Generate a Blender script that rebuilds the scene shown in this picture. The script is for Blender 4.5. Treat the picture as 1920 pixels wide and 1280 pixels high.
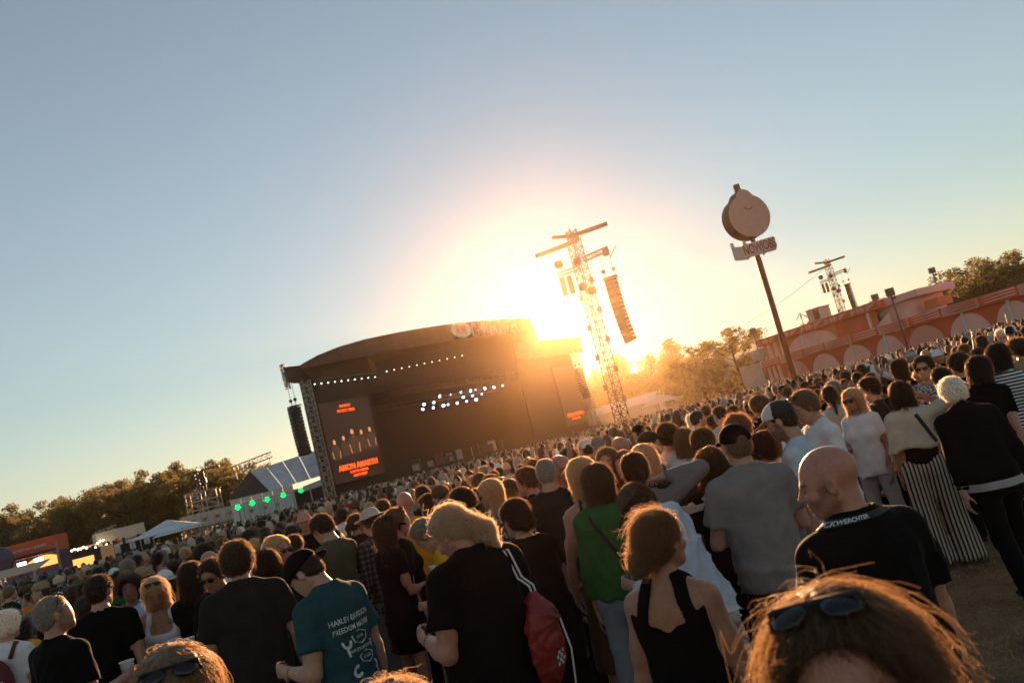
import bpy, math, random
import numpy as np
from mathutils import Matrix, Vector
from concurrent.futures import ThreadPoolExecutor

for _o in list(bpy.data.objects):
    bpy.data.objects.remove(_o, do_unlink=True)
SC = bpy.context.scene
COL = SC.collection
RAD = math.radians

# ------------------------------------------------------------------ camera
F_PX = 1500.0                      # focal length in pixels of a 1920 x 1280 frame
CAM_H = 2.07                        # held just over head height
PITCH, ROLL = RAD(7.25), RAD(-14.5)
cam_data = bpy.data.cameras.new('camera')
cam = bpy.data.objects.new('camera', cam_data)
COL.objects.link(cam)
CAM_R = Matrix.Rotation(RAD(90) + PITCH, 3, 'X') @ Matrix.Rotation(ROLL, 3, 'Z')
cam.matrix_world = Matrix.Translation((0, 0, CAM_H)) @ CAM_R.to_4x4()
cam_data.sensor_width = 36.0
cam_data.lens = F_PX / 1920 * 36.0
cam_data.clip_start = 0.05
cam_data.clip_end = 3000
cam_data.dof.use_dof = True
cam_data.dof.focus_distance = 5.0
cam_data.dof.aperture_fstop = 5.0
SC.camera = cam

# ------------------------------------------------------------------ light
def ray(u, v):
    """direction of the sight line through a point of the frame, one metre deep"""
    return CAM_R @ Vector(((u - 960) / F_PX, (640 - v) / F_PX, -1.0))
def at(u, v, depth):
    return Vector((0, 0, CAM_H)) + ray(u, v) * depth
SUN_DIR = ray(1031, 580).normalized()
SUN_EL = math.asin(SUN_DIR.z)
SUN_AZ = math.atan2(SUN_DIR.x, SUN_DIR.y)
world = bpy.data.worlds.new('World')
SC.world = world
world.use_nodes = True
wn, wl = world.node_tree.nodes, world.node_tree.links
wn.clear()
sky = wn.new('ShaderNodeTexSky')
sky.sky_type = 'NISHITA'
sky.sun_disc = False
sky.sun_elevation = SUN_EL
sky.sun_rotation = SUN_AZ
sky.altitude = 0
sky.air_density = 1.45
sky.dust_density = 0.01
sky.ozone_density = 3.2
hsv = wn.new('ShaderNodeHueSaturation')
hsv.inputs['Saturation'].default_value = 0.58
bg = wn.new('ShaderNodeBackground')
bg.inputs['Strength'].default_value = 0.052
wout = wn.new('ShaderNodeOutputWorld')
wl.new(sky.outputs[0], hsv.inputs['Color'])
tint = wn.new('ShaderNodeMix')
tint.data_type = 'RGBA'
tint.blend_type = 'MULTIPLY'
tint.inputs[0].default_value = 1.0
tint.inputs[7].default_value = (0.97, 1.0, 0.98, 1)
wl.new(hsv.outputs[0], tint.inputs[6])
wl.new(tint.outputs[2], bg.inputs['Color'])
wl.new(bg.outputs[0], wout.inputs['Surface'])

sun_data = bpy.data.lights.new('sun', 'SUN')
sun_data.energy = 5.0
sun_data.angle = RAD(0.53)
sun_data.color = (1.0, 0.53, 0.23)
sun = bpy.data.objects.new('sun', sun_data)
COL.objects.link(sun)
sun.rotation_euler = SUN_DIR.to_track_quat('Z', 'Y').to_euler()
sun.location = SUN_DIR * 200

HAZE_D, HAZE_G, HAZE_COL = 0.00015, 0.89, (0.90, 0.66, 0.42, 1)

vs = SC.view_settings
vs.view_transform = 'Standard'
vs.look = 'None'
vs.exposure = 1.58
vs.gamma = 1.0
vs.use_curve_mapping = False
SC.render.engine = 'CYCLES'
cy = SC.cycles
cy.use_denoising = True
cy.max_bounces = 6
cy.diffuse_bounces = 3
cy.glossy_bounces = 2
cy.transmission_bounces = 4
cy.volume_bounces = 1
cy.transparent_max_bounces = 8
cy.sample_clamp_indirect = 4.0
cy.use_adaptive_sampling = False
cy.caustics_reflective = False
cy.caustics_refractive = False

# ------------------------------------------------------------------ materials
MATS = {}
def new_mat(name):
    m = bpy.data.materials.new(name)
    m.use_nodes = True
    MATS[name] = m
    nt = m.node_tree
    return m, nt.nodes, nt.links, nt.nodes['Principled BSDF']
def node(n, kind, **kw):
    x = n.new(kind)
    for k, v in kw.items():
        x.inputs[k].default_value = v
    return x
def mixcol(n, l, a, b, fac, blend='MIX'):
    m = n.new('ShaderNodeMix')
    m.data_type = 'RGBA'
    m.blend_type = blend
    for sock, val in ((m.inputs[0], fac), (m.inputs[6], a), (m.inputs[7], b)):
        if hasattr(val, 'links') or hasattr(val, 'is_linked'):
            l.new(val, sock)
        elif isinstance(val, (int, float)):
            sock.default_value = val
        else:
            sock.default_value = (*val, 1.0)
    return m.outputs[2]
def ramp(n, l, src, stops):
    r = n.new('ShaderNodeValToRGB')
    e = r.color_ramp.elements
    while len(e) > 2:
        e.remove(e[-1])
    for i, (p, c) in enumerate(stops):
        el = e[i] if i < 2 else e.new(p)
        el.position = p
        el.color = (*c, 1.0) if not isinstance(c, (int, float)) else (c, c, c, 1.0)
    l.new(src, r.inputs[0])
    return r.outputs[0]
def noise_tex(n, l, scale, detail=4, coords='Object', rough=0.55):
    tc = n.new('ShaderNodeTexCoord')
    t = node(n, 'ShaderNodeTexNoise', Scale=scale, Detail=detail, Roughness=rough)
    l.new(tc.outputs[coords], t.inputs['Vector'])
    return t.outputs[0]
def bump(n, l, b, src, strength, dist):
    k = node(n, 'ShaderNodeBump', Strength=strength, Distance=dist)
    l.new(src, k.inputs['Height'])
    l.new(k.outputs[0], b.inputs['Normal'])
def simple(name, col, rough=0.7, metal=0.0, var=0.15, scale=3.0, bmp=0.0, emit=None, estr=0.0):
    """plain painted surface with a little mottling"""
    m, n, l, b = new_mat(name)
    nz = noise_tex(n, l, scale)
    c = tuple(col)
    lo = tuple(x * (1 - var) for x in c)
    hi = tuple(min(1, x * (1 + var)) for x in c)
    l.new(ramp(n, l, nz, [(0.3, lo), (0.7, hi)]), b.inputs['Base Color'])
    b.inputs['Roughness'].default_value = rough
    b.inputs['Metallic'].default_value = metal
    if bmp:
        bump(n, l, b, nz, 0.5, bmp)
    if emit:
        b.inputs['Emission Color'].default_value = (*emit, 1)
        b.inputs['Emission Strength'].default_value = estr
    return m

# colour carried by the object itself (skin, cloth and hair differ from person to person)
def obj_color(n):
    return n.new('ShaderNodeObjectInfo').outputs['Color']
def make_people_mats():
    m, n, l, b = new_mat('skin')
    at_ = n.new('ShaderNodeAttribute'); at_.attribute_name = 'tint'
    nz = noise_tex(n, l, 28, 3)
    base = mixcol(n, l, obj_color(n), at_.outputs['Color'], 1.0, 'MULTIPLY')
    c = mixcol(n, l, base, ramp(n, l, nz, [(0.3, (0.80, 0.70, 0.68)), (0.7, (1.05, 1, 1))]), 0.8, 'MULTIPLY')
    l.new(mixcol(n, l, c, ramp(n, l, noise_tex(n, l, 420, 2), [(0.42, (0.72, 0.62, 0.58)), (0.55, (1, 1, 1))]), 0.6, 'MULTIPLY'), b.inputs['Base Color'])
    b.inputs['Roughness'].default_value = 0.46
    b.inputs['Subsurface Weight'].default_value = 0.08
    b.inputs['Subsurface Radius'].default_value = (0.02, 0.008, 0.004)
    b.inputs['Sheen Weight'].default_value = 0.4; b.inputs['Sheen Roughness'].default_value = 0.35
    fine = noise_tex(n, l, 260, 2)
    bump(n, l, b, fine, 0.5, 0.0025)
    m, n, l, b = new_mat('cloth')
    nz = noise_tex(n, l, 9, 5)
    l.new(mixcol(n, l, obj_color(n), ramp(n, l, nz, [(0.25, (0.72, 0.72, 0.72)), (0.75, (1.1, 1.1, 1.1))]), 0.8, 'MULTIPLY'), b.inputs['Base Color'])
    b.inputs['Roughness'].default_value = 0.92
    b.inputs['Specular IOR Level'].default_value = 0.08
    b.inputs['Sheen Weight'].default_value = 0.08; b.inputs['Sheen Roughness'].default_value = 0.3
    tc = n.new('ShaderNodeTexCoord')
    rd = node(n, 'ShaderNodeTexNoise', Scale=6.5, Detail=3.0, Roughness=0.5, Distortion=0.8)
    rd.noise_type = 'RIDGED_MULTIFRACTAL'
    l.new(tc.outputs['Object'], rd.inputs['Vector'])
    bump(n, l, b, rd.outputs[0], 0.45, 0.022)
    for nm, dirn in (('stripe_cloth', 'Z'), ('vertical_stripe_cloth', 'X')):
        m, n, l, b = new_mat(nm)
        tc = n.new('ShaderNodeTexCoord')
        w = n.new('ShaderNodeTexWave'); w.wave_type = 'BANDS'; w.bands_direction = dirn
        w.inputs['Scale'].default_value = 10.0 if dirn == 'Z' else 9.0
        w.inputs['Distortion'].default_value = 0.7
        l.new(tc.outputs['Object'], w.inputs['Vector'])
        l.new(mixcol(n, l, (0.02, 0.017, 0.015), obj_color(n), ramp(n, l, w.outputs[0], [(0.42, 0.0), (0.52, 1.0)])), b.inputs['Base Color'])
        b.inputs['Roughness'].default_value = 0.9
        bump(n, l, b, noise_tex(n, l, 18, 5), 0.4, 0.012)
    m, n, l, b = new_mat('plaid_cloth')
    tc = n.new('ShaderNodeTexCoord')
    ws = []
    for dirn, sc_ in (('Z', 6.0), ('X', 7.0)):
        w = n.new('ShaderNodeTexWave'); w.wave_type = 'BANDS'; w.bands_direction = dirn
        w.inputs['Scale'].default_value = sc_
        l.new(tc.outputs['Object'], w.inputs['Vector'])
        ws.append(ramp(n, l, w.outputs[0], [(0.55, 0.25), (0.62, 1.0)]))
    c = mixcol(n, l, obj_color(n), ws[0], 0.8, 'MULTIPLY')
    l.new(mixcol(n, l, c, ws[1], 0.8, 'MULTIPLY'), b.inputs['Base Color'])
    b.inputs['Roughness'].default_value = 0.9
    m, n, l, b = new_mat('dot_cloth')
    tc = n.new('ShaderNodeTexCoord')
    vo = n.new('ShaderNodeTexVoronoi'); vo.inputs['Scale'].default_value = 38; vo.inputs['Randomness'].default_value = 0.3
    l.new(tc.outputs['Object'], vo.inputs['Vector'])
    l.new(mixcol(n, l, (0.7, 0.68, 0.66), obj_color(n), ramp(n, l, vo.outputs['Distance'], [(0.28, 0.0), (0.36, 1.0)])), b.inputs['Base Color'])
    b.inputs['Roughness'].default_value = 0.9
    m, n, l, b = new_mat('print_cloth')
    nz = noise_tex(n, l, 45, 2)
    l.new(mixcol(n, l, (0.04, 0.04, 0.05), obj_color(n), ramp(n, l, nz, [(0.47, 0.0), (0.53, 1.0)])), b.inputs['Base Color'])
    b.inputs['Roughness'].default_value = 0.9
    # hair: solid under-layer and single strands
    m, n, l, b = new_mat('hair')
    l.new(mixcol(n, l, obj_color(n), ramp(n, l, noise_tex(n, l, 60, 4), [(0.3, (0.5, 0.48, 0.45)), (0.7, (1.25, 1.2, 1.1))]), 0.9, 'MULTIPLY'), b.inputs['Base Color'])
    b.inputs['Roughness'].default_value = 0.5
    b.inputs['Specular IOR Level'].default_value = 0.3
    bump(n, l, b, noise_tex(n, l, 140, 3), 0.6, 0.004)
    b.inputs['Sheen Weight'].default_value = 0.9; b.inputs['Sheen Roughness'].default_value = 0.3
    m, n, l, b = new_mat('strand')
    tr = n.new('ShaderNodeBsdfTranslucent')
    hs = node(n, 'ShaderNodeHueSaturation', Value=3.6, Saturation=0.9)
    l.new(obj_color(n), hs.inputs['Color'])
    l.new(mixcol(n, l, hs.outputs[0], (0.85, 0.52, 0.26), 0.35), tr.inputs['Color'])  # golden backlit rim glow mixed into the colour of every strand
    l.new(obj_color(n), b.inputs['Base Color'])
    b.inputs['Roughness'].default_value = 0.35
    mx = n.new('ShaderNodeMixShader'); mx.inputs[0].default_value = 0.6
    l.new(b.outputs[0], mx.inputs[1]); l.new(tr.outputs[0], mx.inputs[2])
    l.new(mx.outputs[0], n['Material Output'].inputs['Surface'])
    # far people: all colours in one attribute
    m, n, l, b = new_mat('crowd')
    at_ = n.new('ShaderNodeAttribute'); at_.attribute_name = 'tint'
    l.new(at_.outputs['Color'], b.inputs['Base Color'])
    b.inputs['Roughness'].default_value = 0.8
    b.inputs['Sheen Weight'].default_value = 1.0; b.inputs['Sheen Tint'].default_value = (1.0, 0.85, 0.7, 1); b.inputs['Sheen Roughness'].default_value = 0.3  # warm sheen tint put in for the golden rim light on far people
    b.inputs['Specular IOR Level'].default_value = 0.3
    m, n, l, b = new_mat('glass_plastic')
    b.inputs['Base Color'].default_value = (0.9, 0.9, 0.9, 1)
    b.inputs['Roughness'].default_value = 0.25
    b.inputs['Alpha'].default_value = 0.45
    simple('beer', (0.75, 0.32, 0.03), 0.15, var=0.1)
    simple('foam', (0.8, 0.74, 0.62), 0.8)
    simple('lens', (0.008, 0.007, 0.007), 0.08, var=0.0)
    simple('shoe', (0.02, 0.019, 0.018), 0.6)
    simple('rubber', (0.35, 0.33, 0.3), 0.7)
    simple('print_white', (0.62, 0.66, 0.66), 0.9, var=0.25, scale=40)
    simple('band_black', (0.012, 0.012, 0.013), 0.7)
    simple('wrist_band', (0.25, 0.42, 0.5), 0.6)
    simple('steel', (0.45, 0.43, 0.4), 0.35, 0.8)
make_people_mats()

# ------------------------------------------------------------------ objects
def tag(o, label=None, cat=None, group=None, kind=None):
    if label: o['label'] = label
    if cat: o['category'] = cat
    if group: o['group'] = group
    if kind: o['kind'] = kind
    return o
def empty(name, loc=(0, 0, 0), rz=0.0):
    o = bpy.data.objects.new(name, None)
    o.empty_display_size = 0.2
    o.location = loc
    o.rotation_euler = (0, 0, rz)
    COL.objects.link(o)
    return o
def link(name, me, mat=None, parent=None, color=None):
    o = bpy.data.objects.new(name, me)
    COL.objects.link(o)
    if mat and not me.materials:
        me.materials.append(MATS[mat] if isinstance(mat, str) else mat)
    if parent is not None:
        o.parent = parent
    if color is not None:
        o.color = (*color, 1.0)
    return o
def mesh_np(name, V, F, smooth=True, tint=None):
    """mesh from an array of vertices and an array of faces (all of one size)"""
    me = bpy.data.meshes.new(name)
    V = np.asarray(V, np.float32); F = np.asarray(F, np.int32)
    nf, k = F.shape
    me.vertices.add(len(V)); me.vertices.foreach_set('co', V.ravel())
    me.loops.add(nf * k); me.loops.foreach_set('vertex_index', F.ravel())
    me.polygons.add(nf)
    me.polygons.foreach_set('loop_start', np.arange(0, nf * k, k, dtype=np.int32))
    if smooth:
        me.polygons.foreach_set('use_smooth', np.ones(nf, bool))
    me.update(calc_edges=True)
    if tint is not None:
        a = me.color_attributes.new('tint', 'FLOAT_COLOR', 'POINT')
        c = np.ones((len(V), 4), np.float32); c[:, :3] = tint
        a.data.foreach_set('color', c.ravel())
    return me

class MB:
    """collects boxes, bars, tubes and sheets that together are ONE part"""
    def __init__(s): s.v, s.f = [], []
    def add(s, v, f):
        o = len(s.v)
        s.v += [tuple(p) for p in v]
        s.f += [tuple(i + o for i in q) for q in f]
        return s
    def box(s, c, size, M=None):
        hx, hy, hz = size[0] / 2, size[1] / 2, size[2] / 2
        P = [Vector((x, y, z)) for x in (-hx, hx) for y in (-hy, hy) for z in (-hz, hz)]
        if M is not None: P = [M @ p for p in P]
        c = Vector(c)
        return s.add([p + c for p in P], [(0, 1, 3, 2), (4, 6, 7, 5), (0, 4, 5, 1), (2, 3, 7, 6), (0, 2, 6, 4), (1, 5, 7, 3)])
    def bar(s, a, b, w, h=None, up=(0, 0, 1)):
        """square bar from a to b"""
        h = h or w
        a, b = Vector(a), Vector(b)
        d = (b - a).normalized()
        u = Vector(up)
        if abs(d.dot(u)) > 0.97: u = Vector((0, 1, 0))
        x = d.cross(u).normalized() * w / 2
        y = x.cross(d).normalized() * h / 2
        P = [a - x - y, a + x - y, a + x + y, a - x + y, b - x - y, b + x - y, b + x + y, b - x + y]
        return s.add(P, [(0, 3, 2, 1), (4, 5, 6, 7), (0, 1, 5, 4), (1, 2, 6, 5), (2, 3, 7, 6), (3, 0, 4, 7)])
    def tube(s, pts, r, n=8, cap=True):
        pts = [Vector(p) for p in pts]
        rs = r if isinstance(r, (list, tuple)) else [r] * len(pts)
        rings = []
        prev = None
        for i, p in enumerate(pts):
            d = (pts[min(i + 1, len(pts) - 1)] - pts[max(i - 1, 0)]).normalized()
            if prev is None:
                u = Vector((0, 0, 1)) if abs(d.z) < 0.9 else Vector((1, 0, 0))
                x = d.cross(u).normalized()
            else:
                x = (prev - d * prev.dot(d)).normalized()
            prev = x
            y = d.cross(x)
            rings.append([p + (x * math.cos(t) + y * math.sin(t)) * rs[i] for t in [2 * math.pi * k / n for k in range(n)]])
        V = [q for R in rings for q in R]
        Fs = []
        for i in range(len(rings) - 1):
            for k in range(n):
                a, b = i * n + k, i * n + (k + 1) % n
                Fs.append((a, b, b + n, a + n))
        if cap:
            Fs.append(tuple(range(n))[::-1])
            Fs.append(tuple(range((len(rings) - 1) * n, len(rings) * n)))
        return s.add(V, Fs)
    def lathe(s, prof, n=16, c=(0, 0, 0), M=None):
        V, Fs = [], []
        for r, z in prof:
            for k in range(n):
                t = 2 * math.pi * k / n
                p = Vector((r * math.cos(t), r * math.sin(t), z))
                if M is not None: p = M @ p
                V.append(p + Vector(c))
        for i in range(len(prof) - 1):
            for k in range(n):
                a, b = i * n + k, i * n + (k + 1) % n
                Fs.append((a, b, b + n, a + n))
        return s.add(V, Fs)
    def prism(s, outline, depth):
        """closed outline (list of Vectors) pushed along the vector depth"""
        n = len(outline)
        P = [Vector(p) for p in outline] + [Vector(p) + Vector(depth) for p in outline]
        Fs = [tuple(range(n))[::-1], tuple(range(n, 2 * n))]
        for i in range(n):
            j = (i + 1) % n
            Fs.append((i, j, j + n, i + n))
        return s.add(P, Fs)
    def build(s, name, mat, parent=None, smooth=False, color=None):
        me = bpy.data.meshes.new(name)
        me.from_pydata([tuple(p) for p in s.v], [], s.f)
        if smooth:
            me.polygons.foreach_set('use_smooth', np.ones(len(me.polygons), bool))
        me.update()
        return link(name, me, mat, parent, color)

def text_mesh(body, size=1.0, extrude=0.0, bevel=0.0, spacing=1.0, bold=0.0):
    """flat letters as mesh data, centred on the origin in the xy plane"""
    cu = bpy.data.curves.new('letters', 'FONT')
    cu.body = body; cu.size = size; cu.extrude = extrude; cu.bevel_depth = bevel
    cu.align_x = 'CENTER'; cu.align_y = 'CENTER'; cu.space_character = spacing; cu.offset = bold
    cu.resolution_u = 3
    o = bpy.data.objects.new('letters', cu)
    COL.objects.link(o)
    dg = bpy.context.evaluated_depsgraph_get()
    me = bpy.data.meshes.new_from_object(o.evaluated_get(dg))
    bpy.data.objects.remove(o, do_unlink=True)
    return me

# ------------------------------------------------------------------ ground and air
def make_ground():
    m, n, l, b = new_mat('dry_ground')
    big = noise_tex(n, l, 0.35, 5)
    mid = noise_tex(n, l, 3.0, 6, rough=0.65)
    fin = noise_tex(n, l, 45.0, 6, rough=0.7)
    c = ramp(n, l, mid, [(0.3, (0.20, 0.105, 0.048)), (0.5, (0.33, 0.19, 0.09)), (0.72, (0.43, 0.275, 0.135))])
    c = mixcol(n, l, c, ramp(n, l, fin, [(0.35, (0.35, 0.33, 0.30)), (0.65, (1.2, 1.15, 1.0))]), 0.85, 'MULTIPLY')
    c = mixcol(n, l, c, ramp(n, l, big, [(0.4, (0.6, 0.58, 0.55)), (0.65, (1.05, 1.05, 1.0))]), 0.6, 'MULTIPLY')
    l.new(c, b.inputs['Base Color'])
    b.inputs['Roughness'].default_value = 0.95
    bump(n, l, b, fin, 0.9, 0.02)
    # a sheet that is finely uneven near the camera and runs on to the horizon
    xs = np.concatenate([np.linspace(-430, -12, 24), np.linspace(-11, 11, 67), np.linspace(12, 430, 24)])
    ys = np.concatenate([np.linspace(-90, -2, 10), np.linspace(-1, 16, 52), np.linspace(17, 520, 40)])
    X, Y = np.meshgrid(xs, ys, indexing='ij')
    Z = 0.012 * (np.sin(X * 2.1 + np.sin(Y * 1.3)) + np.sin(Y * 2.7 + X)) * (np.abs(X) < 11.5) * (np.abs(Y - 7) < 9.5) - 0.01
    V = np.stack([X, Y, Z], -1).reshape(-1, 3)
    ny = len(ys)
    i = (np.arange(len(xs) - 1)[:, None] * ny + np.arange(ny - 1)[None]).ravel()
    me = mesh_np('ground', V, np.stack([i, i + ny, i + ny + 1, i + 1], 1))
    tag(link('ground', me, m), 'dry trampled brown festival field', kind='structure')
    # dry grass blades where the ground lies open
    m, n, l, b = new_mat('dry_blade')
    l.new(ramp(n, l, noise_tex(n, l, 6.0, 3), [(0.3, (0.22, 0.14, 0.06)), (0.7, (0.48, 0.33, 0.15))]), b.inputs['Base Color'])
    b.inputs['Roughness'].default_value = 0.8
    rng = np.random.default_rng(5)
    N = 26000
    p = np.stack([rng.uniform(0.2, 6.5, N), rng.uniform(2.2, 9.5, N)], 1)
    k = rng.random(N) < 0.18
    p[k] = np.stack([rng.uniform(-4, 1, k.sum()), rng.uniform(2.2, 8, k.sum())], 1)
    a = rng.uniform(0, 2 * np.pi, N); hgt = rng.uniform(0.008, 0.035, N); w = rng.uniform(0.002, 0.005, N)
    tl = rng.normal(0, 0.03, (N, 2))
    d = np.stack([np.cos(a), np.sin(a)], 1) * w[:, None]
    zz = np.full(N, -0.012)
    V = np.stack([np.c_[p - d, zz], np.c_[p + d, zz], np.c_[p + tl, hgt]], 1).reshape(-1, 3)
    me = mesh_np('grass', V, np.arange(3 * N).reshape(-1, 3), False)
    tag(link('grass', me, m), 'short dry straw-coloured grass on the trodden ground', 'grass', kind='stuff')
make_ground()

# ------------------------------------------------------------------ trees
def leaf_mat(name, a, b_):
    m, n, l, b = new_mat(name)
    nz = noise_tex(n, l, 0.7, 4)
    col = ramp(n, l, nz, [(0.3, a), (0.7, b_)])
    l.new(col, b.inputs['Base Color'])
    b.inputs['Roughness'].default_value = 0.7
    tr = n.new('ShaderNodeBsdfTranslucent')
    l.new(mixcol(n, l, col, (1.0, 0.85, 0.35), 0.35, 'MIX'), tr.inputs['Color'])
    mx = n.new('ShaderNodeMixShader'); mx.inputs[0].default_value = 0.28
    l.new(b.outputs[0], mx.inputs[1]); l.new(tr.outputs[0], mx.inputs[2])
    l.new(mx.outputs[0], n['Material Output'].inputs['Surface'])
leaf_mat('leaf_dark', (0.030, 0.036, 0.012), (0.075, 0.075, 0.022))
leaf_mat('leaf_olive', (0.045, 0.045, 0.014), (0.11, 0.095, 0.028))
simple('bark', (0.055, 0.038, 0.026), 0.9, var=0.3)
def tree_meshes(seed, kind):
    """trunk with limbs, and a crown of leaf-sized faces in clumps; one unit of height"""
    rng = np.random.default_rng(seed)
    tb = MB()
    tall = kind == 'poplar'
    clumps = []
    top = 0.95
    tb.tube([(0, 0, -0.01), (0.006, 0.004, 0.3), (rng.normal(0, .01), rng.normal(0, .01), 0.65), (0, 0, top)], [0.022, 0.017, 0.010, 0.003], 6)
    nl = 22 if tall else 17
    for i in range(nl):
        z = (0.14 + 0.80 * (i / nl)) if tall else (0.10 + 0.70 * (i / nl))
        a = i * 2.4 + rng.normal(0, 0.4)
        if tall: r = 0.15 * math.sin(math.pi * min(1, (z + 0.12))) * rng.uniform(0.5, 1.25) + 0.02
        else: r = (0.34 * math.sin(math.pi * (0.15 + 0.80 * (z - 0.1) / 0.9)) + 0.03) * rng.uniform(0.6, 1.2)
        up = r * (1.3 if tall else rng.uniform(0.25, 0.75))
        e = (r * math.cos(a), r * math.sin(a), min(0.97, z + up))
        tb.tube([(0, 0, z - 0.05), (e[0] * .5, e[1] * .5, z + up * .35), e], [0.008, 0.005, 0.002], 4, False)
        clumps.append((e, (0.055 if tall else 0.10) * rng.uniform(0.7, 1.3)))
        if rng.random() < 0.8:
            clumps.append(((e[0] * .55, e[1] * .55, z + up * .5), (0.05 if tall else 0.095) * rng.uniform(0.6, 1.2)))
    clumps.append(((0, 0, 0.96), 0.045 if tall else 0.075))
    P = []
    for (c, r) in clumps:
        n = int((110 if tall else 190) * (r / 0.08) ** 1.2) + 30
        d = rng.normal(size=(n, 3)); d /= np.linalg.norm(d, axis=1, keepdims=True)
        rad = r * rng.uniform(0.25, 1.15, n) ** 0.7
        P.append(np.asarray(c) + d * rad[:, None] * A([1, 1, 1.25 if tall else 0.85]))
    P = np.concatenate(P)
    n = len(P)
    s = rng.uniform(0.009, 0.020, n)[:, None] * (0.85 if tall else 1.0)
    u = rng.normal(size=(n, 3)); u /= np.linalg.norm(u, axis=1, keepdims=True)
    v = np.cross(u, rng.normal(size=(n, 3))); v /= np.linalg.norm(v, axis=1, keepdims=True)
    V = np.stack([P - u * s, P + v * s * .55, P + u * s, P - v * s * .55], 1).reshape(-1, 3)
    cm = mesh_np('crown', V, np.arange(4 * n).reshape(-1, 4), False)
    cm.materials.append(MATS['leaf_dark' if seed % 2 else 'leaf_olive'])
    tm = bpy.data.meshes.new('trunk')
    tm.from_pydata([tuple(p) for p in tb.v], [], tb.f)
    tm.materials.append(MATS['bark'])
    return tm, cm
A = np.array
TREES = {'poplar': [tree_meshes(s, 'poplar') for s in (11, 12, 13)], 'round': [tree_meshes(s, 'round') for s in (21, 22, 23, 24, 25)]}
_trng = random.Random(3)
def tree(u, depth, h, kind, label, group, wide=1.0):
    tm, cm = _trng.choice(TREES[kind])
    g = at(u, 640, 1.0) - Vector((0, 0, CAM_H))
    g = Vector((ray(u, hor(u)).x, ray(u, hor(u)).y, 0)) * depth
    r = empty('tree', (g.x, g.y, 0), _trng.uniform(0, 6.28))
    r.scale = (h * wide, h * wide, h)
    tag(r, label, 'tree', group)
    link('trunk', tm, None, r)
    link('crown', cm, None, r)
    return r
def hor(u): return 920 - 0.2595 * (u - 640)         # the horizon crosses the tilted frame here
def nth(i): return ['first', 'second', 'third', 'fourth', 'fifth', 'sixth', 'seventh', 'eighth', 'ninth', 'tenth', 'eleventh', 'twelfth', 'thirteenth', 'fourteenth', 'fifteenth', 'sixteenth', 'seventeenth', 'eighteenth', 'nineteenth', 'twentieth'][i] if i < 20 else '%dth' % (i + 1)
def tree_row(us, depth, h, kinds, phrase, group, wide=1.0, jit=0.15):
    for i, u in enumerate(us):
        k = kinds[i % len(kinds)]
        tree(u + _trng.uniform(-6, 6), depth * _trng.uniform(0.95, 1.06), h * _trng.uniform(1 - jit, 1 + jit), k,
             phrase % nth(i), group, wide * _trng.uniform(0.9, 1.15))
tree_row([-40, -8, 24, 58, 88, 120, 150, 184, 215, 246, 278, 308, 340, 374, 404, 432, 456], 138, 11.6, ['round', 'round', 'poplar', 'round'], 'dark leafy tree beyond the food stalls, %s from the left', 'trees left of the stage', 1.25)
tree_row([-25, 40, 72, 135, 200, 232, 262, 292, 325, 358, 390, 420, 448], 165, 14.2, ['poplar', 'round', 'round'], 'taller tree rising behind the left tree row, %s from the left', 'tall trees left of the stage', 1.15, 0.2)
tree_row([1096, 1112, 1130, 1148, 1170, 1190, 1210, 1230, 1252, 1275, 1298, 1318, 1342, 1364, 1388, 1408], 235, 14.0, ['round', 'poplar', 'round', 'round'], 'sunlit hazy tree between stage and pavilion, %s from the stage', 'trees right of the stage', 1.5)
tree_row([1105, 1140, 1162, 1185, 1222, 1240, 1262, 1290, 1312, 1335, 1356, 1378, 1400, 1422], 285, 21.0, ['poplar'], 'slender tall tree behind the hazy row, %s from the stage', 'slender trees right of the stage', 1.5, 0.22)
tree(1322, 150, 11.5, 'round', 'broad dark round tree standing right of the white marquee', 'dark round trees by the pavilion', 1.5)
tree(1293, 155, 9.5, 'round', 'low dark tree leaning against the broad round one', 'dark round trees by the pavilion', 1.4)
tree(1392, 140, 12.5, 'round', 'big round olive tree beside the end of the pavilion', 'dark round trees by the pavilion', 1.3)
tree_row([1440, 1470, 1500, 1540, 1585, 1625, 1655], 210, 13.0, ['poplar', 'round'], 'treetop peeking over the pavilion roof, %s from its left end', 'treetops behind the pavilion', 1.3)
tree_row([1680, 1702, 1726, 1750, 1776, 1800, 1826, 1850, 1876, 1902, 1930, 1960], 150, 10.8, ['round', 'round', 'poplar'], 'dense golden-edged tree behind the low pavilion wing, %s from the left', 'trees behind the pavilion wing', 1.35, 0.12)
tree_row([1860, 1885, 1910, 1940], 140, 12.6, ['round'], 'tall dark tree at the far end of the wing, %s from the left', 'tall trees at the wing end', 1.3, 0.06)

# ------------------------------------------------------------------ trusses and loudspeakers
simple('stage_black', (0.030, 0.026, 0.024), 0.8)
simple('fascia_cloth', (0.075, 0.060, 0.054), 0.9, var=0.12, scale=0.4)
simple('truss_metal', (0.32, 0.29, 0.25), 0.45, 0.5)
simple('dark_metal', (0.06, 0.05, 0.045), 0.5, 0.3)
simple('cabinet_black', (0.030, 0.028, 0.027), 0.6)
simple('white_pvc', (0.62, 0.62, 0.62), 0.6, var=0.08, scale=0.6)
simple('cream_panel', (0.55, 0.47, 0.40), 0.7, var=0.1, scale=0.6)
simple('lamp_white', (0.8, 0.8, 0.8), 0.4, emit=(1.0, 0.93, 0.85), estr=2.2)
simple('lamp_blue', (0.8, 0.8, 0.9), 0.4, emit=(0.62, 0.66, 1.0), estr=5)
simple('screen_red', (0.5, 0.05, 0.01), 0.5, emit=(1.0, 0.075, 0.008), estr=.85)
simple('arrow_green', (0.0, 0.4, 0.05), 0.5, emit=(0.0, 1.0, 0.10), estr=.9)
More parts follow.
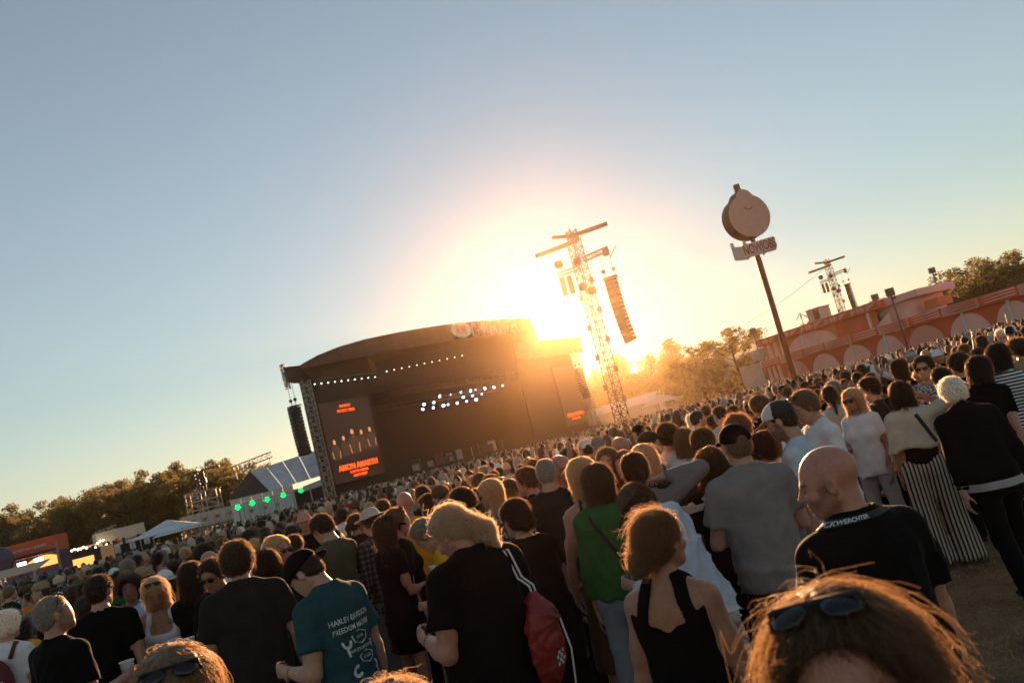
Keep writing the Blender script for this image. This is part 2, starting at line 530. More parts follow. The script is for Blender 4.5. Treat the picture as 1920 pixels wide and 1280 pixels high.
simple('pink_print', (0.85, 0.66, 0.60), 0.8)
simple('logo_white', (0.86, 0.84, 0.82), 0.7)
def truss(mb, a, b, w, bays, r=0.04, faces=True):
    """square lattice mast from a to b"""
    a, b = Vector(a), Vector(b)
    d = (b - a).normalized()
    u = Vector((0, 0, 1)) if abs(d.z) < 0.9 else Vector((0.8, 0.6, 0))
    x = d.cross(u).normalized() * w / 2
    y = x.normalized().cross(d) * w / 2
    cs = [x + y, x - y, -x - y, -x + y]
    for c in cs: mb.bar(a + c, b + c, r * 1.6)
    for i in range(bays):
        p, q = a + (b - a) * (i / bays), a + (b - a) * ((i + 1) / bays)
        for k in range(4):
            c0, c1 = cs[k], cs[(k + 1) % 4]
            mb.bar(p + c0, p + c1, r)
            if faces: mb.bar(p + (c0 if i % 2 else c1), q + (c1 if i % 2 else c0), r)
    return mb
def line_array(top, bottom_shift, n, w, d, hgt, facing, label, name='line_array_speaker', group=None, chain=3.0):
    """hanging column of loudspeaker cabinets that curves towards its foot"""
    root = empty(name, (top[0], top[1], top[2]), facing)
    tag(root, label, 'loudspeaker', group)
    a, p = 0.0, Vector((0, 0, -0.25))
    for i in range(n):
        a = bottom_shift * (i / (n - 1)) ** 1.6
        M = Matrix.Rotation(a, 3, 'X')
        c = p + M @ Vector((0, 0, -hgt / 2))
        mb = MB()
        mb.prism([c + M @ Vector(q) for q in ((-w / 2, -d / 2, -hgt * .44), (w / 2, -d / 2, -hgt * .44), (w / 2, -d / 2, hgt * .44), (-w / 2, -d / 2, hgt * .44))], M @ Vector((0, d * .72, 0)))
        mb.box(c + M @ Vector((0, d * .32, 0)), (w * .8, d * .3, hgt * .62), M)
        mb.build('cabinet', 'cabinet_black', root)
        p = p + M @ Vector((0, 0, -hgt))
    mb = MB().box((0, 0, -0.12), (w * .9, d * 1.2, 0.14))
    mb.bar((0, -d * .4, -0.1), (0, -d * .4, 0.5), 0.06).bar((0, d * .4, -0.1), (0, d * .4, 0.5), 0.06)
    mb.build('rigging_frame', 'dark_metal', root)
    for s in (-1, 1):
        MB().bar((0, s * d * .42, .8), (0, s * d * .42, chain), .045).build('chain', 'dark_metal', root)
        MB().lathe([(0.0, 0.35), (0.2, 0.42), (0.24, 0.6), (0.18, 0.78), (0.0, 0.82)], 10, (0, s * d * .42, 0.1)).build('chain_hoist', 'dark_metal', root)
    return root

# ------------------------------------------------------------------ main stage, seen from its left: the far end is half as far again
SA, SB = at(560, 685, 109), at(1085, 632, 160)
SE = Vector((SB.x - SA.x, SB.y - SA.y, 0)); STAGE_W = SE.length; SE.normalize()
SN = Vector((-SE.y, SE.x, 0))                        # away from the audience
def st(u, v, back=0.0):
    """point of the stage front (or of a plane further back) seen at a place in the frame"""
    r = ray(u, v); o = Vector((0, 0, CAM_H))
    return o + r * ((SA + SN * back - o).dot(SN) / r.dot(SN))
def sp(s, z, back=0.0):
    return Vector((SA.x, SA.y, 0)) + SE * s + SN * back + Vector((0, 0, z))
def s_of(p): return (p - SA).dot(SE)
def build_stage():
    root = empty('main_stage', sp(0, 0))
    tag(root, 'huge black festival stage with arched roof, side screens and lit lamps', 'stage')
    def part(name, mb, mat, par=root, smooth=False):
        o = mb.build(name, mat, None, smooth)
        o.parent = par
        if par is root: o.matrix_parent_inverse = Matrix.Translation(-root.location)
        return o
    # arched roof: fascia outline traced along the front, pushed back over the stage
    top = [(566, 683), (590, 668), (620, 655), (655, 643), (695, 633), (740, 624), (790, 615), (840, 607), (890, 602), (940, 598), (975, 596.5), (996, 598)]
    bot = [(566, 691), (600, 684), (640, 676), (690, 667), (740, 657), (790, 648), (840, 639), (890, 632), (940, 627), (975, 624), (998, 622)]
    T = [st(*p, -2.0) for p in top]; Bt = [st(*p, -2.0) for p in bot]
    n = len(bot)
    # cloth panels of the fascia, one after the other
    Ts = [T[0]] + [None] * (n - 2) + [T[-1]]
    sT = [s_of(p) for p in T]
    def topz(s):
        return float(np.interp(s, sT, [p.z for p in T]))
    for i in range(n - 1):
        a, b = Bt[i], Bt[i + 1]
        sa, sb = s_of(a) + 0.03, s_of(b) - 0.03
        P = [sp(sa, a.z, -2), sp(sb, b.z, -2), sp(sb, topz(sb), -2), sp(sa, topz(sa), -2)]
        part('fascia_panel', MB().prism(P, SN * 0.25), 'fascia_cloth')
    roof = MB()
    for i in range(len(T) - 1):
        a, b = T[i], T[i + 1]
        a2, b2 = a + Vector((0.5, 8, -3.4)), b + Vector((0.5, 8, -3.4))
        roof.prism([a + SN * .3 - Vector((0, 0, .05)), b + SN * .3 - Vector((0, 0, .05)), b2, a2], Vector((0, 0, -0.5)))
    part('roof', roof, 'fascia_cloth')
    s0, s1 = s_of(T[0]), s_of(T[-1])
    zc = 16.5
    # side wings: header beams over the screens
    lw0, lw1 = s_of(st(531, 691)), s_of(st(690, 672))
    zt, zb = st(600, 681).z, st(600, 709).z
    part('left_header', MB().prism([sp(lw0, zb), sp(lw1, zb), sp(lw1, zt), sp(lw0, zt)], Vector((0.3, 3, 0))), 'fascia_cloth')
    rw0, rw1 = s_of(st(962, 645)), s_of(st(1086, 632))
    zt2, zb2 = st(1060, 634).z, st(1060, 662).z
    part('right_header', MB().prism([sp(rw0, zb2), sp(rw1, zb2), sp(rw1, zt2), sp(rw0, zt2)], Vector((0.3, 3, 0))), 'fascia_cloth')
    # black drapes: side walls, back wall, roof underside
    dl0, dl1 = s_of(st(578, 720)), s_of(st(725, 800))
    part('left_drape', MB().prism([sp(dl0, 0, 1.5), sp(dl1, 0, 1.5), sp(dl1, zb + .1, 1.5), sp(dl0, zb + .1, 1.5)], SN * 0.4), 'stage_black')
    dr0, dr1 = s_of(st(985, 700)), s_of(st(1084, 680))
    part('right_drape', MB().prism([sp(dr0, 0, 1.5), sp(dr1, 0, 1.5), sp(dr1, zb2 + .1, 1.5), sp(dr0, zb2 + .1, 1.5)], SN * 0.4), 'stage_black')
    bk0, bk1 = s_of(st(640, 800, 18)), s_of(st(1080, 700, 18))
    part('back_wall', MB().prism([sp(bk0, 0, 18), sp(bk1, 0, 18), sp(bk1, 19.5, 18), sp(bk0, 19.5, 18)], SN * 0.4), 'stage_black')
    part('side_wall', MB().prism([sp(dl1 - .4, 0, 2), sp(dl1, 0, 2), sp(bk0 + .4, 0, 18), sp(bk0, 0, 18)], Vector((0, 0, 17.5))), 'stage_black')
    part('side_wall', MB().prism([sp(dr1 - .4, 0, 2), sp(dr1, 0, 2), sp(bk1, 0, 18), sp(bk1 - .4, 0, 18)], Vector((0, 0, 17.0))), 'stage_black')
    part('deck', MB().prism([sp(dl0 + .5, 0, -1), sp(dr1, 0, -1), sp(bk1, 0, 17.8), sp(bk0, 0, 17.8)], Vector((0, 0, 2.2))), 'stage_black')
    part('ceiling_drape', MB().prism([sp(dl1, 16.6, 3.4), sp(dr0, 16.6, 3.4), sp(bk1, 16.0, 17.9), sp(bk0, 16.0, 17.9)], Vector((0, 0, .3))), 'stage_black')
    part('border_drape', MB().prism([sp(dl1, 15.0, 3), sp(dr0, 15.0, 3), sp(dr0, 19.3, 3), sp(dl1, 19.3, 3)], SN * 0.3), 'stage_black')
    part('roof_lining', MB().prism([sp(s_of(p), p.z + .4, 1.6) for p in Bt] + [sp(s_of(Bt[-1]), 14.9, 1.6), sp(dl1, 14.9, 1.6), sp(dl0, zb - .2, 1.6)], SN * .3), 'stage_black')
    # roof trusses with lamps
    for k, (z, bk) in enumerate(((14.6, 2.2), (13.2, 8.0))):
        part('lamp_truss', truss(MB(), sp(dl1, z, bk), sp(dr0, z, bk), 0.7, 40, 0.05), 'dark_metal')
    # rows of small lit lamps
    spots = [(330 + 37.8 * i, 480 - 4.5 * i, 0.4) for i in range(10)] + [(735 + 42.5 * i, 408 - 8.8 * i, 0.5) for i in range(11)]
    for x, y, bk in spots:
        c = st(480 + x / 3, 560 + y / 3, bk)
        part('lamp', MB().lathe([(0.0, 0.07), (0.07, 0.06), (0.095, 0.0), (0.07, -0.06), (0.0, -0.07)], 8, c), 'lamp_white')
    blue = [(945, 592), (1000, 582), (1035, 548), (1095, 538), (1153, 527), (1207, 518), (1235, 513), (1287, 504), (1338, 497), (1388, 488), (998, 612), (1055, 600), (1080, 595), (1132, 586), (1166, 552), (1185, 576), (1218, 543), (1238, 567), (1270, 535), (938, 621)]
    for i, (x, y) in enumerate(blue):
        c = st(480 + x / 3, 560 + y / 3, 9.0)
        r = 0.24 if i % 7 == 0 else 0.15 + .05 * (i % 3)
        part('moving_head_lamp', MB().lathe([(0.0, r), (r * .8, r * .7), (r, 0.0), (r * .8, -r * .7), (0.0, -r)], 8, c), 'lamp_blue')
    for x, y, r in ((1525, 265, .3), (1540, 262, .42), (1556, 258, .4), (1515, 322, .3)):
        c = st(480 + x / 3, 560 + y / 3, 0.6)
        part('flood_lamp', MB().lathe([(0.0, r), (r * .8, r * .7), (r, 0.0), (r * .8, -r * .7), (0.0, -r)], 8, c), 'lamp_white')
    for u, v in ((900, 680), (935, 676)):
        MB()
    # screens
    def screen(c00, c10, c11, c01, nm):
        P = [st(*c00, 0.6), st(*c10, 0.6), st(*c11, 0.6), st(*c01, 0.6)]
        s_a, s_b = (s_of(P[0]) + s_of(P[3])) / 2, (s_of(P[1]) + s_of(P[2])) / 2
        z_a, z_b = (P[2].z + P[3].z) / 2, (P[0].z + P[1].z) / 2
        fr = part('screen', MB().prism([sp(s_a, z_a, .6), sp(s_b, z_a, .6), sp(s_b, z_b, .6), sp(s_a, z_b, .6)], SN * 0.5), 'screen_black')
        return s_a, s_b, z_a, z_b, fr
    simple('screen_black', (0.022, 0.018, 0.017), 0.35, emit=(0.05, 0.02, 0.012), estr=0.15)
    simple('screen_skin', (0.2, 0.1, 0.06), 0.6, emit=(1.0, 0.36, 0.17), estr=0.30)
    simple('screen_grey', (0.05, 0.045, 0.04), 0.6, emit=(0.5, 0.3, 0.2), estr=0.05)
    simple('screen_hair', (0.02, 0.015, 0.01), 0.6, emit=(0.3, 0.14, 0.07), estr=0.08)
    M0 = Matrix((SE, Vector((0, 0, 1)), -SN)).transposed()
    def letters(txt, s, z, width, mat, par, back=0.5, squash=1.0, bold=0.0, height=None, name='lettering'):
        me = text_mesh(txt, 1.0, 0.03, 0, 1.0, bold)
        xs = [v.co.x for v in me.vertices]; ys = [v.co.y for v in me.vertices]
        k = width / max(1e-4, (max(xs) - min(xs)))
        ky = height / (max(ys) - min(ys)) if height else k * squash
        cx, cyy = (max(xs) + min(xs)) / 2, (max(ys) + min(ys)) / 2
        for v in me.vertices:
            v.co = sp(s, z, back) + M0 @ Vector(((v.co.x - cx) * k, (v.co.y - cyy) * ky, v.co.z))
        o = link(name, me, mat)
        o.parent = par
        return o
    s_a, s_b, z_a, z_b, scr = screen((594, 758), (690, 742), (722, 887), (632, 906), 'l')
    W = s_b - s_a; sm = (s_a + s_b) / 2; Hh = z_b - z_a
    letters('SUNDAY', sm, z_b - Hh * .07, W * .22, 'screen_red', scr, .55, 1.0, .012)
    letters('19 OCT 2025', sm, z_b - Hh * .13, W * .34, 'screen_red', scr, .55, 1.0, .012)
    letters('AMON AMARTH', sm, z_a + Hh * .175, W * .78, 'screen_red', scr, .55, 1.15, .03)
    letters('LOTTO ARENA', sm, z_a + Hh * .105, W * .36, 'screen_red', scr, .55, 1.0, .012)
    letters('ANTWERP', sm, z_a + Hh * .055, W * .28, 'screen_red', scr, .55, 1.0, .012)
    # five people pictured on the screen
    def ring(s, z, rx, rz, n=14): return [sp(s + rx * math.cos(2 * math.pi * k / n), z + rz * math.sin(2 * math.pi * k / n), .575) for k in range(n)]
    for k, (fx, fz, sc) in enumerate(((0.14, 0.50, .9), (0.33, 0.53, .9), (0.52, 0.585, 1.15), (0.70, 0.565, .9), (0.88, 0.58, .95))):
        s = s_a + W * fx; z = z_a + Hh * fz; q = W * 0.045 * sc
        body = [(-2.0, -1.9), (-1.5, -1.5), (-.5, -1.2), (.5, -1.2), (1.5, -1.5), (2.0, -1.9), (1.8, -7.0), (-1.8, -7.0)]
        b = part('screen_figure', MB().prism([sp(s + x * q, z + y * q, .59) for x, y in body], SN * 0.02), 'screen_hair', scr)
        for nm, mt, pts, o in (('screen_figure_head', 'screen_skin', ring(s, z, q * .62, q * .95), 0), ('screen_figure_hair', 'screen_hair', ring(s, z + q * .25, q * .85, q * 1.25), 1)):
            part(nm, MB().prism([p + SN * (0.008 * o) for p in pts], SN * 0.004), mt, scr)
        if k == 2: part('screen_figure_beard', MB().prism([sp(s - q * .5, z - q * .5, .571), sp(s + q * .5, z - q * .5, .571), sp(s + q * .3, z - q * 2, .571), sp(s - q * .3, z - q * 2, .571)], SN * .003), 'screen_grey', scr)
        for sd in (-1, 1):
            if (k + sd) % 2: part('screen_figure_arm', MB().prism([sp(s + sd * 1.75 * q, z - 3.6 * q, .58), sp(s + sd * 2.0 * q, z - 3.6 * q, .58), sp(s + sd * 1.7 * q, z - 6.4 * q, .58), sp(s + sd * 1.45 * q, z - 6.2 * q, .58)], SN * .004), 'screen_skin', scr)
    s_a, s_b, z_a, z_b, scr2 = screen((1040, 690), (1078, 682), (1098, 790), (1060, 800), 'r')
    letters('AMON AMARTH', (s_a + s_b) / 2, z_a + (z_b - z_a) * .17, (s_b - s_a) * .78, 'screen_red', scr2, .55, 1.2, .03)
    letters('LOTTO ARENA', (s_a + s_b) / 2, z_a + (z_b - z_a) * .10, (s_b - s_a) * .4, 'screen_red', scr2, .55, 1.1, .012)
    # logo and name on the fascia
    c = st(866, 618, -2.25); se, ze = s_of(c), c.z
    rx = (s_of(st(884, 614, -2.25)) - s_of(st(848, 622, -2.25))) / 2
    lg = part('logo_disc', MB().prism([sp(se + rx * math.cos(t), ze + rx * .56 * math.sin(t), -2.2) for t in [2 * math.pi * k / 28 for k in range(28)]], SN * 0.15), 'logo_white')
    letters('RW', se, ze, rx * 1.0, 'fascia_red', lg, -2.24, 1.5, .03)
    a, b = s_of(st(886, 614, -2.25)), s_of(st(972, 606, -2.25))
    zt_, zm = st(930, 604, -2.25).z, st(930, 613, -2.25).z
    w = b - a
    letters('RO', a + w * .05, zm + .75, w * .085, 'pink_print', lg, -2.22, 1.2, .03)
    letters('CK', a + w * .05, zm - .75, w * .085, 'pink_print', lg, -2.22, 1.2, .03)
    letters('WERCHTER', a + w * .56, zm, w * .86, 'pink_print', lg, -2.22, 1.0, .035, 2.8)
    # backline on the deck
    rng = random.Random(4)
    for k in range(14):
        s = dl1 + (dr0 - dl1) * (0.2 + 0.05 * k); hgt = rng.uniform(0.7, 1.9)
        part('backline_case', MB().box(sp(s, 2.2 + hgt / 2, rng.uniform(3, 8)), (rng.uniform(.7, 1.4), .8, hgt)), 'dark_metal' if k % 3 else 'truss_metal')
    dk = sp(dl1 + (dr0 - dl1) * .52, 2.2, 7)
    for k, (x, z, r, h_) in enumerate(((-.9, .8, .45, .5), (.9, .8, .45, .5), (0, .5, .6, .7), (-.5, 1.3, .3, .3), (.5, 1.3, .3, .3))):
        part('drum', MB().lathe([(0, -h_ / 2), (r, -h_ / 2), (r, h_ / 2), (0, h_ / 2)], 12, dk + SE * x + Vector((0, 0, z))), 'truss_metal')
    # lattice towers carrying the header ends
    for u, v, bk in ((573, 722, .2),):
        s = s_of(st(u, v, bk))
        part('tower_truss', truss(MB(), sp(s, 0, bk), sp(s, zb, bk), 1.1, 26, 0.07), 'truss_metal')
    s = s_of(st(1070, 662, .2))
    part('tower_truss', truss(MB(), sp(s + 1.2, 0, .2), sp(s + 1.2, zb2, .2), 1.3, 26, 0.08), 'truss_metal')
    part('outrigger', truss(MB(), sp(lw0 - .25, zt + .3, -.3), sp(lw0 - .1, zb - 1.0, -.3), .5, 5, .06), 'dark_metal')
    # hanging loudspeakers either side
    p = st(553, 768, -1.0)
    yaw = math.atan2(-SN.x, -SN.y)
    line_array((p.x, p.y, p.z + 0.6), 0.12, 14, 1.5, 1.2, (p.z - st(581, 856, -1.0).z) / 14, math.atan2(-SE.y, -SE.x), 'black line array hanging left of the main stage', chain=4.5, group='hanging loudspeaker columns')
    p = st(1084, 690, -1.0)
    line_array((p.x, p.y, p.z), 0.12, 12, 1.4, 1.2, (p.z - st(1096, 745, -1.0).z) / 12, math.atan2(-SE.y, -SE.x), 'slim line array hanging at the far right stage edge', group='hanging loudspeaker columns')
    return root
simple('fascia_red', (0.35, 0.12, 0.07), 0.8)
build_stage()

# ------------------------------------------------------------------ delay towers
def delay_tower(u_base, depth, height, label, array_label, mirror=1, cam_faces=True):
    b = Vector((ray(u_base, hor(u_base)).x, ray(u_base, hor(u_base)).y, 0)) * depth
    root = empty('delay_tower', b, RAD(-6))
    tag(root, label, 'tower', 'delay towers')
    z = height
    truss(MB(), (0, 0, 0), (0, 0, z), 1.1, 26, 0.065).build('mast', 'dark_metal', root)
    for k in range(9):                       # junction boxes up the mast
        MB().box((-.8 if k % 2 else .75, -.5, z * (.18 + .075 * k)), (.45, .4, .6)).build('junction_box', 'dark_metal', root)
    MB().bar((-4.4, -.3, z - .6), (0.4, -.3, z - .2), .35, .42).build('cross_arm', 'dark_metal', root)
    MB().bar((-0.4, .5, z + .6), (4.0, .5, z + .9), .35, .42).build('cross_arm', 'dark_metal', root)
    MB().bar((-2.2, 1.4, z + 1.3), (.6, 1.4, z + .7), .3, .35).build('stub_arm', 'dark_metal', root)
    truss(MB(), (0, 0, z - .2), (0, .2, z + 1.2), .8, 2, .1).build('mast_head', 'dark_metal', root)
    truss(MB(), (.5, 0, z - 2.3), (3.4, 0, z - 1.9), .5, 4, .06).build('lamp_arm', 'dark_metal', root)
    MB().box((3.0, 0, z - 2.2), (.7, .5, .8)).bar((3.3, 0, z - 2.9), (4.2, 0, z - 1.8), .1).build('camera_head', 'dark_metal', root)
    truss(MB(), (-2.6, 0, z - 3.2), (0, 0, z - 3.0), .4, 4, .05).build('side_arm', 'dark_metal', root)
    for x in (-2.3, -1.5):
        MB().prism([(x - .28, -.3, z - 5.6), (x + .28, -.3, z - 5.6), (x + .28, -.3, z - 3.6), (x - .28, -.3, z - 3.6)], (0, .6, 0)).build('side_speaker', 'cabinet_black', root)
    for x, zz in ((-2.2, -2.2), (-.2, -2.4), (-.3, -5.2), (.5, -5.9)):
        MB().lathe([(0, .5), (.42, .35), (.5, 0), (.4, -.4), (0, -.5)], 10, (x, -.4, z + zz)).build('hoist', 'dark_metal', root)
    for sx in (-1, 1):
        for sy in (-1, 1):
            MB().bar((sx * .75, sy * .75, 1.8), (sx * 2.6, sy * 2.6, 0), .12).build('stay', 'truss_metal', root)
    ax = b + root.rotation_euler.to_matrix() @ Vector((2.75 * mirror, -.2, z - 4.9))
    line_array(ax, 0.13, 16, 1.25, 1.35, 0.44, RAD(-104), array_label, group='hanging loudspeaker columns')
    return root
delay_tower(1166, 84, 21.8, 'tall lattice delay tower with crossed arms right of the stage', 'big curved line array hanging from the delay tower')
delay_tower(1606, 168, 22.5, 'smaller lattice delay tower rising behind the pavilion', 'dark line array peeking over the pavilion roof', 0.9)
p0, p1 = at(1551, 499, 166), at(1040, 700, 130)
tag(MB().tube([p0.lerp(p1, t) + Vector((0, 0, -5.0 * math.sin(math.pi * t))) for t in [i / 16 for i in range(17)]], 0.035, 5).build('cable', 'dark_metal'), 'thin cable sagging from the far delay tower across the sky', 'cable')

# ------------------------------------------------------------------ pole sign
simple('rust_pole', (0.24, 0.085, 0.030), 0.55, 0.2, var=0.25)
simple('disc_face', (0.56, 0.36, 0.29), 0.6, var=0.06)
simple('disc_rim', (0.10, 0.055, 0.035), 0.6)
simple('sign_white', (0.62, 0.55, 0.55), 0.6, var=0.05)
simple('sign_red', (0.45, 0.13, 0.08), 0.6)
def pole_sign():
    D = 46.0
    b = Vector((ray(1487, hor(1487)).x, ray(1487, hor(1487)).y, 0)) * D
    root = empty('pole_sign', b)
    tag(root, 'rusty pole topped by a thick round drum and a small letter sign', 'sign')
    loc = lambda u, v: at(u, v, D) - b
    z = lambda u, v: loc(u, v).z
    zt, zd, zs = z(1371, 347), z(1392, 402), z(1410, 464)
    MB().tube([(0, 0, 0), (0, 0, zs - .5)], .17, 12).build('pole', 'rust_pole', root, True)
    MB().tube([(0, 0, zs - .6), (0, 0, zd - 1)], .14, 10).build('pole_neck', 'disc_rim', root, True)
    MB().box((0, 0, (zd + zt) / 2 + .9), (.3, .3, zt - zd - 1.2)).build('stem', 'rust_pole', root)
    M = Matrix.Rotation(RAD(14), 3, 'Z') @ Matrix.Rotation(RAD(6), 3, 'Y')
    R = 1.34
    out = []
    for k in range(56):
        t = 2 * math.pi * k / 56
        r = R + 0.34 * max(0, 1 - ((t - RAD(96)) / RAD(24)) ** 2)
        out.append(Vector((r * math.cos(t), 0, r * .98 * math.sin(t))))
    c = Vector((0, 0, zd))
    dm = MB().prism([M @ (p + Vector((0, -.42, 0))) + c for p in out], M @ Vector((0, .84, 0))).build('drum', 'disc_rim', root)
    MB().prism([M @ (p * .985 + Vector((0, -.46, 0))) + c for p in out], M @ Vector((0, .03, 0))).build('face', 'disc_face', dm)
    MB().tube([M @ Vector((.62 * math.sin(a) * .55, -.475, .78 - .42 * math.cos(a))) + c for a in [RAD(-50 + 10 * k) for k in range(11)]], .022, 5).build('smile_line', 'disc_rim', dm)
    # boards either side of the pole that meet in a V
    def board(yaw, off, txt):
        M2 = Matrix.Rotation(yaw, 3, 'Z')
        W, Hh = (1.75, .74) if txt else (1.25, .72)
        pts = []
        nn = 30
        for k in range(nn):
            x = -W / 2 + W * k / (nn - 1)
            pts.append(Vector((x, 0, -Hh / 2 - .05 * abs(math.sin(k * 1.35)))))
        for k in range(nn):
            x = W / 2 - W * k / (nn - 1)
            pts.append(Vector((x, 0, Hh / 2 + .05 * abs(math.sin(k * 1.35)) + (.25 if k > nn - 5 else 0))))
        o = Vector((0, 0, zs)) + M2 @ Vector(off)
        bo = MB().prism([M2 @ p + o for p in pts], M2 @ Vector((0, .12, 0))).build('sign_board', 'sign_white', root)
        if txt:
            for mat, bd, dy, nm in (('logo_white', .05, -.05, 'letter_edge'), ('sign_red', .0, -.09, 'lettering')):
                me = text_mesh(txt, .60, .03, 0, .98, bd + .02)
                for v in me.vertices:
                    v.co = M2 @ Vector((v.co.x * .66, dy - v.co.z, v.co.y * 1.35)) + o
                link(nm, me, mat, bo)
    board(RAD(-12), (.22, -.30, 0), 'NOWJOBS')
    board(RAD(38), (-.95, .35, -.06), None)
pole_sign()

# ------------------------------------------------------------------ pink and red pavilion
simple('pav_red', (0.68, 0.115, 0.05), 0.75, var=0.1, scale=0.5)
simple('pav_orange', (0.72, 0.20, 0.08), 0.75, var=0.1, scale=0.5)
simple('pav_pink', (0.88, 0.50, 0.43), 0.75, var=0.08, scale=0.5)
simple('pav_rose', (0.74, 0.33, 0.27), 0.75, var=0.08, scale=0.5)
simple('pav_white', (0.70, 0.62, 0.58), 0.75, var=0.06)
simple('grey_panel', (0.34, 0.31, 0.30), 0.6)
def pavilion():
    P1, P2 = at(1428, 677, 122), at(1873, 545, 85)
    E = Vector((P2.x - P1.x, P2.y - P1.y, 0)); L = E.length; E.normalize()
    N = Vector((-E.y, E.x, 0))
    if N.y < 0: N = -N
    o = Vector((P1.x, P1.y, 0))
    root = empty('pavilion', o, math.atan2(E.y, E.x))
    tag(root, 'long two-storey bar pavilion with red and pink geometric panels', 'building')
    def s_at(u, v):
        r = ray(u, v); c = Vector((0, 0, CAM_H)); t = (o - c).dot(N) / r.dot(N)
        p = c + r * t
        return (p - o).dot(E), p.z
    zb_t = P1.z; zb_b = s_at(1433, 690)[1]
    z_t = s_at(1530, 601)[1]; z_u = s_at(1530, 616)[1]
    sU = s_at(1643, 572)[0]
    Lt = L + 22
    def bx(name, s0, s1, z0, z1, y0, y1, mat):
        MB().box(((s0 + s1) / 2, (y0 + y1) / 2, (z0 + z1) / 2), (s1 - s0, y1 - y0, z1 - z0)).build(name, mat, root)
    def flat(name, pts, y, mat, th=.05):
        MB().prism([(s, y, z) for s, z in pts], (0, th, 0)).build(name, mat, root)
    bx('lower_wall', 0, Lt, 0, zb_b, .3, 9, 'pav_red')
    bx('lower_band', -.4, Lt - 5, zb_b, zb_t, -.3, 9.2, 'pav_rose')
    bx('upper_wall', .4, sU - 5, zb_t, z_u, .8, 8, 'pav_orange')
    bx('roof_band', -.2, sU, z_u, z_t, .2, 8.4, 'pav_red')
    bx('roof_return', sU + .003, sU + 5, z_u + .1, z_t - .1, 1.5, 8, 'pav_pink')
    bx('upper_return', sU - 5, sU + 3, zb_t, z_u, 2.2, 8, 'pav_pink')
    bx('side_box', sU + 4.5, sU + 6.5, zb_t + .4, z_u - .7, 2.6, 5, 'pav_orange')
    # striped fields of the lower band: alternately red and rose, each with three slats
    n = 12
    for k in range(n):
        a, b = -.4 + (Lt - 5) * k / n, -.4 + (Lt - 5) * (k + 1) / n
        if k % 2 == 0: flat('band_panel', [(a + .02, zb_b + .02), (b - .02, zb_b + .02), (b - .02, zb_t - .02), (a + .02, zb_t - .02)], -.34, 'pav_red', .035)
        for j in range(3):
            z = zb_b + (zb_t - zb_b) * (.22 + .28 * j)
            x0 = a + (b - a) * .10
            flat('band_stripe', [(x0, z), (b - (b - a) * .06, z + .03), (b - (b - a) * .06, z + .17), (x0 + .5, z + .09)], -.385, 'pav_pink' if k % 2 == 0 else 'pav_red', .04)
    # domes on the lower wall with white posts
    x, k = 0.6, 0
    bx_w = 5.6
    for q in range(3):
        flat('tooth_panel', [(.3 + q * 1.15, .0), (1.25 + q * 1.15, .0), (1.05 + q * 1.15, zb_b - .1), (.5 + q * 1.15, zb_b - .1)], .24, 'pav_pink')
    x = 4.4
    while x + bx_w < Lt - 1:
        r = bx_w / 2 * (1.0 if k % 3 else .86)
        pts = [(x + r, 0)] + [(x + r - r * math.cos(t), (zb_b - .25) * math.sin(t) ** .8) for t in [math.pi * i / 22 for i in range(23)]]
        flat('dome_panel', pts[1:], .22, 'pav_pink' if k % 4 else 'pav_rose', .07)
        if k % 3 != 1:
            bx('post', x + r * .86, x + r * .86 + .34, 0, zb_b - .02, .02, .2, 'pav_white')
        x += r * 2 + .35; k += 1
    # roof band triangles
    nn = 5
    w = (sU + .1) / nn
    for q in range(nn):
        a = q * w
        flat('arrow_panel', [(a + w * .03, z_u + .06), (a + w * .03, z_t - .08), (a + w * .22, (z_u + z_t) / 2)], .14, 'pav_rose')
        for j in range(4):
            c = a + w * (.26 + .07 * j)
            flat('arrow_panel', [(c, z_u + .1), (c, z_t - .12), (c + w * .06, (z_u + z_t) / 2)], .14, 'pav_rose' if j % 2 else 'pav_pink')
        flat('wedge_panel', [(a + w * .58, z_u + .06), (a + w * .58, z_t - .3), (a + w * .985, z_t - .08)], .14, 'pav_rose')
    # upper wall: teeth, dome, posts, lens shapes
    zl, zh = zb_t, z_u
    for q in range(3):
        c = 1.0 + q * 1.5
        flat('tooth_panel', [(c, zl), (c + 1.15, zl), (c + .85, zh - .03), (c + .25, zh - .03)], .72, 'pav_pink')
    dm = [(5.6 + 4.9 - 4.9 * math.cos(t), zl + (zh - zl - .1) * math.sin(t)) for t in [math.pi * i / 24 for i in range(25)]]
    flat('dome_panel', dm, .72, 'pav_pink', .07)
    bx('post', 9.0, 9.4, zl, zh - .05, .5, .7, 'pav_white')
    flat('field_panel', [(15.7, zl), (23, zl), (23, zh - .1), (15.7, zh - .1)], .74, 'pav_red')
    bx('post', 21.6, 22.0, zl, zh - .05, .5, .7, 'pav_white')
    flat('wedge_panel', [(22.4, zl), (25, zl), (25, zh - .8)], .68, 'pav_pink')
    for c, wd in ((26.0, 3.4), (30.0, 1.7), (32.6, 1.5)):
        if c + wd < sU - 5.0:
            flat('lens_panel', [(c, zl), (c + wd * .3, zl), (c + wd, (zl + zh) / 2), (c + wd * .3, zh - .1), (c, zh - .1)], .70, 'pav_red')
    bx('screen_panel', sU - 4.6, sU - .6, zl + .7, zh - .5, 1.6, 1.8, 'grey_panel')
    # white banner and open end at the right
    bx('end_post', Lt - 5.0, Lt - 4.4, zb_b - .3, zb_t + .1, -.45, -.36, 'pav_white')
    flat('white_flag', [(Lt - 4.2, .9), (Lt - 2.4, .9), (Lt - 2.0, zb_b - .1), (Lt - 4.4, zb_b - .1)], .06, 'pav_white')
    bx('end_canopy', Lt - 4.39, Lt + 8, zb_t - .45, zb_t - .1, -.3, 8, 'pav_rose')
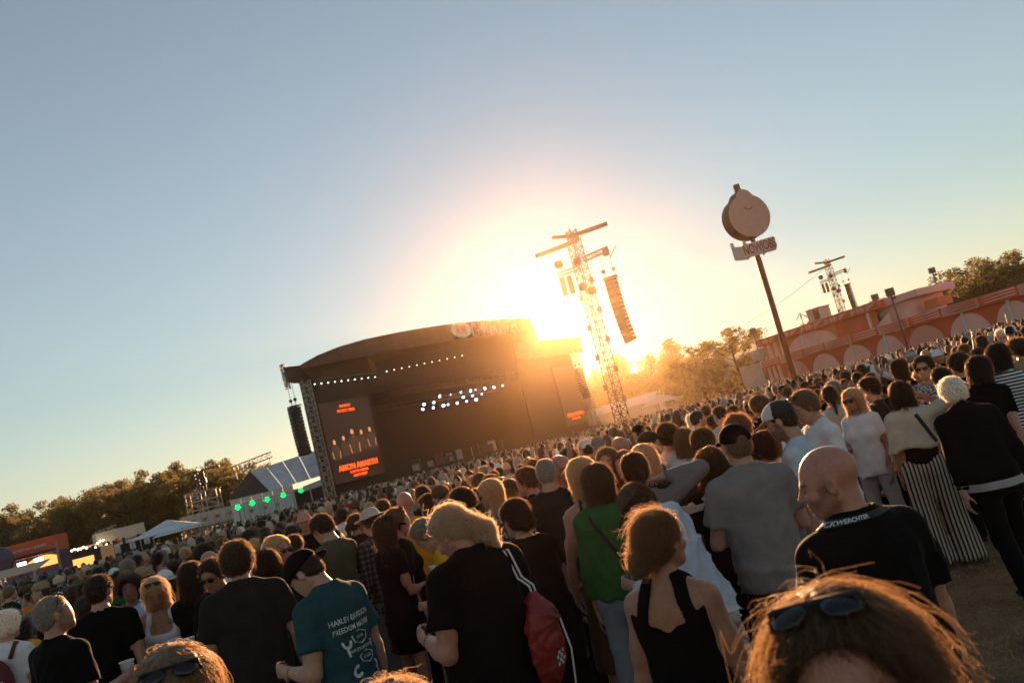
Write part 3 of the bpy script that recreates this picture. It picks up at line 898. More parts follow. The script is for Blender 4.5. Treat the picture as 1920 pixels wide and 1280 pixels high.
    bx('end_opening', Lt - 4.3, Lt + 8, zb_b + .05, zb_t - .46, .2, 8, 'stage_black')
    bx('end_rail', Lt - 4.35, Lt + 8, zb_b - .25, zb_b, -.3, .1, 'pav_rose')
    bx('orange_post', Lt - .9, Lt - .4, 0, zb_b - .26, -.1, .1, 'pav_orange')
    # things standing on the roof
    for q, (s, w_, h_) in enumerate(((12.2, 2.4, 1.7),)):
        c = o + E * s + N * 2.0
        t = tag(empty('roof_cabin', (c.x, c.y, z_t), root.rotation_euler.z), 'small pale cabin box standing on the pavilion roof', 'cabin')
        MB().box((0, 0, h_ / 2), (w_, 2, h_)).build('wall', 'cream_panel', t)
        MB().box((w_ * .25, -1.03, h_ * .5), (w_ * .45, .05, h_ * .8)).build('shutter', 'rust_pole', t)
        MB().box((0, 0, h_ + .06), (w_ + .2, 2.2, .1)).build('roof', 'dark_metal', t)
    for q, (s, ph) in enumerate(((7.0, 'nearer its left end'), (9.0, 'beside the pale cabin'))):
        c = o + E * s + N * 3.5
        t = tag(empty('umbrella_frame', (c.x, c.y, z_t), 0), 'closed thin parasol frame on the pavilion roof %s' % ph, 'parasol', 'parasol frames on the pavilion roof')
        mb = MB().bar((0, 0, 0), (0, 0, 2.2), .08)
        mb.build('mast', 'dark_metal', t)
        for j in range(6):
            a = j * math.pi / 3
            MB().bar((0, 0, 2.1), (.9 * math.cos(a), .9 * math.sin(a), 1.2), .05).build('rib', 'truss_metal', t)
    return o, E, N
pavilion()
def lamp_post(u, v_top, depth, label):
    b = Vector((ray(u, hor(u)).x, ray(u, hor(u)).y, 0)) * depth
    zt = at(u, v_top, depth).z
    b = Vector((at(u, v_top, depth).x, at(u, v_top, depth).y, 0))
    t = tag(empty('flood_light_mast', b), label, 'light mast', 'flood light masts')
    MB().tube([(0, 0, 0), (0, 0, zt - .5)], .1, 6).build('pole', 'dark_metal', t)
    MB().box((0, 0, zt - .1), (.9, .5, .9)).box((.3, 0, zt - .9), (.3, .3, .3)).build('lamp_head', 'dark_metal', t)
lamp_post(1411, 620, 118, 'slim flood light mast left of the pavilion end')
lamp_post(1668, 546, 96, 'slim flood light mast behind the upper storey corner')
lamp_post(1640, 556, 118, 'slim grey speaker mast beside the far line array')
lamp_post(1747, 506, 128, 'slender flood light mast among the trees behind the wing')

# ------------------------------------------------------------------ tents and stalls right of the stage
def ground_pt(u, depth):
    r = ray(u, hor(u)); return Vector((r.x, r.y, 0)) * depth
def gable_tent(a, b, width, eave, ridge, name, label, bays, wall='white_pvc', roof='white_pvc', group=None, open_front=False):
    """long tent with its ridge from a to b"""
    E = (b - a); L = E.length
    root = empty(name, a, math.atan2(E.y, E.x))
    tag(root, label, 'tent', group)
    w = width / 2
    for k in range(bays):
        x0, x1 = L * k / bays + .04, L * (k + 1) / bays - .04
        for sd in (-1, 1):
            MB().prism([(x0, sd * (w + .25), eave - .08), (x1, sd * (w + .25), eave - .08), (x1, 0, ridge), (x0, 0, ridge)], (0, 0, .06)).build('roof_sheet', roof, root)
            if not (open_front and sd == -1):
                MB().box(((x0 + x1) / 2, sd * w, eave / 2), (x1 - x0, .08, eave - .1)).build('wall_sheet', wall, root)
    for k in range(bays + 1):
        for sd in (-1, 1):
            MB().bar((L * k / bays, sd * (w + .06), 0), (L * k / bays, sd * (w + .06), eave - .1), .12).build('post', 'truss_metal', root)
    for x in (0.0, L):
        MB().prism([(x, -w, 0), (x, w, 0), (x, w, eave), (x, 0, ridge - .05), (x, -w, eave)], (.06, 0, 0)).build('gable', wall, root)
    return root
gable_tent(ground_pt(1096, 182), ground_pt(1256, 168), 9, 3.9, 5.7, 'marquee', 'long white marquee between the stage and the trees', 6)
def pop_tent(u, depth, w, h, label, mat='white_pvc', group='small white tents'):
    c = ground_pt(u, depth)
    t = tag(empty('canopy_tent', c, RAD(20)), label, 'tent', group)
    mb = MB()
    for k in range(4):
        a0, a1 = RAD(45 + 90 * k), RAD(135 + 90 * k)
        MB().prism([(w * .72 * math.cos(a0), w * .72 * math.sin(a0), h * .68), (w * .72 * math.cos(a1), w * .72 * math.sin(a1), h * .68), (0, 0, h)], (0, 0, -.05)).build('roof_sheet', mat, t)
        MB().bar((w * .7 * math.cos(a0), w * .7 * math.sin(a0), 0), (w * .7 * math.cos(a0), w * .7 * math.sin(a0), h * .67), .1).build('pole', 'truss_metal', t)
    return t
pop_tent(1243, 150, 6, 4.6, 'pointed white canopy in front of the marquee end')
pop_tent(1268, 175, 8, 5.0, 'flat white canopy just right of the marquee')
pop_tent(1298, 180, 6, 4.6, 'small white canopy left of the red stalls')
for k, u in enumerate((1312, 1332, 1352, 1372, 1392, 1412)):
    c = ground_pt(u, 165 - 4 * k)
    t = tag(empty('market_stall', c, RAD(14)), 'low reddish stall in the row by the dark trees, %s from the left' % nth(k), 'stall', 'reddish stalls by the trees')
    MB().box((0, 0, 1.4), (2.2, 2, 2.8)).build('wall', 'pav_rose', t)
    MB().box((0, -.2, 2.95), (2.6, 2.8, .25)).build('roof', 'pav_red' if k % 2 else 'cream_panel', t)
    MB().box((0, -1.04, 1.9), (1.5, .08, .8)).build('hatch', 'stage_black' if k % 3 else 'white_pvc', t)
c = ground_pt(1416, 112)
t = tag(empty('video_board', c, RAD(-20)), 'tilted grey board on posts beside the pavilion end', 'board')
MB().box((0, 0, 3.0), (3.0, .2, 3.6)).build('panel', 'grey_panel', t)
MB().bar((1.3, .2, 0), (1.3, .2, 5.6), .25).build('post', 'dark_metal', t)
MB().bar((-1.3, .2, 0), (-1.3, .2, 1.2), .25).build('post', 'dark_metal', t)
MB().box((1.4, 0, 5.8), (1.6, 1.2, 1.5)).build('speaker_box', 'grey_panel', t)

# ------------------------------------------------------------------ site left of the stage
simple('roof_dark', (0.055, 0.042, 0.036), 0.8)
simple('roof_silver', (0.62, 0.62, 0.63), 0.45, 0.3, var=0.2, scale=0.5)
simple('stall_orange', (0.62, 0.11, 0.02), 0.6, var=0.15, scale=1.0)
simple('stall_purple', (0.085, 0.045, 0.06), 0.7)
simple('stall_blue', (0.10, 0.15, 0.30), 0.7, var=0.2)
simple('stall_warm', (0.5, 0.25, 0.07), 0.7, emit=(1.0, 0.45, 0.10), estr=.5)
simple('awning_cream', (0.50, 0.38, 0.26), 0.8)
simple('banner_print', (0.5, 0.5, 0.5), 0.7, var=0.5, scale=3.0)
# big tent hall left of the stage: dark gable towards us, silver roof running to the stage
def hall():
    D = 112.0
    a = ground_pt(438, D); b = ground_pt(556, D * 1.02)
    E = (b - a); L = E.length
    root = empty('tent_hall', a, math.atan2(E.y, E.x))
    tag(root, 'white tent hall with dark hipped roof left of the stage', 'building')
    ze = at(470, 927, D).z; zr = at(480, 880, D).z
    zs = ze
    for k in range(6):
        x0, x1 = L * k / 6 + .02, L * (k + 1) / 6 - .02
        MB().box(((x0 + x1) / 2, 0, zs / 2), (x1 - x0, .1, zs)).build('wall_sheet', 'white_pvc', root)
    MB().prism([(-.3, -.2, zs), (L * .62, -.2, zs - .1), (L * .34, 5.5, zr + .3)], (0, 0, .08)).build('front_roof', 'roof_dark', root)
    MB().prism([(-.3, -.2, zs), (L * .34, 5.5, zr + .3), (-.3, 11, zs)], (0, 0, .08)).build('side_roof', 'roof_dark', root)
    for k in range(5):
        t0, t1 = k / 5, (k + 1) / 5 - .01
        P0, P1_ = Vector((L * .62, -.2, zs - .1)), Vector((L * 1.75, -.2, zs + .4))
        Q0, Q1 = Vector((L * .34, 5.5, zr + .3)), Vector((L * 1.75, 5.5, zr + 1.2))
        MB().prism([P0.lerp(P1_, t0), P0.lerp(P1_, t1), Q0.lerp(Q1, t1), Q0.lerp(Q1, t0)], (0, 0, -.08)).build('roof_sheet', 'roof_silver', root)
    MB().box((L * 1.2, .3, zs * .42), (L * 1.1, .1, zs * .84)).build('black_fence_cloth', 'stage_black', root)
    MB().prism([(L * 1.15, -.25, zs * .86), (L * 1.75, -.25, zs * 1.0), (L * 1.75, -.25, zs * .8), (L * 1.15, -.25, zs * .7)], (0, .05, 0)).build('valance', 'white_pvc', root)
    truss(MB(), (L * .1, 5, zr + 1.2), (L * .75, 5, zr + 2.0), .8, 9, .06).build('roof_truss', 'truss_metal', root)
    for x in (L * .12, L * .7):
        MB().bar((x, 5, zr - .4), (x, 5, zr + 1.6), .12).build('truss_leg', 'truss_metal', root)
hall()
# scaffold tower
def scaffold():
    D = 100.0
    c = ground_pt(392, D)
    zt = at(372, 884, D).z
    root = tag(empty('scaffold_tower', c, RAD(12)), 'open steel scaffold tower against the left trees', 'scaffold')
    w = 2.0
    H_ = zt * .72
    for x in (-w, 0, w):
        for y in (-w * .7, w * .7):
            MB().bar((x, y, 0), (x * .9, y, H_), .13).build('upright', 'truss_metal', root)
    lv = 6
    for k in range(1, lv + 1):
        z = H_ * k / lv
        for y in (-w * .7, w * .7):
            MB().bar((-w, y, z), (w, y, z), .09).build('ledger', 'truss_metal', root)
            s = 1 if k % 2 else -1
            MB().bar((-w * s, y, z), (0, y, z - H_ / lv), .08).bar((0, y, z), (w * s, y, z - H_ / lv), .08).build('brace', 'truss_metal', root)
    truss(MB(), (0, 0, H_), (0, 0, zt), .8, 6, .09).build('mast', 'dark_metal', root)
    MB().bar((-2.4, 0, zt), (2.6, 0, zt + .2), .2).bar((0, -1, zt + .3), (0, 1, zt + .3), .2).build('cross_arm', 'dark_metal', root)
    for q in range(4):
        MB().box((-.6 + .4 * q, -.5, zt - .5 - .7 * (q % 2)), (.5, .5, .6)).build('lamp_head', 'dark_metal', root)
scaffold()
# gates with green arrows
for k, (u, v) in enumerate(((447, 954), (474, 946), (502, 939), (532, 931), (565, 922))):
    D = 82 + 2 * k
    c = at(u, v, D)
    root = tag(empty('entrance_gate', (c.x, c.y, 0), RAD(8)), 'steel gate frame under a lit green arrow, %s from the left' % nth(k), 'gate', 'green arrow gates')
    z = c.z + .35
    for x in (-1.0, 1.0):
        MB().bar((x, 0, 0), (x, 0, z), .12).build('post', 'truss_metal', root)
    MB().bar((-1.0, 0, z), (1.0, 0, z), .12).build('beam', 'truss_metal', root)
    a = .34
    MB().prism([(-a * .55, -.12, z + .1), (a * .55, -.12, z + .1), (a * .55, -.12, z - a * .55), (a, -.12, z - a * .55), (0, -.12, z - a * 1.35), (-a, -.12, z - a * .55), (-a * .55, -.12, z - a * .55)], (0, .1, 0)).build('green_arrow', 'arrow_green', root)
# white barrier with printed banners
def banner_fence(u0, u1, d0, d1, z0, z1, n, label, mat='white_pvc', prints=True):
    a, b = ground_pt(u0, d0), ground_pt(u1, d1)
    E = b - a; L = E.length
    root = tag(empty('banner_fence', a, math.atan2(E.y, E.x)), label, 'fence', 'banner fences left of the stage')
    for k in range(n):
        x0, x1 = L * k / n + .03, L * (k + 1) / n - .03
        p = MB().box(((x0 + x1) / 2, 0, (z0 + z1) / 2), (x1 - x0, .06, z1 - z0)).build('banner', mat, root)
        if prints and k % 2:
            MB().prism([((x0 + x1) / 2 + q * math.cos(t), -.045, (z0 + z1) / 2 + .22 * math.sin(t)) for t in [2 * math.pi * i / 12 for i in range(12)] for q in (.34,)], (0, .012, 0)).build('print', 'sign_red', p)
    for k in range(n + 1):
        MB().bar((L * k / n, .1, 0), (L * k / n, .1, z1), .12).build('post', 'truss_metal', root)
banner_fence(344, 438, 86, 92, 2.1, 3.6, 8, 'pale banner fence under the scaffold tower', 'cream_panel')
banner_fence(452, 528, 86, 92, 1.7, 3.1, 6, 'white banner fence with red marks beside the tent hall')
def box_trailer():
    D = 92.0
    a, b = ground_pt(112, D * .96), ground_pt(278, D * 1.02)
    E = b - a; L = E.length
    z1 = at(270, 987, D).z + .3
    root = tag(empty('trailer', a, math.atan2(E.y, E.x)), 'long cream trailer with bulbs behind a banner rail', 'trailer')
    MB().box((L * .72, 2, z1 * .62 + .3), (L * .56, 3, z1 * .76)).build('body', 'cream_panel', root)
    MB().box((L * .24, 2, z1 * .40), (L * .40, 3, z1 * .7)).build('dark_body', 'stage_black', root)
    MB().box((L * .24, 1.8, z1 * .78), (L * .42, 3.4, .2)).build('canopy', 'awning_cream', root)
    for k in range(2):
        MB().box((L * (.52 + .11 * k), .46, z1 * .66), (.5, .06, .9)).build('window', 'lens', root)
    MB().box((L * .66, .46, z1 * .72), (.35, .06, .8)).build('window', 'stall_orange', root)
    rng = random.Random(8)
    for k in range(16):
        x = L * (.08 + .032 * k)
        MB().lathe([(0, .1), (.09, .05), (.1, 0), (.07, -.08), (0, -.1)], 6, (x, -.3, z1 * .8 - .5 * math.sin(k * .9) * (k > 6) - .02 * k + rng.uniform(-.1, .1))).build('bulb', 'lamp_warm', root)
    truss(MB(), (L * .46, 1.5, z1 * 1.02), (L * .70, 1.5, z1 * 1.10), .8, 5, .05).build('roof_truss', 'truss_metal', root)
    a2 = tag(empty('banner_rail', ground_pt(148, D * .9), root.rotation_euler.z), 'black rail with grey printed banners before the cream trailer', 'fence')
    L2 = L * .80
    MB().bar((0, 0, z1 * .62), (L2, 0, z1 * .74), .12).bar((0, 0, z1 * .30), (L2, 0, z1 * .40), .12).build('rail', 'dark_metal', a2)
    MB().box((L2 / 2, .5, z1 * .3), (L2, .1, z1 * .6)).build('backing', 'stage_black', a2)
    for k in range(5):
        x = L2 * (k + .5) / 5
        z = z1 * (.46 + .11 * (k + .5) / 5)
        MB().box((x, -.1, z), (L2 / 5 - .9, .06, z1 * .24)).build('banner', 'banner_print', a2)
        MB().bar((x + L2 / 10, 0, 0), (x + L2 / 10, 0, z1 * .76), .25).build('post', 'stage_black', a2)
simple('lamp_warm', (0.8, 0.6, 0.4), 0.4, emit=(1.0, 0.72, 0.42), estr=5)
box_trailer()
pop_tent(318, 78, 6.0, 3.6, 'pale blue canopy tent between banner rail and fence', 'white_pvc')
pop_tent(338, 88, 5.0, 3.3, 'second canopy tent behind the pale blue one', 'white_pvc')
def food_stall():
    D = 50.0
    c = ground_pt(62, D)
    root = tag(empty('food_stall', c, RAD(6)), 'food stall under a bright orange sign at the left edge', 'stall')
    r = RAD(6)
    zt, zs, zc = at(95, 1003, D).z, at(95, 1034, D).z, at(100, 1068, D).z
    W = 3.3
    MB().box((0, 1.6, zs / 2), (W, .1, zs)).build('back_wall', 'stall_purple', root)
    for sx in (-1, 1):
        MB().box((sx * (W / 2 - .05), .8, zs / 2), (.1, 1.5, zs)).build('side_wall', 'stall_purple', root)
    MB().box((0, .7, (zs + zt) / 2), (W, 1.7, zt - zs)).build('sign_box', 'stall_orange', root)
    MB().box((0, -.17, zs + .1), (W, .03, .2)).build('sign_edge', 'stall_purple', root)
    me = text_mesh('DE FRIETUUR & BURGERS', .22, .012, 0, 1.0, .006)
    for v in me.vertices: v.co = Vector((v.co.x * .82 + .1, -.17 - v.co.z, v.co.y + (zs + zt) / 2 + .02))
    link('lettering', me, 'sign_white', root)
    MB().prism([(W * (-.42 + .84 * t / 12), 1.5, zc + .62 + .45 * math.sin(math.pi * t / 12)) for t in range(13)] + [(W * .42, 1.5, zc + .35), (-W * .42, 1.5, zc + .35)], (0, .05, 0)).build('lit_menu', 'stall_warm', root)
    for x in (-.9, .15):
        MB().box((x, .6, zs - .28), (.45, .2, .22)).build('lamp', 'lamp_white', root)
    MB().box((0, -.1, zc / 2), (W, .5, zc)).build('counter', 'stall_blue', root)
    MB().box((W / 2 + .03, -.1, zs * .62), (.12, .12, zs * 1.2)).build('corner_post', 'stall_rose', root)
    c2 = ground_pt(5, D * .96)
    t = tag(empty('round_sign', c2), 'round dark violet sign on a post by the food stall', 'sign')
    MB().bar((0, 0, 0), (0, 0, 2.4), .1).build('post', 'stall_rose', t)
    MB().prism([(.85 * math.cos(a), -.1, 3.1 + .85 * math.sin(a)) for a in [2 * math.pi * i / 24 for i in range(24)]], (0, .2, 0)).build('disc', 'stall_violet', t)
    MB().prism([(.85 * math.cos(a), -.13, 3.1 + .85 * math.sin(a)) for a in [math.pi + math.pi * i / 12 for i in range(13)]], (0, .025, 0)).build('disc_band', 'stall_purple', t)
    c3 = ground_pt(20, D * .82)
    t = tag(empty('awning_table', c3, RAD(5)), 'long cream awning over a blue counter at the left edge', 'stall')
    MB().prism([(-3.5, -.6, 2.05), (1.6, -.6, 2.05), (1.6, .9, 2.42), (-3.5, .9, 2.42)], (0, 0, .05)).build('awning', 'awning_cream', t)
    MB().box((-1, .2, .75), (4.6, .6, 1.5)).build('counter', 'stall_blue', t)
    for x in (-3.3, 1.4): MB().bar((x, -.4, 0), (x, -.4, 2.08), .1).build('pole', 'truss_metal', t)
    c4 = ground_pt(112, D * 1.05)
    t = tag(empty('globe_lamp', c4), 'pinkish globe lamp on a pole right of the food stall', 'lamp')
    MB().bar((0, 0, 0), (0, 0, 2.2), .08).build('pole', 'dark_metal', t)
    MB().lathe([(0, 2.1), (.3, 2.2), (.42, 2.55), (.36, 2.9), (0, 3.1)], 12).build('globe', 'sign_white', t, True)
    c5 = ground_pt(135, D * 1.3)
    t = tag(empty('ticket_booth', c5), 'low dark booth with a yellow lit hatch', 'booth')
    MB().box((0, 0, 1.3), (6, 2, 2.6)).build('wall', 'stage_black', t)
    MB().box((1.2, -1.03, 1.75), (2.4, .05, .7)).build('hatch', 'stall_warm', t)
simple('stall_rose', (0.35, 0.20, 0.24), 0.6)
simple('stall_violet', (0.085, 0.065, 0.12), 0.6)
food_stall()

# ------------------------------------------------------------------ bodies: distance fields turned into one continuous surface
f32 = np.float32
def A3(*p): return np.array(p, f32)
def unit(v):
    v = np.asarray(v, f32)
    return v / max(1e-9, float(np.linalg.norm(v)))
def rotx(a): c, s = math.cos(a), math.sin(a); return np.array([[1, 0, 0], [0, c, -s], [0, s, c]], f32)
def roty(a): c, s = math.cos(a), math.sin(a); return np.array([[c, 0, s], [0, 1, 0], [-s, 0, c]], f32)
def rotz(a): c, s = math.cos(a), math.sin(a); return np.array([[c, -s, 0], [s, c, 0], [0, 0, 1]], f32)

def rcone(a, b, ra, rb):
    a = np.asarray(a, f32); ab = np.asarray(b, f32) - a; L = max(1e-9, float(ab @ ab))
    def f(P):
        q = P - a
        t = np.clip(q @ ab / L, 0, 1)
        q = q - t[:, None] * ab
        return np.sqrt(np.einsum('ij,ij->i', q, q)) - (ra + t * (rb - ra))
    return f
def econe(a, b, X, ra, rb):
    """tapered tube of oval section; X = direction of the first radius"""
    a = np.asarray(a, f32); ab = np.asarray(b, f32) - a; L2 = max(1e-9, float(ab @ ab))
    Z = unit(ab); X = unit(np.asarray(X, f32) - Z * float(Z @ np.asarray(X, f32))); Y = np.cross(Z, X)
    B = np.stack([X, Y, Z], 1).astype(f32)
    def f(P):
        q = P - a
        t = np.clip(q @ ab / L2, 0, 1)
        q = (q - t[:, None] * ab) @ B
        rx = ra[0] + t * (rb[0] - ra[0]); ry = ra[1] + t * (rb[1] - ra[1]); rm = np.minimum(rx, ry)
        return (np.sqrt((q[:, 0] / rx) ** 2 + (q[:, 1] / ry) ** 2 + (q[:, 2] / rm) ** 2) - 1) * rm
    return f
def ell(c, r, R=None):
    c = np.asarray(c, f32); r = np.asarray(r, f32); rm = float(r.min())
    def f(P):
        q = P - c
        if R is not None: q = q @ R
        q = q / r
        k = np.sqrt(np.einsum('ij,ij->i', q, q))
        g = q / r
        return k * (k - 1) / np.maximum(1e-6, np.sqrt(np.einsum('ij,ij->i', g, g)))
    return f
def half(p, n):
    """everything behind the plane through p with outward normal n"""
    p = np.asarray(p, f32); n = unit(n)
    return lambda P: (P - p) @ n
def smin(a, b, k):
    h = np.clip(0.5 + 0.5 * (b - a) / k, 0, 1)
    return b + (a - b) * h - k * h * (1 - h)
def smax(a, b, k): return -smin(-a, -b, k)
class Field:
    def __init__(s): s.ops = []
    def u(s, f, k=0.02): s.ops.append(('u', f, k)); return s
    def sub(s, f, k=0.01): s.ops.append(('s', f, k)); return s
    def cut(s, f, k=0.004): s.ops.append(('i', f, k)); return s
    def off(s, r): s.ops.append(('o', r, 0)); return s
    def disp(s, f): s.ops.append(('d', f, 0)); return s
    def __call__(s, P):
        d = np.full(len(P), 9.0, f32)
        for m, f, k in s.ops:
            if m == 'u': d = smin(d, f(P), k)
            elif m == 's': d = smax(d, -f(P), k)
            elif m == 'i': d = smax(d, f(P), k)
            elif m == 'o': d = d - f
            else: d = d + f(P)
        return d
def bounded(f, c, r):
    """a field that is only worked out near the ball it lies in"""
    c = np.asarray(c, f32)
    def g(P):
        q = P - c
        d = (np.sqrt(np.einsum('ij,ij->i', q, q)) - r).astype(f32)
        m = d < 0.06
        if m.any(): d[m] = f(P[m])
        return d
    return g
def grad(f, P, e=0.003):
    g = np.empty_like(P)
    for i in range(3):
        D = np.zeros(3, f32); D[i] = e
        g[:, i] = f(P + D) - f(P - D)
    return g / np.maximum(1e-9, np.linalg.norm(g, axis=1, keepdims=True))

CORN = np.array([(i, j, k) for i in (0, 1) for j in (0, 1) for k in (0, 1)], np.int32)
EDGE = [(0, 1), (2, 3), (4, 5), (6, 7), (0, 2), (1, 3), (4, 6), (5, 7), (0, 4), (1, 5), (2, 6), (3, 7)]
def nets(f, lo, hi, h):
    """surface of the field f inside a box, as quads (surface nets on a sparsely filled grid)"""
    lo = np.asarray(lo, f32); hi = np.asarray(hi, f32)
    q = 4
    nb = np.maximum(2, np.ceil((hi - lo) / (h * q)).astype(int))
    n = nb * q + 1
    # coarse look: only blocks that the surface can reach are filled in
    ax = [lo[i] + h * q * (np.arange(nb[i]) + 0.5) for i in range(3)]
    C = np.stack(np.meshgrid(*ax, indexing='ij'), -1).reshape(-1, 3).astype(f32)
    dc = f(C)
    near = np.abs(dc) < h * q * 1.25
    D = np.repeat(np.repeat(np.repeat(np.sign(dc).reshape(nb).astype(f32), q, 0), q, 1), q, 2)
    D = np.pad(D, ((0, 1), (0, 1), (0, 1)), mode='edge')
    mask = np.zeros(n, bool)
    nz = near.reshape(nb)
    m0 = np.repeat(np.repeat(np.repeat(nz, q, 0), q, 1), q, 2)
    for a in (0, 1):
        for b in (0, 1):
            for c in (0, 1):
                mask[a:a + m0.shape[0], b:b + m0.shape[1], c:c + m0.shape[2]] |= m0
    idx = np.argwhere(mask)
    if len(idx) == 0: return np.zeros((0, 3), f32), np.zeros((0, 4), np.int32)
    D[mask] = f((lo + idx * h).astype(f32))
    ins = D < 0
    s = [ins[a:n[0] - 1 + a, b:n[1] - 1 + b, c:n[2] - 1 + c] for a, b, c in CORN]
    al = s[0].copy(); an = s[0].copy()
    for x in s[1:]:
        al &= x; an |= x
    act = an & ~al
    ci = np.argwhere(act)
    vid = np.full(act.shape, -1, np.int32)
    vid[act] = np.arange(len(ci))
    val = np.stack([D[ci[:, 0] + a, ci[:, 1] + b, ci[:, 2] + c] for a, b, c in CORN], 1)
    acc = np.zeros((len(ci), 3), f32); cnt = np.zeros(len(ci), f32)
    for a, b in EDGE:
        va, vb = val[:, a], val[:, b]
        x = (va < 0) != (vb < 0)
        t = np.where(x, va / np.where(x, va - vb, 1), 0)[:, None]
        p = CORN[a] + t * (CORN[b] - CORN[a])
        acc += np.where(x[:, None], p, 0); cnt += x
    V = lo + (ci + acc / cnt[:, None]) * h
    quads = []
    for axn in range(3):
        o = [i for i in range(3) if i != axn]
        sl0 = [slice(1, n[i] - 1) for i in range(3)]; sl1 = list(sl0)
        sl0[axn] = slice(0, n[axn] - 1); sl1[axn] = slice(1, n[axn])
        a, b = ins[tuple(sl0)], ins[tuple(sl1)]
        e = np.argwhere(a != b)
        if len(e) == 0: continue
        flip = a[tuple(e.T)]
        base = e.copy(); base[:, o[0]] += 1; base[:, o[1]] += 1
        def cell(du, dv):
            c = base.copy(); c[:, o[0]] -= du; c[:, o[1]] -= dv
            return vid[tuple(c.T)]
        Q = np.stack([cell(1, 1), cell(0, 1), cell(0, 0), cell(1, 0)], 1)
        if axn == 1: flip = ~flip
        Q[~flip] = Q[~flip][:, ::-1]
        quads.append(Q)
    Q = np.concatenate(quads)
    Q = Q[(Q >= 0).all(1)]
    return V.astype(f32), Q.astype(np.int32)
def nets_multi(f, lo, hi, h, fine=()):
    """coarse surface with finer patches in some boxes (face, hands), joined in one mesh"""
    V, Q = nets(f, lo, hi, h)
    Vs, Qs, n = [], [], 0
    if len(fine):
        c = V[Q].mean(1)
        keep = np.ones(len(Q), bool)
        for blo, bhi, bh in fine:
            keep &= ~((c > np.asarray(blo) + h * 0.9) & (c < np.asarray(bhi) - h * 0.9)).all(1)
        Q = Q[keep]
    Vs.append(V); Qs.append(Q); n = len(V)
    for blo, bhi, bh in fine:
        v, q = nets(f, blo, bhi, bh)
        Vs.append(v); Qs.append(q + n); n += len(v)
    V = np.concatenate(Vs); Q = np.concatenate(Qs)
    used = np.zeros(len(V), bool); used[Q.ravel()] = True
    mp = np.cumsum(used) - 1
    return V[used], mp[Q].astype(np.int32)
def folds(rng, amp, wl, zdir=0.35):
    """creases of cloth: soft valleys with narrower ridges, stretched along the hang"""
    K = []
    for _ in range(3):
        d = unit(rng.normal(size=3) * A3(1, 1, zdir)) * f32(math.pi / (wl * rng.uniform(0.7, 1.6)))
        e = unit(rng.normal(size=3)) * f32(2 * math.pi / (wl * 3.0))
        e2 = unit(rng.normal(size=3)) * f32(2 * math.pi / (wl * 4.0))
        K.append((d.astype(f32), e.astype(f32), e2.astype(f32), f32(rng.uniform(0, 6)), f32(rng.uniform(0, 6))))
    def f(P):
        s = 0
        for d, e, e2, a, b in K:
            w = 1 - np.abs(np.sin(P @ d + a + 1.3 * np.sin(P @ e + b)))
            s = s - w * w * (0.6 + 0.6 * np.sin(P @ e2 + a))
        return (amp * 0.9) * (s + 0.9)
    return f

# ------------------------------------------------------------------ a person's skeleton
ARMS = {  # upper arm, forearm, hand curl, in the chest frame with x pointing outward
    'down':   ((0.16, -0.06, -1), (0.08, 0.22, -1), 22),
    'down2':  ((0.24, 0.06, -1), (0.02, 0.35, -1), 28),
    'hang':   ((0.30, 0.10, -1), (0.05, 0.10, -1), 25),
    'cup':    ((0.22, 0.02, -1), (-0.22, 1, 0.18), 52),
    'cuphi':  ((0.25, 0.25, -1), (-0.35, 0.75, 0.75), 52),
    'side':   ((0.45, 0.25, -0.8), (0.35, 0.75, 0.25), 52),
    'fold':   ((0.30, 0.22, -1), (-1, 0.60, 0.22), 30),
    'drink':  ((0.38, 0.60, -0.55), (-0.62, 0.02, 0.95), 55),
    'head':   ((0.92, 0.12, 0.52), (-1.0, -0.02, 0.02), 16),
    'brow':   ((0.75, 0.55, 0.15), (-0.95, 0.05, 0.55), 18),
    'pocket': ((0.36, -0.22, -1), (-0.22, 0.62, -0.9), 20),
    'hip':    ((0.62, -0.32, -0.8), (-0.62, 0.55, -0.55), 30),
    'phone':  ((0.26, 0.30, -1), (-0.38, 0.8, 0.42), 45),
    'wave':   ((0.62, 0.25, 0.62), (0.05, 0.15, 1), 10),
    'back':   ((0.30, -0.35, -1), (-0.55, -0.25, -0.75), 30),
    'lap':    ((0.20, 0.25, -1), (-0.30, 1, -0.25), 30),
    'ground': ((0.30, 0.55, -0.85), (0.05, 0.25, -1), 20),
}
LEGS = {  # thigh, shin directions of either leg (x outward, y forward)
    'stand': (((0.06, 0.02, -1), (0.02, -0.04, -1)), ((0.06, 0.00, -1), (0.03, -0.03, -1))),
    'rest':  (((0.10, 0.10, -1), (0.05, -0.16, -1)), ((0.05, -0.03, -1), (0.02, -0.02, -1))),
    'walk':  (((0.04, 0.36, -1), (0.02, 0.02, -1)), ((0.05, -0.22, -1), (0.02, -0.55, -1))),
    'wide':  (((0.20, 0.05, -1), (0.16, -0.04, -1)), ((0.20, 0.02, -1), (0.16, -0.06, -1))),
    'kneel': (((0.15, 0.75, -0.55), (0.10, -1, -0.12)), ((0.15, 0.70, -0.6), (0.10, -1, -0.12))),
    'sit':   (((0.45, 0.85, 0.12), (-0.75, -0.45, -0.15)), ((0.45, 0.85, 0.10), (-0.70, -0.35, -0.15))),
    'lie':   (((0.10, 0.95, 0.35), (0.05, 0.55, -0.8)), ((0.08, 1.0, 0.02), (0.04, 1.0, -0.02))),
}
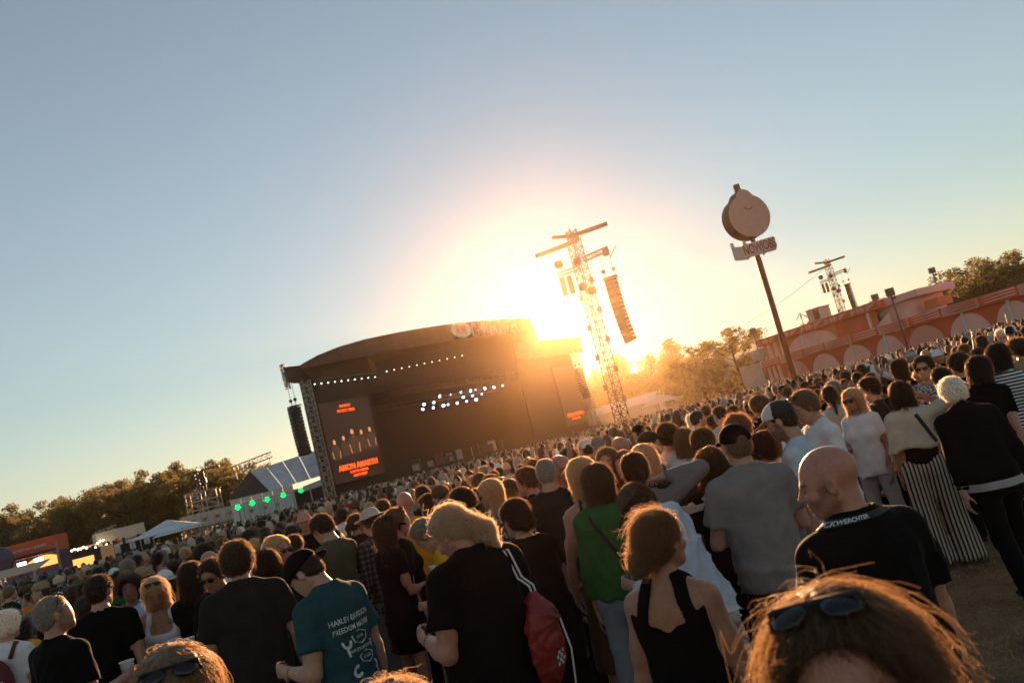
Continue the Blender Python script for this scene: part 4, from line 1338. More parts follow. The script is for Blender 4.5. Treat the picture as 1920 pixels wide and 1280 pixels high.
class Body:
    def __init__(s, H=1.75, girth=1.0, fem=False, lean=0.0, side=0.0, twist=0.0, hyaw=0.0, hpitch=0.0, hroll=0.0,
                 arms=('down', 'down'), legs='stand', belly=0.0, hipz=None):
        k = s.k = H / 1.75
        s.fem, s.g = fem, girth
        R1 = rotz(twist) @ rotx(-lean) @ roty(side)      # chest
        s.R1 = R1
        hipz = (0.93 * k) if hipz is None else hipz
        s.P0 = A3(0, 0, hipz)
        s.waist = s.P0 + R1 @ A3(0, 0, 0.13 * k) * 0.6 + A3(0, 0, 0.05 * k)
        C = lambda x, y, z: s.waist + R1 @ (A3(x, y, z - 1.06) * k)
        s.C = C
        sw = (0.146 if fem else 0.168) * (0.7 + 0.3 * girth)
        s.sw = sw
        s.sh = {1: C(sw, -0.01, 1.402), -1: C(-sw, -0.01, 1.402)}
        s.neck = C(0, -0.012, 1.475)
        s.Rh = R1 @ rotz(hyaw) @ rotx(-hpitch) @ roty(hroll)
        s.hk = k * 0.5 + 0.5 * (0.96 if fem else 1.0)
        s.hc = s.neck + R1 @ A3(0, 0.012, 0.045) * k + s.Rh @ A3(0, 0.028, 0.112) * s.hk
        s.el, s.wr, s.hd, s.curl = {}, {}, {}, {}
        for sd, nm in zip((1, -1), arms):
            ua, fa, cu = nm if not isinstance(nm, str) else ARMS[nm]
            m = A3(sd, 1, 1)
            s.el[sd] = s.sh[sd] + R1 @ (unit(ua) * m) * f32(0.30 * k)
            fd = R1 @ (unit(fa) * m)
            s.wr[sd] = s.el[sd] + fd * f32(0.255 * k)
            s.hd[sd] = fd
            s.curl[sd] = RAD(cu)
        hw = (0.094 if fem else 0.088) * k
        s.hip, s.kn, s.ank = {}, {}, {}
        L = LEGS[legs] if isinstance(legs, str) else legs
        for sd, (th, sh_) in zip((1, -1), L):
            m = A3(sd, 1, 1)
            s.hip[sd] = s.P0 + A3(sd * hw, 0, -0.01 * k)
            s.kn[sd] = s.hip[sd] + unit(th) * m * f32(0.435 * k)
            s.ank[sd] = s.kn[sd] + unit(sh_) * m * f32(0.41 * k)
        if legs in ('stand', 'rest', 'walk', 'wide'):        # both feet reach the ground
            drop = min(s.ank[1][2], s.ank[-1][2]) - 0.075 * k
            for d in (s.hip, s.kn, s.ank, s.el, s.wr, s.sh):
                for sd in d: d[sd] = d[sd] - A3(0, 0, drop)
            for nm in ('P0', 'waist', 'neck', 'hc'):
                setattr(s, nm, getattr(s, nm) - A3(0, 0, drop))
            for sd in (1, -1):                              # shorter leg: straighten onto the ground
                if s.ank[sd][2] > 0.085 * k and legs != 'walk':
                    s.ank[sd][2] = 0.075 * k
        s.belly = belly
    # --- pieces
    def torso(s, grow=0.0):
        k, g, C, R1 = s.k, s.g, s.C, s.R1
        X = R1 @ A3(1, 0, 0)
        w = 0.92 if s.fem else 1.0
        hipx = 0.172 if s.fem else 0.160
        f = Field()
        e = lambda a: (a[0] * k * g + grow, a[1] * k * g + grow)
        f.u(ell(s.P0 + A3(0, -0.01, 0.0), (hipx * k * g + grow, 0.112 * k * g + grow, 0.12 * k + grow)), 0.03)
        f.u(econe(s.P0 + A3(0, 0, 0.03) * k, s.C(0, 0, 1.16), X, e((0.150 * w, 0.105)), e((0.136 * w, 0.098))), 0.06)
        f.u(econe(C(0, 0, 1.14), C(0, -0.006, 1.36), X, e((0.136 * w, 0.098)), e((0.145 * w, 0.102))), 0.06)
        if s.belly:
            f.u(ell(C(0, 0.06 * s.belly + 0.02, 1.05), (0.15 * k * g + grow, 0.12 * k * g + grow, 0.14 * k + grow), R1), 0.08)
        for sd in (1, -1):
            f.u(rcone(s.sh[sd], C(0, -0.01, 1.40), 0.050 * k + grow, 0.072 * k + grow), 0.05)
            f.u(rcone(C(0, -0.02, 1.50), C(sd * s.sw * 0.80, -0.016, 1.425), 0.043 * k + grow, 0.040 * k + grow), 0.04)
            f.u(ell(C(sd * 0.085, -0.045, 1.33), (0.075 * k + grow, 0.055 * k + grow, 0.10 * k + grow), R1), 0.05)
            if s.fem:
                f.u(ell(C(sd * 0.072, 0.085, 1.27), (0.062 * k + grow, 0.055 * k + grow, 0.062 * k + grow), R1), 0.035)
            else:
                f.u(ell(C(sd * 0.075, 0.055, 1.315), (0.08 * k + grow, 0.05 * k + grow, 0.065 * k + grow), R1), 0.04)
        return f
    def arm(s, f, sd, grow=0.0):
        k = s.k; a = (0.86 if s.fem else 1.0) * (0.6 + 0.4 * s.g)
        sh, el, wr = s.sh[sd], s.el[sd], s.wr[sd]
        f.u(rcone(sh, el, 0.052 * k * a + grow, 0.041 * k * a + grow), 0.035)
        mid = sh + (el - sh) * 0.55
        f.u(rcone(mid, mid + (el - sh) * 0.12, 0.050 * k * a + grow, 0.047 * k * a + grow), 0.03)
        m2 = el + (wr - el) * 0.32
        f.u(rcone(el, m2, 0.042 * k * a + grow, 0.044 * k * a + grow), 0.02)
        f.u(rcone(m2, wr, 0.044 * k * a + grow, 0.028 * k * a + grow), 0.02)
    def leg(s, f, sd, grow=0.0):
        k = s.k; a = (1.03 if s.fem else 1.0) * (0.55 + 0.45 * s.g)
        hp, kn, an = s.hip[sd], s.kn[sd], s.ank[sd]
        f.u(rcone(hp, kn, 0.088 * k * a + grow, 0.056 * k * a + grow), 0.05)
        m = kn + (an - kn) * 0.32 + A3(0, -0.012, 0) * k
        f.u(rcone(kn, m, 0.054 * k * a + grow, 0.055 * k * a + grow), 0.03)
        f.u(rcone(m, an, 0.055 * k * a + grow, 0.037 * k * a + grow), 0.03)
    def hand_frame(s, sd):
        d = s.hd[sd]
        inw = s.R1 @ A3(-sd, 0.0, 0.0)                       # palm looks towards the body
        n = unit(inw - d * float(inw @ d)) if abs(float(inw @ d)) < 0.92 else unit(s.R1 @ A3(0, 0, -1) - d * float((s.R1 @ A3(0, 0, -1)) @ d))
        l = np.cross(d, n) * sd
        return d, n, l
    def hand(s, F, sd):
        f = Field()
        F.u(bounded(f, s.wr[sd] + s.hd[sd] * 0.08, 0.15), 0.012)
        k = s.k * (0.90 if s.fem else 1.0)
        d, n, l = s.hand_frame(sd)
        w = s.wr[sd]; c = s.curl[sd]
        f.u(econe(w - d * 0.01 * k, w + d * 0.085 * k, l, (0.028 * k, 0.020 * k), (0.040 * k, 0.013 * k)), 0.015)
        for off, ln in ((-0.030, 0.98), (-0.010, 1.08), (0.010, 1.02), (0.029, 0.80)):
            p = w + (d * 0.088 + l * off) * k
            a = c * 0.7 if off > 0 else c * 0.62
            for seg, (sl, r) in enumerate(((0.040, 0.0092), (0.027, 0.0084), (0.022, 0.0076))):
                q = p + (d * math.cos(a) + n * math.sin(a)) * f32(sl * ln * k)
                f.u(rcone(p, q, r * k, r * 0.93 * k), 0.003)
                p = q; a += c
        p = w + (d * 0.022 - l * 0.026 + n * 0.006) * k
        q = p + unit(d * 0.62 - l * 0.66 + n * 0.42) * f32(0.045 * k)
        f.u(rcone(p, q, 0.015 * k, 0.0105 * k), 0.010)
        f.u(rcone(q, q + unit(d * 0.85 - l * 0.15 + n * (0.3 + 0.7 * math.sin(c))) * f32(0.034 * k), 0.0105 * k, 0.0082 * k), 0.004)
    def head(s, f, detail=True):
        R, k, c = s.Rh, s.hk, s.hc
        p = lambda x, y, z: c + R @ (A3(x, y, z) * k)
        m = 0.94 if s.fem else 1.0
        f.u(rcone(C2(s.neck, s.R1, -0.004, -0.045) , p(0, -0.028, -0.055), (0.050 if s.fem else 0.060) * k, (0.046 if s.fem else 0.056) * k), 0.03)
        h = Field()
        h.u(ell(p(0, -0.014, 0.034), A3(0.0765, 0.098, 0.086) * k, R), 0.01)
        h.u(ell(p(0, 0.030, -0.026), A3(0.0625 * m, 0.066, 0.086) * k, R), 0.03)
        h.u(ell(p(0, 0.052, -0.088), A3(0.034 * m, 0.030, 0.026) * k, R), 0.03)
        for sd in (1, -1):
            h.u(rcone(p(sd * 0.055 * m, -0.005, -0.050), p(sd * 0.022, 0.060, -0.092), 0.018 * k, 0.016 * k), 0.02)
        if detail:
            h.u(rcone(p(-0.030, 0.080, 0.014), p(0.030, 0.080, 0.014), 0.012 * k, 0.012 * k), 0.016)
            for sd in (1, -1):
                h.u(ell(p(sd * 0.040, 0.064, -0.030), A3(0.022, 0.020, 0.020) * k, R), 0.018)
                h.sub(ell(p(sd * 0.031, 0.101, -0.004), A3(0.018, 0.017, 0.011) * k, R), 0.010)
                h.u(ell(p(sd * 0.031, 0.0765, -0.004), A3(0.0125, 0.0125, 0.0115) * k, R), 0.002)
                h.u(rcone(p(sd * 0.011, 0.094, -0.036), p(sd * 0.004, 0.098, -0.034), 0.0075 * k, 0.008 * k), 0.006)
            h.u(rcone(p(0, 0.086, 0.010), p(0, 0.109, -0.030), 0.0075 * k, 0.0115 * k), 0.012)
            h.u(ell(p(0, 0.086, -0.058), A3(0.023, 0.011, 0.0065) * k, R), 0.006)
            h.u(ell(p(0, 0.083, -0.071), A3(0.020, 0.011, 0.0075) * k, R), 0.006)
            h.sub(ell(p(0, 0.099, -0.0645), A3(0.024, 0.009, 0.0016) * k, R), 0.003)
        for sd in (1, -1):
            Re = R @ rotz(-sd * 0.35)
            h.u(ell(p(sd * 0.0785, -0.006, -0.006), A3(0.010, 0.021, 0.033) * k, Re), 0.008)
            if detail:
                h.sub(ell(p(sd * 0.088, 0.000, -0.004), A3(0.008, 0.011, 0.018) * k, Re), 0.006)
        f.u(bounded(h, c, 0.165), 0.03)
def C2(neck, R1, y, z):
    return neck + R1 @ A3(0, y, z)

# ------------------------------------------------------------------ clothes, hair and hats as fields round a body
def top_field(B, kind, rng, loose=0.0, hem=None, fold=0.010):
    k, g, C, R1 = B.k, B.g, B.C, B.R1
    X = R1 @ A3(1, 0, 0)
    loc = lambda P: ((P - B.waist) @ R1) / k + A3(0, 0, 1.06)
    if kind in ('tank', 'strap', 'bare'):
        f = B.torso(0.008)
        z0, xs, hw = (1.335, 0.086, 0.027) if kind == 'tank' else (1.29, 0.088, 0.011)
        def mask(P):
            q = loc(P)
            body = smax(q[:, 2] - (z0 - np.where(q[:, 1] > 0.03, 0.045, 0.0) + 0.9 * np.maximum(0, np.abs(q[:, 0]) - 0.09)), np.abs(q[:, 0]) - 0.158, 0.02)
            st = np.maximum(np.abs(np.abs(q[:, 0]) - xs + 0.25 * (q[:, 2] - 1.42)) - hw, q[:, 2] - 1.52)
            if kind == 'tank':
                scoop = -(np.sqrt((q[:, 0] / 0.062) ** 2 + ((q[:, 2] - 1.46) / (0.145 if True else 0.1)) ** 2) - 1) * 0.06
                body = smax(body, scoop, 0.02)
            return smin(body, st, 0.022) * k
        f.cut(mask, 0.003)
        hz = 0.93 if hem is None else hem
        f.cut(half(B.P0 + A3(0, 0, (hz - 0.93) * k), (0, 0, -1)))
        f.disp(folds(rng, fold * 0.25, 0.12))
        return f
    ex = {'tee': 0.012, 'polo': 0.014, 'long': 0.014, 'hoodie': 0.026, 'jacket': 0.024, 'cape': 0.02, 'dress': 0.014}[kind] + loose
    f = B.torso(ex * 0.72)
    hz = {'hoodie': 0.86, 'jacket': 0.80, 'cape': 1.10, 'dress': 0.55}.get(kind, 0.82) if hem is None else hem
    hemc = B.P0 + A3(0, 0, (max(hz, 0.8) - 0.93) * k) + (A3(0, 0.0, 0))
    hipx = 0.172 if B.fem else 0.162
    by = 0.03 * B.belly
    f.u(econe(C(0, 0.004 + by * 0.4, 1.26), hemc, X, (0.150 * k * g + ex, 0.108 * k * g + ex + by * 0.5), (max(hipx, 0.15) * k * g + ex + 0.024, 0.118 * k * g + ex + 0.024 + by)), 0.04)
    if kind == 'dress':
        f.u(econe(B.P0, B.P0 + A3(0, 0.02, (hz - 0.96) * k), A3(1, 0, 0), (hipx * k * g + ex, 0.12 * k * g + ex), (0.20 * k * g + ex, 0.17 * k + ex)), 0.05)
    if kind == 'cape':
        for sd in (1, -1):
            f.u(econe(B.sh[sd] - R1 @ A3(0, 0, 0.02), B.el[sd] + (B.el[sd] - B.sh[sd]) * 0.12, R1 @ A3(0, 1, 0), (0.075 * k, 0.06 * k), (0.11 * k, 0.075 * k)), 0.07)
        f.cut(lambda P: loc(P)[:, 2] * -1 * k + (hz - 0.02 * np.sin(loc(P)[:, 0] * 18)) * k)
    sl = {'tee': 0.66, 'polo': 0.62, 'dress': 0.5}.get(kind)
    for sd in (1, -1):
        if kind == 'cape': continue
        sh, el, wr = B.sh[sd], B.el[sd], B.wr[sd]
        a = (0.88 if B.fem else 1.0) * (0.6 + 0.4 * g)
        if sl:
            end = sh + (el - sh) * sl
            rc = econe(sh, end + (el - sh) * 0.1, R1 @ A3(0, 1, 0), (0.060 * k * a + ex * 0.8, 0.066 * k * a + ex * 0.8), (0.058 * k * a + ex * 1.1, 0.064 * k * a + ex * 1.3))
            hp = half(end, unit(el - sh) + A3(0, 0, -0.1))
            f.u((lambda r, h: (lambda P: np.maximum(r(P), h(P))))(rc, hp), 0.03)
        else:
            f.u(rcone(sh, el, 0.060 * k * a + ex * 0.8, 0.050 * k * a + ex * 0.8), 0.035)
            end = el + (wr - el) * 0.93
            rc = rcone(el, wr, 0.050 * k * a + ex * 0.8, 0.036 * k * a + ex * 0.6)
            hp = half(end, wr - el)
            f.u((lambda r, h: (lambda P: np.maximum(r(P), h(P))))(rc, hp), 0.02)
    if kind == 'hoodie':
        f.u(ell(C(0, -0.085, 1.475), A3(0.105, 0.055, 0.075) * k, R1 @ rotx(0.5)), 0.03)
        f.u(rcone(C(-0.07, 0.02, 1.46), C(0.07, 0.02, 1.46), 0.035 * k, 0.035 * k), 0.04)
    if kind in ('jacket', 'polo'):
        for sd in (1, -1):
            f.u(rcone(C(0, -0.062, 1.53), C(sd * 0.062, -0.01, 1.505), 0.020 * k, 0.018 * k), 0.02)
            f.u(rcone(C(sd * 0.062, -0.01, 1.505), C(sd * 0.045, 0.065, 1.45), 0.018 * k, 0.016 * k), 0.02)
    if kind != 'dress' or True:
        zc = B.P0 + A3(0, 0, (hz - 0.93) * k)
        if kind != 'cape':
            f.cut(half(zc, (0, 0, -1)))
    rn = {'hoodie': (0.060, 0.062, 0.05), 'jacket': (0.060, 0.064, 0.075), 'polo': (0.060, 0.066, 0.07), 'cape': (0.085, 0.08, 0.05), 'dress': (0.085, 0.085, 0.06)}.get(kind, (0.070, 0.074, 0.052))
    f.sub(ell(B.neck + R1 @ (A3(0, 0.012, 0.040) * k), A3(*rn) * k, R1 @ rotx(-0.35)), 0.016)
    calm = lambda P: np.clip((1.43 - loc(P)[:, 2]) / 0.12, 0.06, 1)
    f1, f2 = folds(rng, fold, 0.13), folds(rng, fold * 0.45, 0.055)
    f.disp(lambda P: (f1(P) + f2(P)) * calm(P))
    lowf = folds(rng, fold * 1.1, 0.09, 0.9)
    f.disp(lambda P: (lowf(P) - fold * .5) * np.clip(1.25 - (loc(P)[:, 2] - 0.85) / 0.32, 0, 1))
    return f
def bottom_field(B, kind, rng, fold=0.007):
    k, g = B.k, B.g
    f = Field()
    hipx = 0.172 if B.fem else 0.160
    f.u(ell(B.P0 + A3(0, -0.012, 0.0), (hipx * k * g + 0.008, 0.112 * k * g + 0.010, 0.13 * k)), 0.03)
    if kind in ('skirt', 'maxi'):
        hz = 0.45 if kind == 'skirt' else 0.10
        f.u(econe(B.P0, B.P0 + A3(0, 0, (hz - 0.93) * k), A3(1, 0, 0), (hipx * k * g + 0.02, 0.12 * k * g + 0.02), (0.23 * k, 0.20 * k)), 0.05)
        f.cut(half(B.P0 + A3(0, 0, (hz - 0.93) * k), (0, 0, -1)))
    else:
        gr = {'jeans': 0.012, 'trousers': 0.018, 'wide': 0.045, 'shorts': 0.022}[kind]
        for sd in (1, -1):
            hp, kn, an = B.hip[sd], B.kn[sd], B.ank[sd]
            a = 0.55 + 0.45 * g
            f.u(rcone(hp, kn, 0.090 * k * a + gr * 0.6, 0.060 * k * a + gr), 0.05)
            if kind == 'shorts':
                e = hp + (kn - hp) * 0.95; hpn = half(e, kn - hp)
                f.cut(lambda P, hpn=hpn, x=B.P0[0], sd=sd: np.where((P[:, 0] - x) * sd > 0, hpn(P), -1.0))
            else:
                lo = 0.040 if kind == 'jeans' else (0.10 if kind == 'wide' else 0.052)
                f.u(rcone(kn, an + (an - kn) * 0.08, 0.058 * k * a + gr, lo * k + gr), 0.03)
        if kind != 'shorts':
            zmin = min(B.ank[1][2], B.ank[-1][2])
            if zmin < 0.2: f.cut(half((0, 0, zmin - 0.045 * k), (0, 0, -1)))
    f.cut(half(B.P0 + A3(0, 0, 0.095 * k), (0, 0, 1)))
    f.disp(folds(rng, fold, 0.10))
    return f
def shoe_field(B, sd):
    k = B.k; an = B.ank[sd]
    sh = unit(an - B.kn[sd])
    fw = A3(0.10 * sd, 1, 0) if abs(sh[2]) > 0.6 else unit(A3(0, 0.2, 0) - sh * 0 + A3(0, -sh[1], 0) * 0 + A3(0, 0, 1.0 if sh[1] > 0.5 else -0.5))
    fw = unit(fw)
    up = A3(0, 0, 1) if abs(sh[2]) > 0.6 else -sh
    f = Field()
    b = an - up * 0.040 * k
    f.u(econe(b - fw * 0.045 * k, b + fw * 0.14 * k, np.cross(fw, up), (0.036 * k, 0.034 * k), (0.043 * k, 0.026 * k)), 0.01)
    f.u(rcone(an - up * 0.005, b, 0.045 * k, 0.040 * k), 0.03)
    f.cut(half(an - up * 0.072 * k, -up))
    return f
def hair_field(B, style, rng, vol=1.0):
    R, k, c = B.Rh, B.hk, B.hc
    p = lambda x, y, z: c + R @ (A3(x, y, z) * k)
    t = {'crop': 0.005, 'short': 0.013, 'medium': 0.022, 'curly': 0.042, 'bob': 0.015, 'long': 0.015, 'bun': 0.010, 'pony': 0.010,
         'ring': 0.006, 'wavy': 0.018, 'mop': 0.026, 'lowbun': 0.012, 'grey_pony': 0.016}[style] * vol
    f = Field()
    f.u(ell(p(0, -0.014, 0.034), (A3(0.0765, 0.098, 0.086) + t) * k, R), 0.01)
    low = -0.062 if style in ('crop', 'short', 'ring', 'medium', 'curly', 'mop') else -0.07
    f.u(ell(p(0, -0.050, -0.020), (A3(0.066, 0.056, 0.055) + t * 0.8) * k, R), 0.03)
    f.cut(half(p(0, -0.05, low), R @ A3(0, 0.35, -1)), 0.01)
    if style == 'ring':
        f.cut(half(p(0, -0.02, 0.030), R @ A3(0, 0.25, 1)), 0.008)
    f.cut(half(p(0, 0.078 if style != 'mop' else 0.1, 0.074), R @ A3(0, 0.867, -0.498)), 0.008)
    down = unit(0.55 * (R @ A3(0, 0, -1)) + 0.45 * (B.R1 @ A3(0, -0.25, -1)))
    fr = R @ A3(0, 1, 0)
    if style == 'bob':
        f.u(econe(p(0, -0.024, 0.02), p(0, -0.024, 0.0) + down * f32(0.115 * k), R @ A3(1, 0, 0), (0.088 * k, 0.088 * k), (0.094 * k, 0.080 * k)), 0.03)
        f.cut(half(p(0, -0.02, 0) + down * f32(0.130 * k), down), 0.004)
        f.sub(econe(p(0, 0.110, 0.0), p(0, 0.085, -0.02) + down * f32(0.3 * k), R @ A3(1, 0, 0), (0.058 * k, 0.080 * k), (0.070 * k, 0.090 * k)), 0.012)
    if style in ('long', 'wavy'):
        L = 0.30 if style == 'long' else 0.26
        e = p(0, -0.062, 0.0) + down * f32(L * k)
        f.u(econe(p(0, -0.040, 0.03), e, R @ A3(1, 0, 0), (0.088 * k * vol, 0.062 * k), (0.088 * k * vol, 0.034 * k)), 0.03)
        for sd in (1, -1):
            f.u(econe(p(sd * 0.070, -0.005, 0.0), p(sd * 0.085, -0.004, 0.0) + down * f32(L * 0.75 * k), fr, (0.040 * k, 0.026 * k), (0.038 * k, 0.022 * k)), 0.02)
        f.sub(econe(p(0, 0.110, 0.0), p(0, 0.085, -0.02) + down * f32(0.4 * k), R @ A3(1, 0, 0), (0.058 * k, 0.078 * k), (0.066 * k, 0.080 * k)), 0.012)
    if style == 'bun':
        f.u(ell(p(0.004, -0.150, -0.062), A3(0.046, 0.042, 0.044) * k, R), 0.003)
    if style == 'lowbun':
        f.u(ell(p(0, -0.100, -0.058), A3(0.050, 0.034, 0.036) * k, R), 0.015)
    if style == 'pony':
        f.u(rcone(p(0, -0.105, 0.030), p(0, -0.150, -0.02), 0.022 * k, 0.028 * k), 0.012)
        f.u(rcone(p(0, -0.150, -0.02), p(0, -0.135, -0.02) + down * f32(0.22 * k), 0.030 * k, 0.010 * k), 0.02)
    if style == 'grey_pony':
        q0 = p(0.01, -0.105, -0.02)
        q1 = q0 + B.R1 @ A3(0.055, -0.035, -0.075); q2 = q1 + B.R1 @ A3(0.045, -0.005, -0.085)
        f.u(rcone(q0, q1, 0.042 * k, 0.058 * k), 0.03)
        f.u(rcone(q1, q2, 0.056 * k, 0.034 * k), 0.03)
    if style in ('curly', 'mop', 'medium', 'wavy', 'grey_pony'):
        f.disp(folds(rng, {'curly': 0.012, 'mop': 0.009, 'grey_pony': 0.010}.get(style, 0.006) * vol, 0.03, 1.0))
    f.disp(folds(rng, 0.003, 0.014, 0.15))
    return f
def cap_fields(B, turn=0.0):
    """crown and bill of a baseball cap; turn = pi wears it backwards"""
    R, k, c = B.Rh @ rotz(turn), B.hk, B.hc
    p = lambda x, y, z: c + R @ (A3(x, y, z) * k)
    cr = Field().u(ell(c + B.Rh @ (A3(0, -0.012, 0.036) * k), A3(0.092, 0.112, 0.099) * k, B.Rh), 0.01)
    cr.cut(half(p(0, 0, 0.032), R @ A3(0, 0.10, -1)), 0.005)
    if abs(turn) < 1: cr.sub(ell(p(0, -0.120, 0.036), A3(0.034, 0.04, 0.026) * k, R), 0.004)
    bl = Field().u(ell(p(0, 0.118, 0.030), A3(0.074, 0.085, 0.0075) * k, R @ rotx(-0.30) ), 0.005)
    bl.cut(half(p(0, 0.085, 0.0), R @ A3(0, -1, 0)), 0.004)
    return cr, bl
def hat_field(B, kind):
    R, k, c = B.Rh, B.hk, B.hc
    p = lambda x, y, z: c + R @ (A3(x, y, z) * k)
    f = Field().u(ell(p(0, -0.012, 0.045), A3(0.090, 0.112, 0.095) * k, R), 0.01)
    f.cut(half(p(0, 0, 0.030), R @ A3(0, 0.0, -1)), 0.005)
    if kind == 'straw':
        f.cut(half(p(0, 0, 0.125), R @ A3(0, 0.1, 1)), 0.015)
        f.u(ell(p(0, -0.012, 0.036), A3(0.160, 0.180, 0.009) * k, R), 0.012)
    elif kind == 'bucket':
        br = Field().u(econe(p(0, -0.012, 0.045), p(0, -0.012, 0.012), R @ A3(1, 0, 0), (0.095 * k, 0.115 * k), (0.130 * k, 0.150 * k)), 0.01)
        br.cut(half(p(0, 0, 0.010), R @ A3(0, 0, -1)), 0.003)
        br.cut(half(p(0, 0, 0.050), R @ A3(0, 0, 1)), 0.003)
        f.u(br, 0.01)
    elif kind == 'flat':
        f.u(ell(p(0, 0.085, 0.040), A3(0.065, 0.06, 0.012) * k, R @ rotx(-0.2)), 0.02)
    return f
def glasses_field(B, up=False):
    R, k, c = B.Rh, B.hk, B.hc
    if up:
        R2 = R @ rotx(1.02); o = A3(0, 0.058, 0.118)
    else:
        R2 = R; o = A3(0, 0.100, -0.001)
    p = lambda x, y, z: c + R @ (o * k) + R2 @ (A3(x, y, z) * k)
    ln, fr = Field(), Field()
    for sd in (1, -1):
        ln.u(ell(p(sd * 0.034, -0.004, 0), A3(0.028, 0.007, 0.021) * k, R2 @ rotz(-sd * 0.18)), 0.001)
        fr.u(rcone(p(sd * 0.060, -0.008, 0.010), p(sd * 0.078, -0.10, 0.004), 0.0048 * k, 0.004 * k), 0.001)
    fr.u(rcone(p(-0.058, 0.0, 0.013), p(0.058, 0.0, 0.013), 0.005 * k, 0.005 * k), 0.004)
    return ln, fr
def strands(field, V, B, n, length, rng, style, wild=0.012, m=7, rad=0.0009):
    """single hairs combed over the surface of the under-layer; some stand off and catch the light"""
    R, k, c = B.Rh, B.hk, B.hc
    i = rng.integers(0, len(V), n)
    P = V[i].astype(f32).copy()
    q = (P - c) @ R / k
    up_ = R @ A3(0, 0, 1)
    target = {'bun': A3(0.005, -0.118, -0.02), 'pony': A3(0, -0.105, 0.03), 'lowbun': A3(0, -0.10, -0.055), 'grey_pony': A3(0.05, -0.14, -0.06)}.get(style)
    out = np.empty((n, m, 3), f32)
    step = (length * rng.uniform(0.5, 1.2, n) / (m - 1)).astype(f32)[:, None]
    lift = np.abs(rng.normal(0, 1, n)).astype(f32) * wild
    lift = np.where(rng.random(n) < 0.10, lift * 1.9, lift)[:, None].astype(f32)
    jit = rng.normal(0, 0.35, (n, 3)).astype(f32)
    prev = None
    for s in range(m):
        g = grad(field, P)
        d = field(P)[:, None]
        base = P - g * d
        t = s / (m - 1)
        out[:, s] = base + g * (lift * t ** 1.3 + 0.001) + jit * (0.007 * t * wild / 0.012)
        if target is not None:
            tw = (c + R @ (target * k)) - base
            near = np.linalg.norm(tw, axis=1, keepdims=True)
            dr = np.where(near > 0.05, tw / np.maximum(near, 1e-4), np.cross(g, tw))
        else:
            qq = (base - c) @ R / k
            away = np.stack([qq[:, 0] * 6, qq[:, 1] * 3 - 0.12 + 0 * qq[:, 0], np.full(len(qq), -0.55)], 1).astype(f32)
            dr = away @ R.T
        dr = dr + jit * 0.5
        dr = dr - g * np.einsum('ij,ij->i', dr, g)[:, None]
        dr = dr / np.maximum(1e-5, np.linalg.norm(dr, axis=1, keepdims=True))
        if prev is not None: dr = 0.5 * dr + 0.5 * prev
        prev = dr
        P = (base + dr * step).astype(f32)
    rr = np.linspace(1, 0.45, m)[None, :].repeat(n, 0) * rad
    return out, rr.astype(f32)
def curves_object(name, pts, rad, mat, parent, color):
    n, m, _ = pts.shape
    cu = bpy.data.hair_curves.new(name)
    cu.add_curves([m] * n)
    cu.points.foreach_set('position', pts.astype(f32).ravel())
    a = cu.attributes.get('radius') or cu.attributes.new('radius', 'FLOAT', 'POINT')
    a.data.foreach_set('value', rad.astype(f32).ravel())
    cu.materials.append(MATS[mat])
    o = bpy.data.objects.new(name, cu)
    COL.objects.link(o)
    o.parent = parent
    o.color = (*color, 1)
    return o

SKIN = {'fair': (0.52, 0.30, 0.20), 'tan': (0.40, 0.20, 0.115), 'red': (0.50, 0.24, 0.16), 'brown': (0.16, 0.075, 0.04), 'olive': (0.36, 0.19, 0.11)}
HAIR = {'black': (0.010, 0.008, 0.007), 'brown': (0.050, 0.029, 0.016), 'dark': (0.022, 0.014, 0.009), 'light': (0.15, 0.092, 0.050), 'blond': (0.40, 0.30, 0.185),
        'grey': (0.22, 0.20, 0.18), 'white': (0.55, 0.52, 0.48), 'red': (0.14, 0.052, 0.02)}
def skin_tint(V, B, stubble=0.0, hair=(0.03, 0.02, 0.01), brows=True):
    q = (V - B.hc) @ B.Rh / B.hk
    T = np.ones((len(V), 3), f32)
    x, y, z = np.abs(q[:, 0]), q[:, 1], q[:, 2]
    front = y > 0.055
    lips = front & (x < 0.024) & (z < -0.050) & (z > -0.080) & (y > 0.078)
    T[lips] *= A3(0.85, 0.62, 0.60)
    eye = front & (((x - 0.031) / 0.0115) ** 2 + ((z + 0.004) / 0.0055) ** 2 < 1)
    T[eye] = A3(0.10, 0.08, 0.08)
    brow = front & (np.abs(z - 0.019 + 0.0 * x) < 0.0055) & (x > 0.014) & (x < 0.050) & brows
    T[brow] *= A3(0.30, 0.26, 0.24)
    if stubble:
        st = (((z < -0.036) & (y > -0.01) & ~lips & (z > -0.13)) | ((x > 0.05) & (z < 0.0) & (y > 0.0) & (y < 0.045) & (z > -0.13))) & ~((z > -0.045) & (x < 0.02))
        T[st] *= (1 - stubble)
    rosy = front & (x > 0.02) & (z < -0.012) & (z > -0.045)
    T[rosy] *= A3(1.05, 0.92, 0.90)
    return T

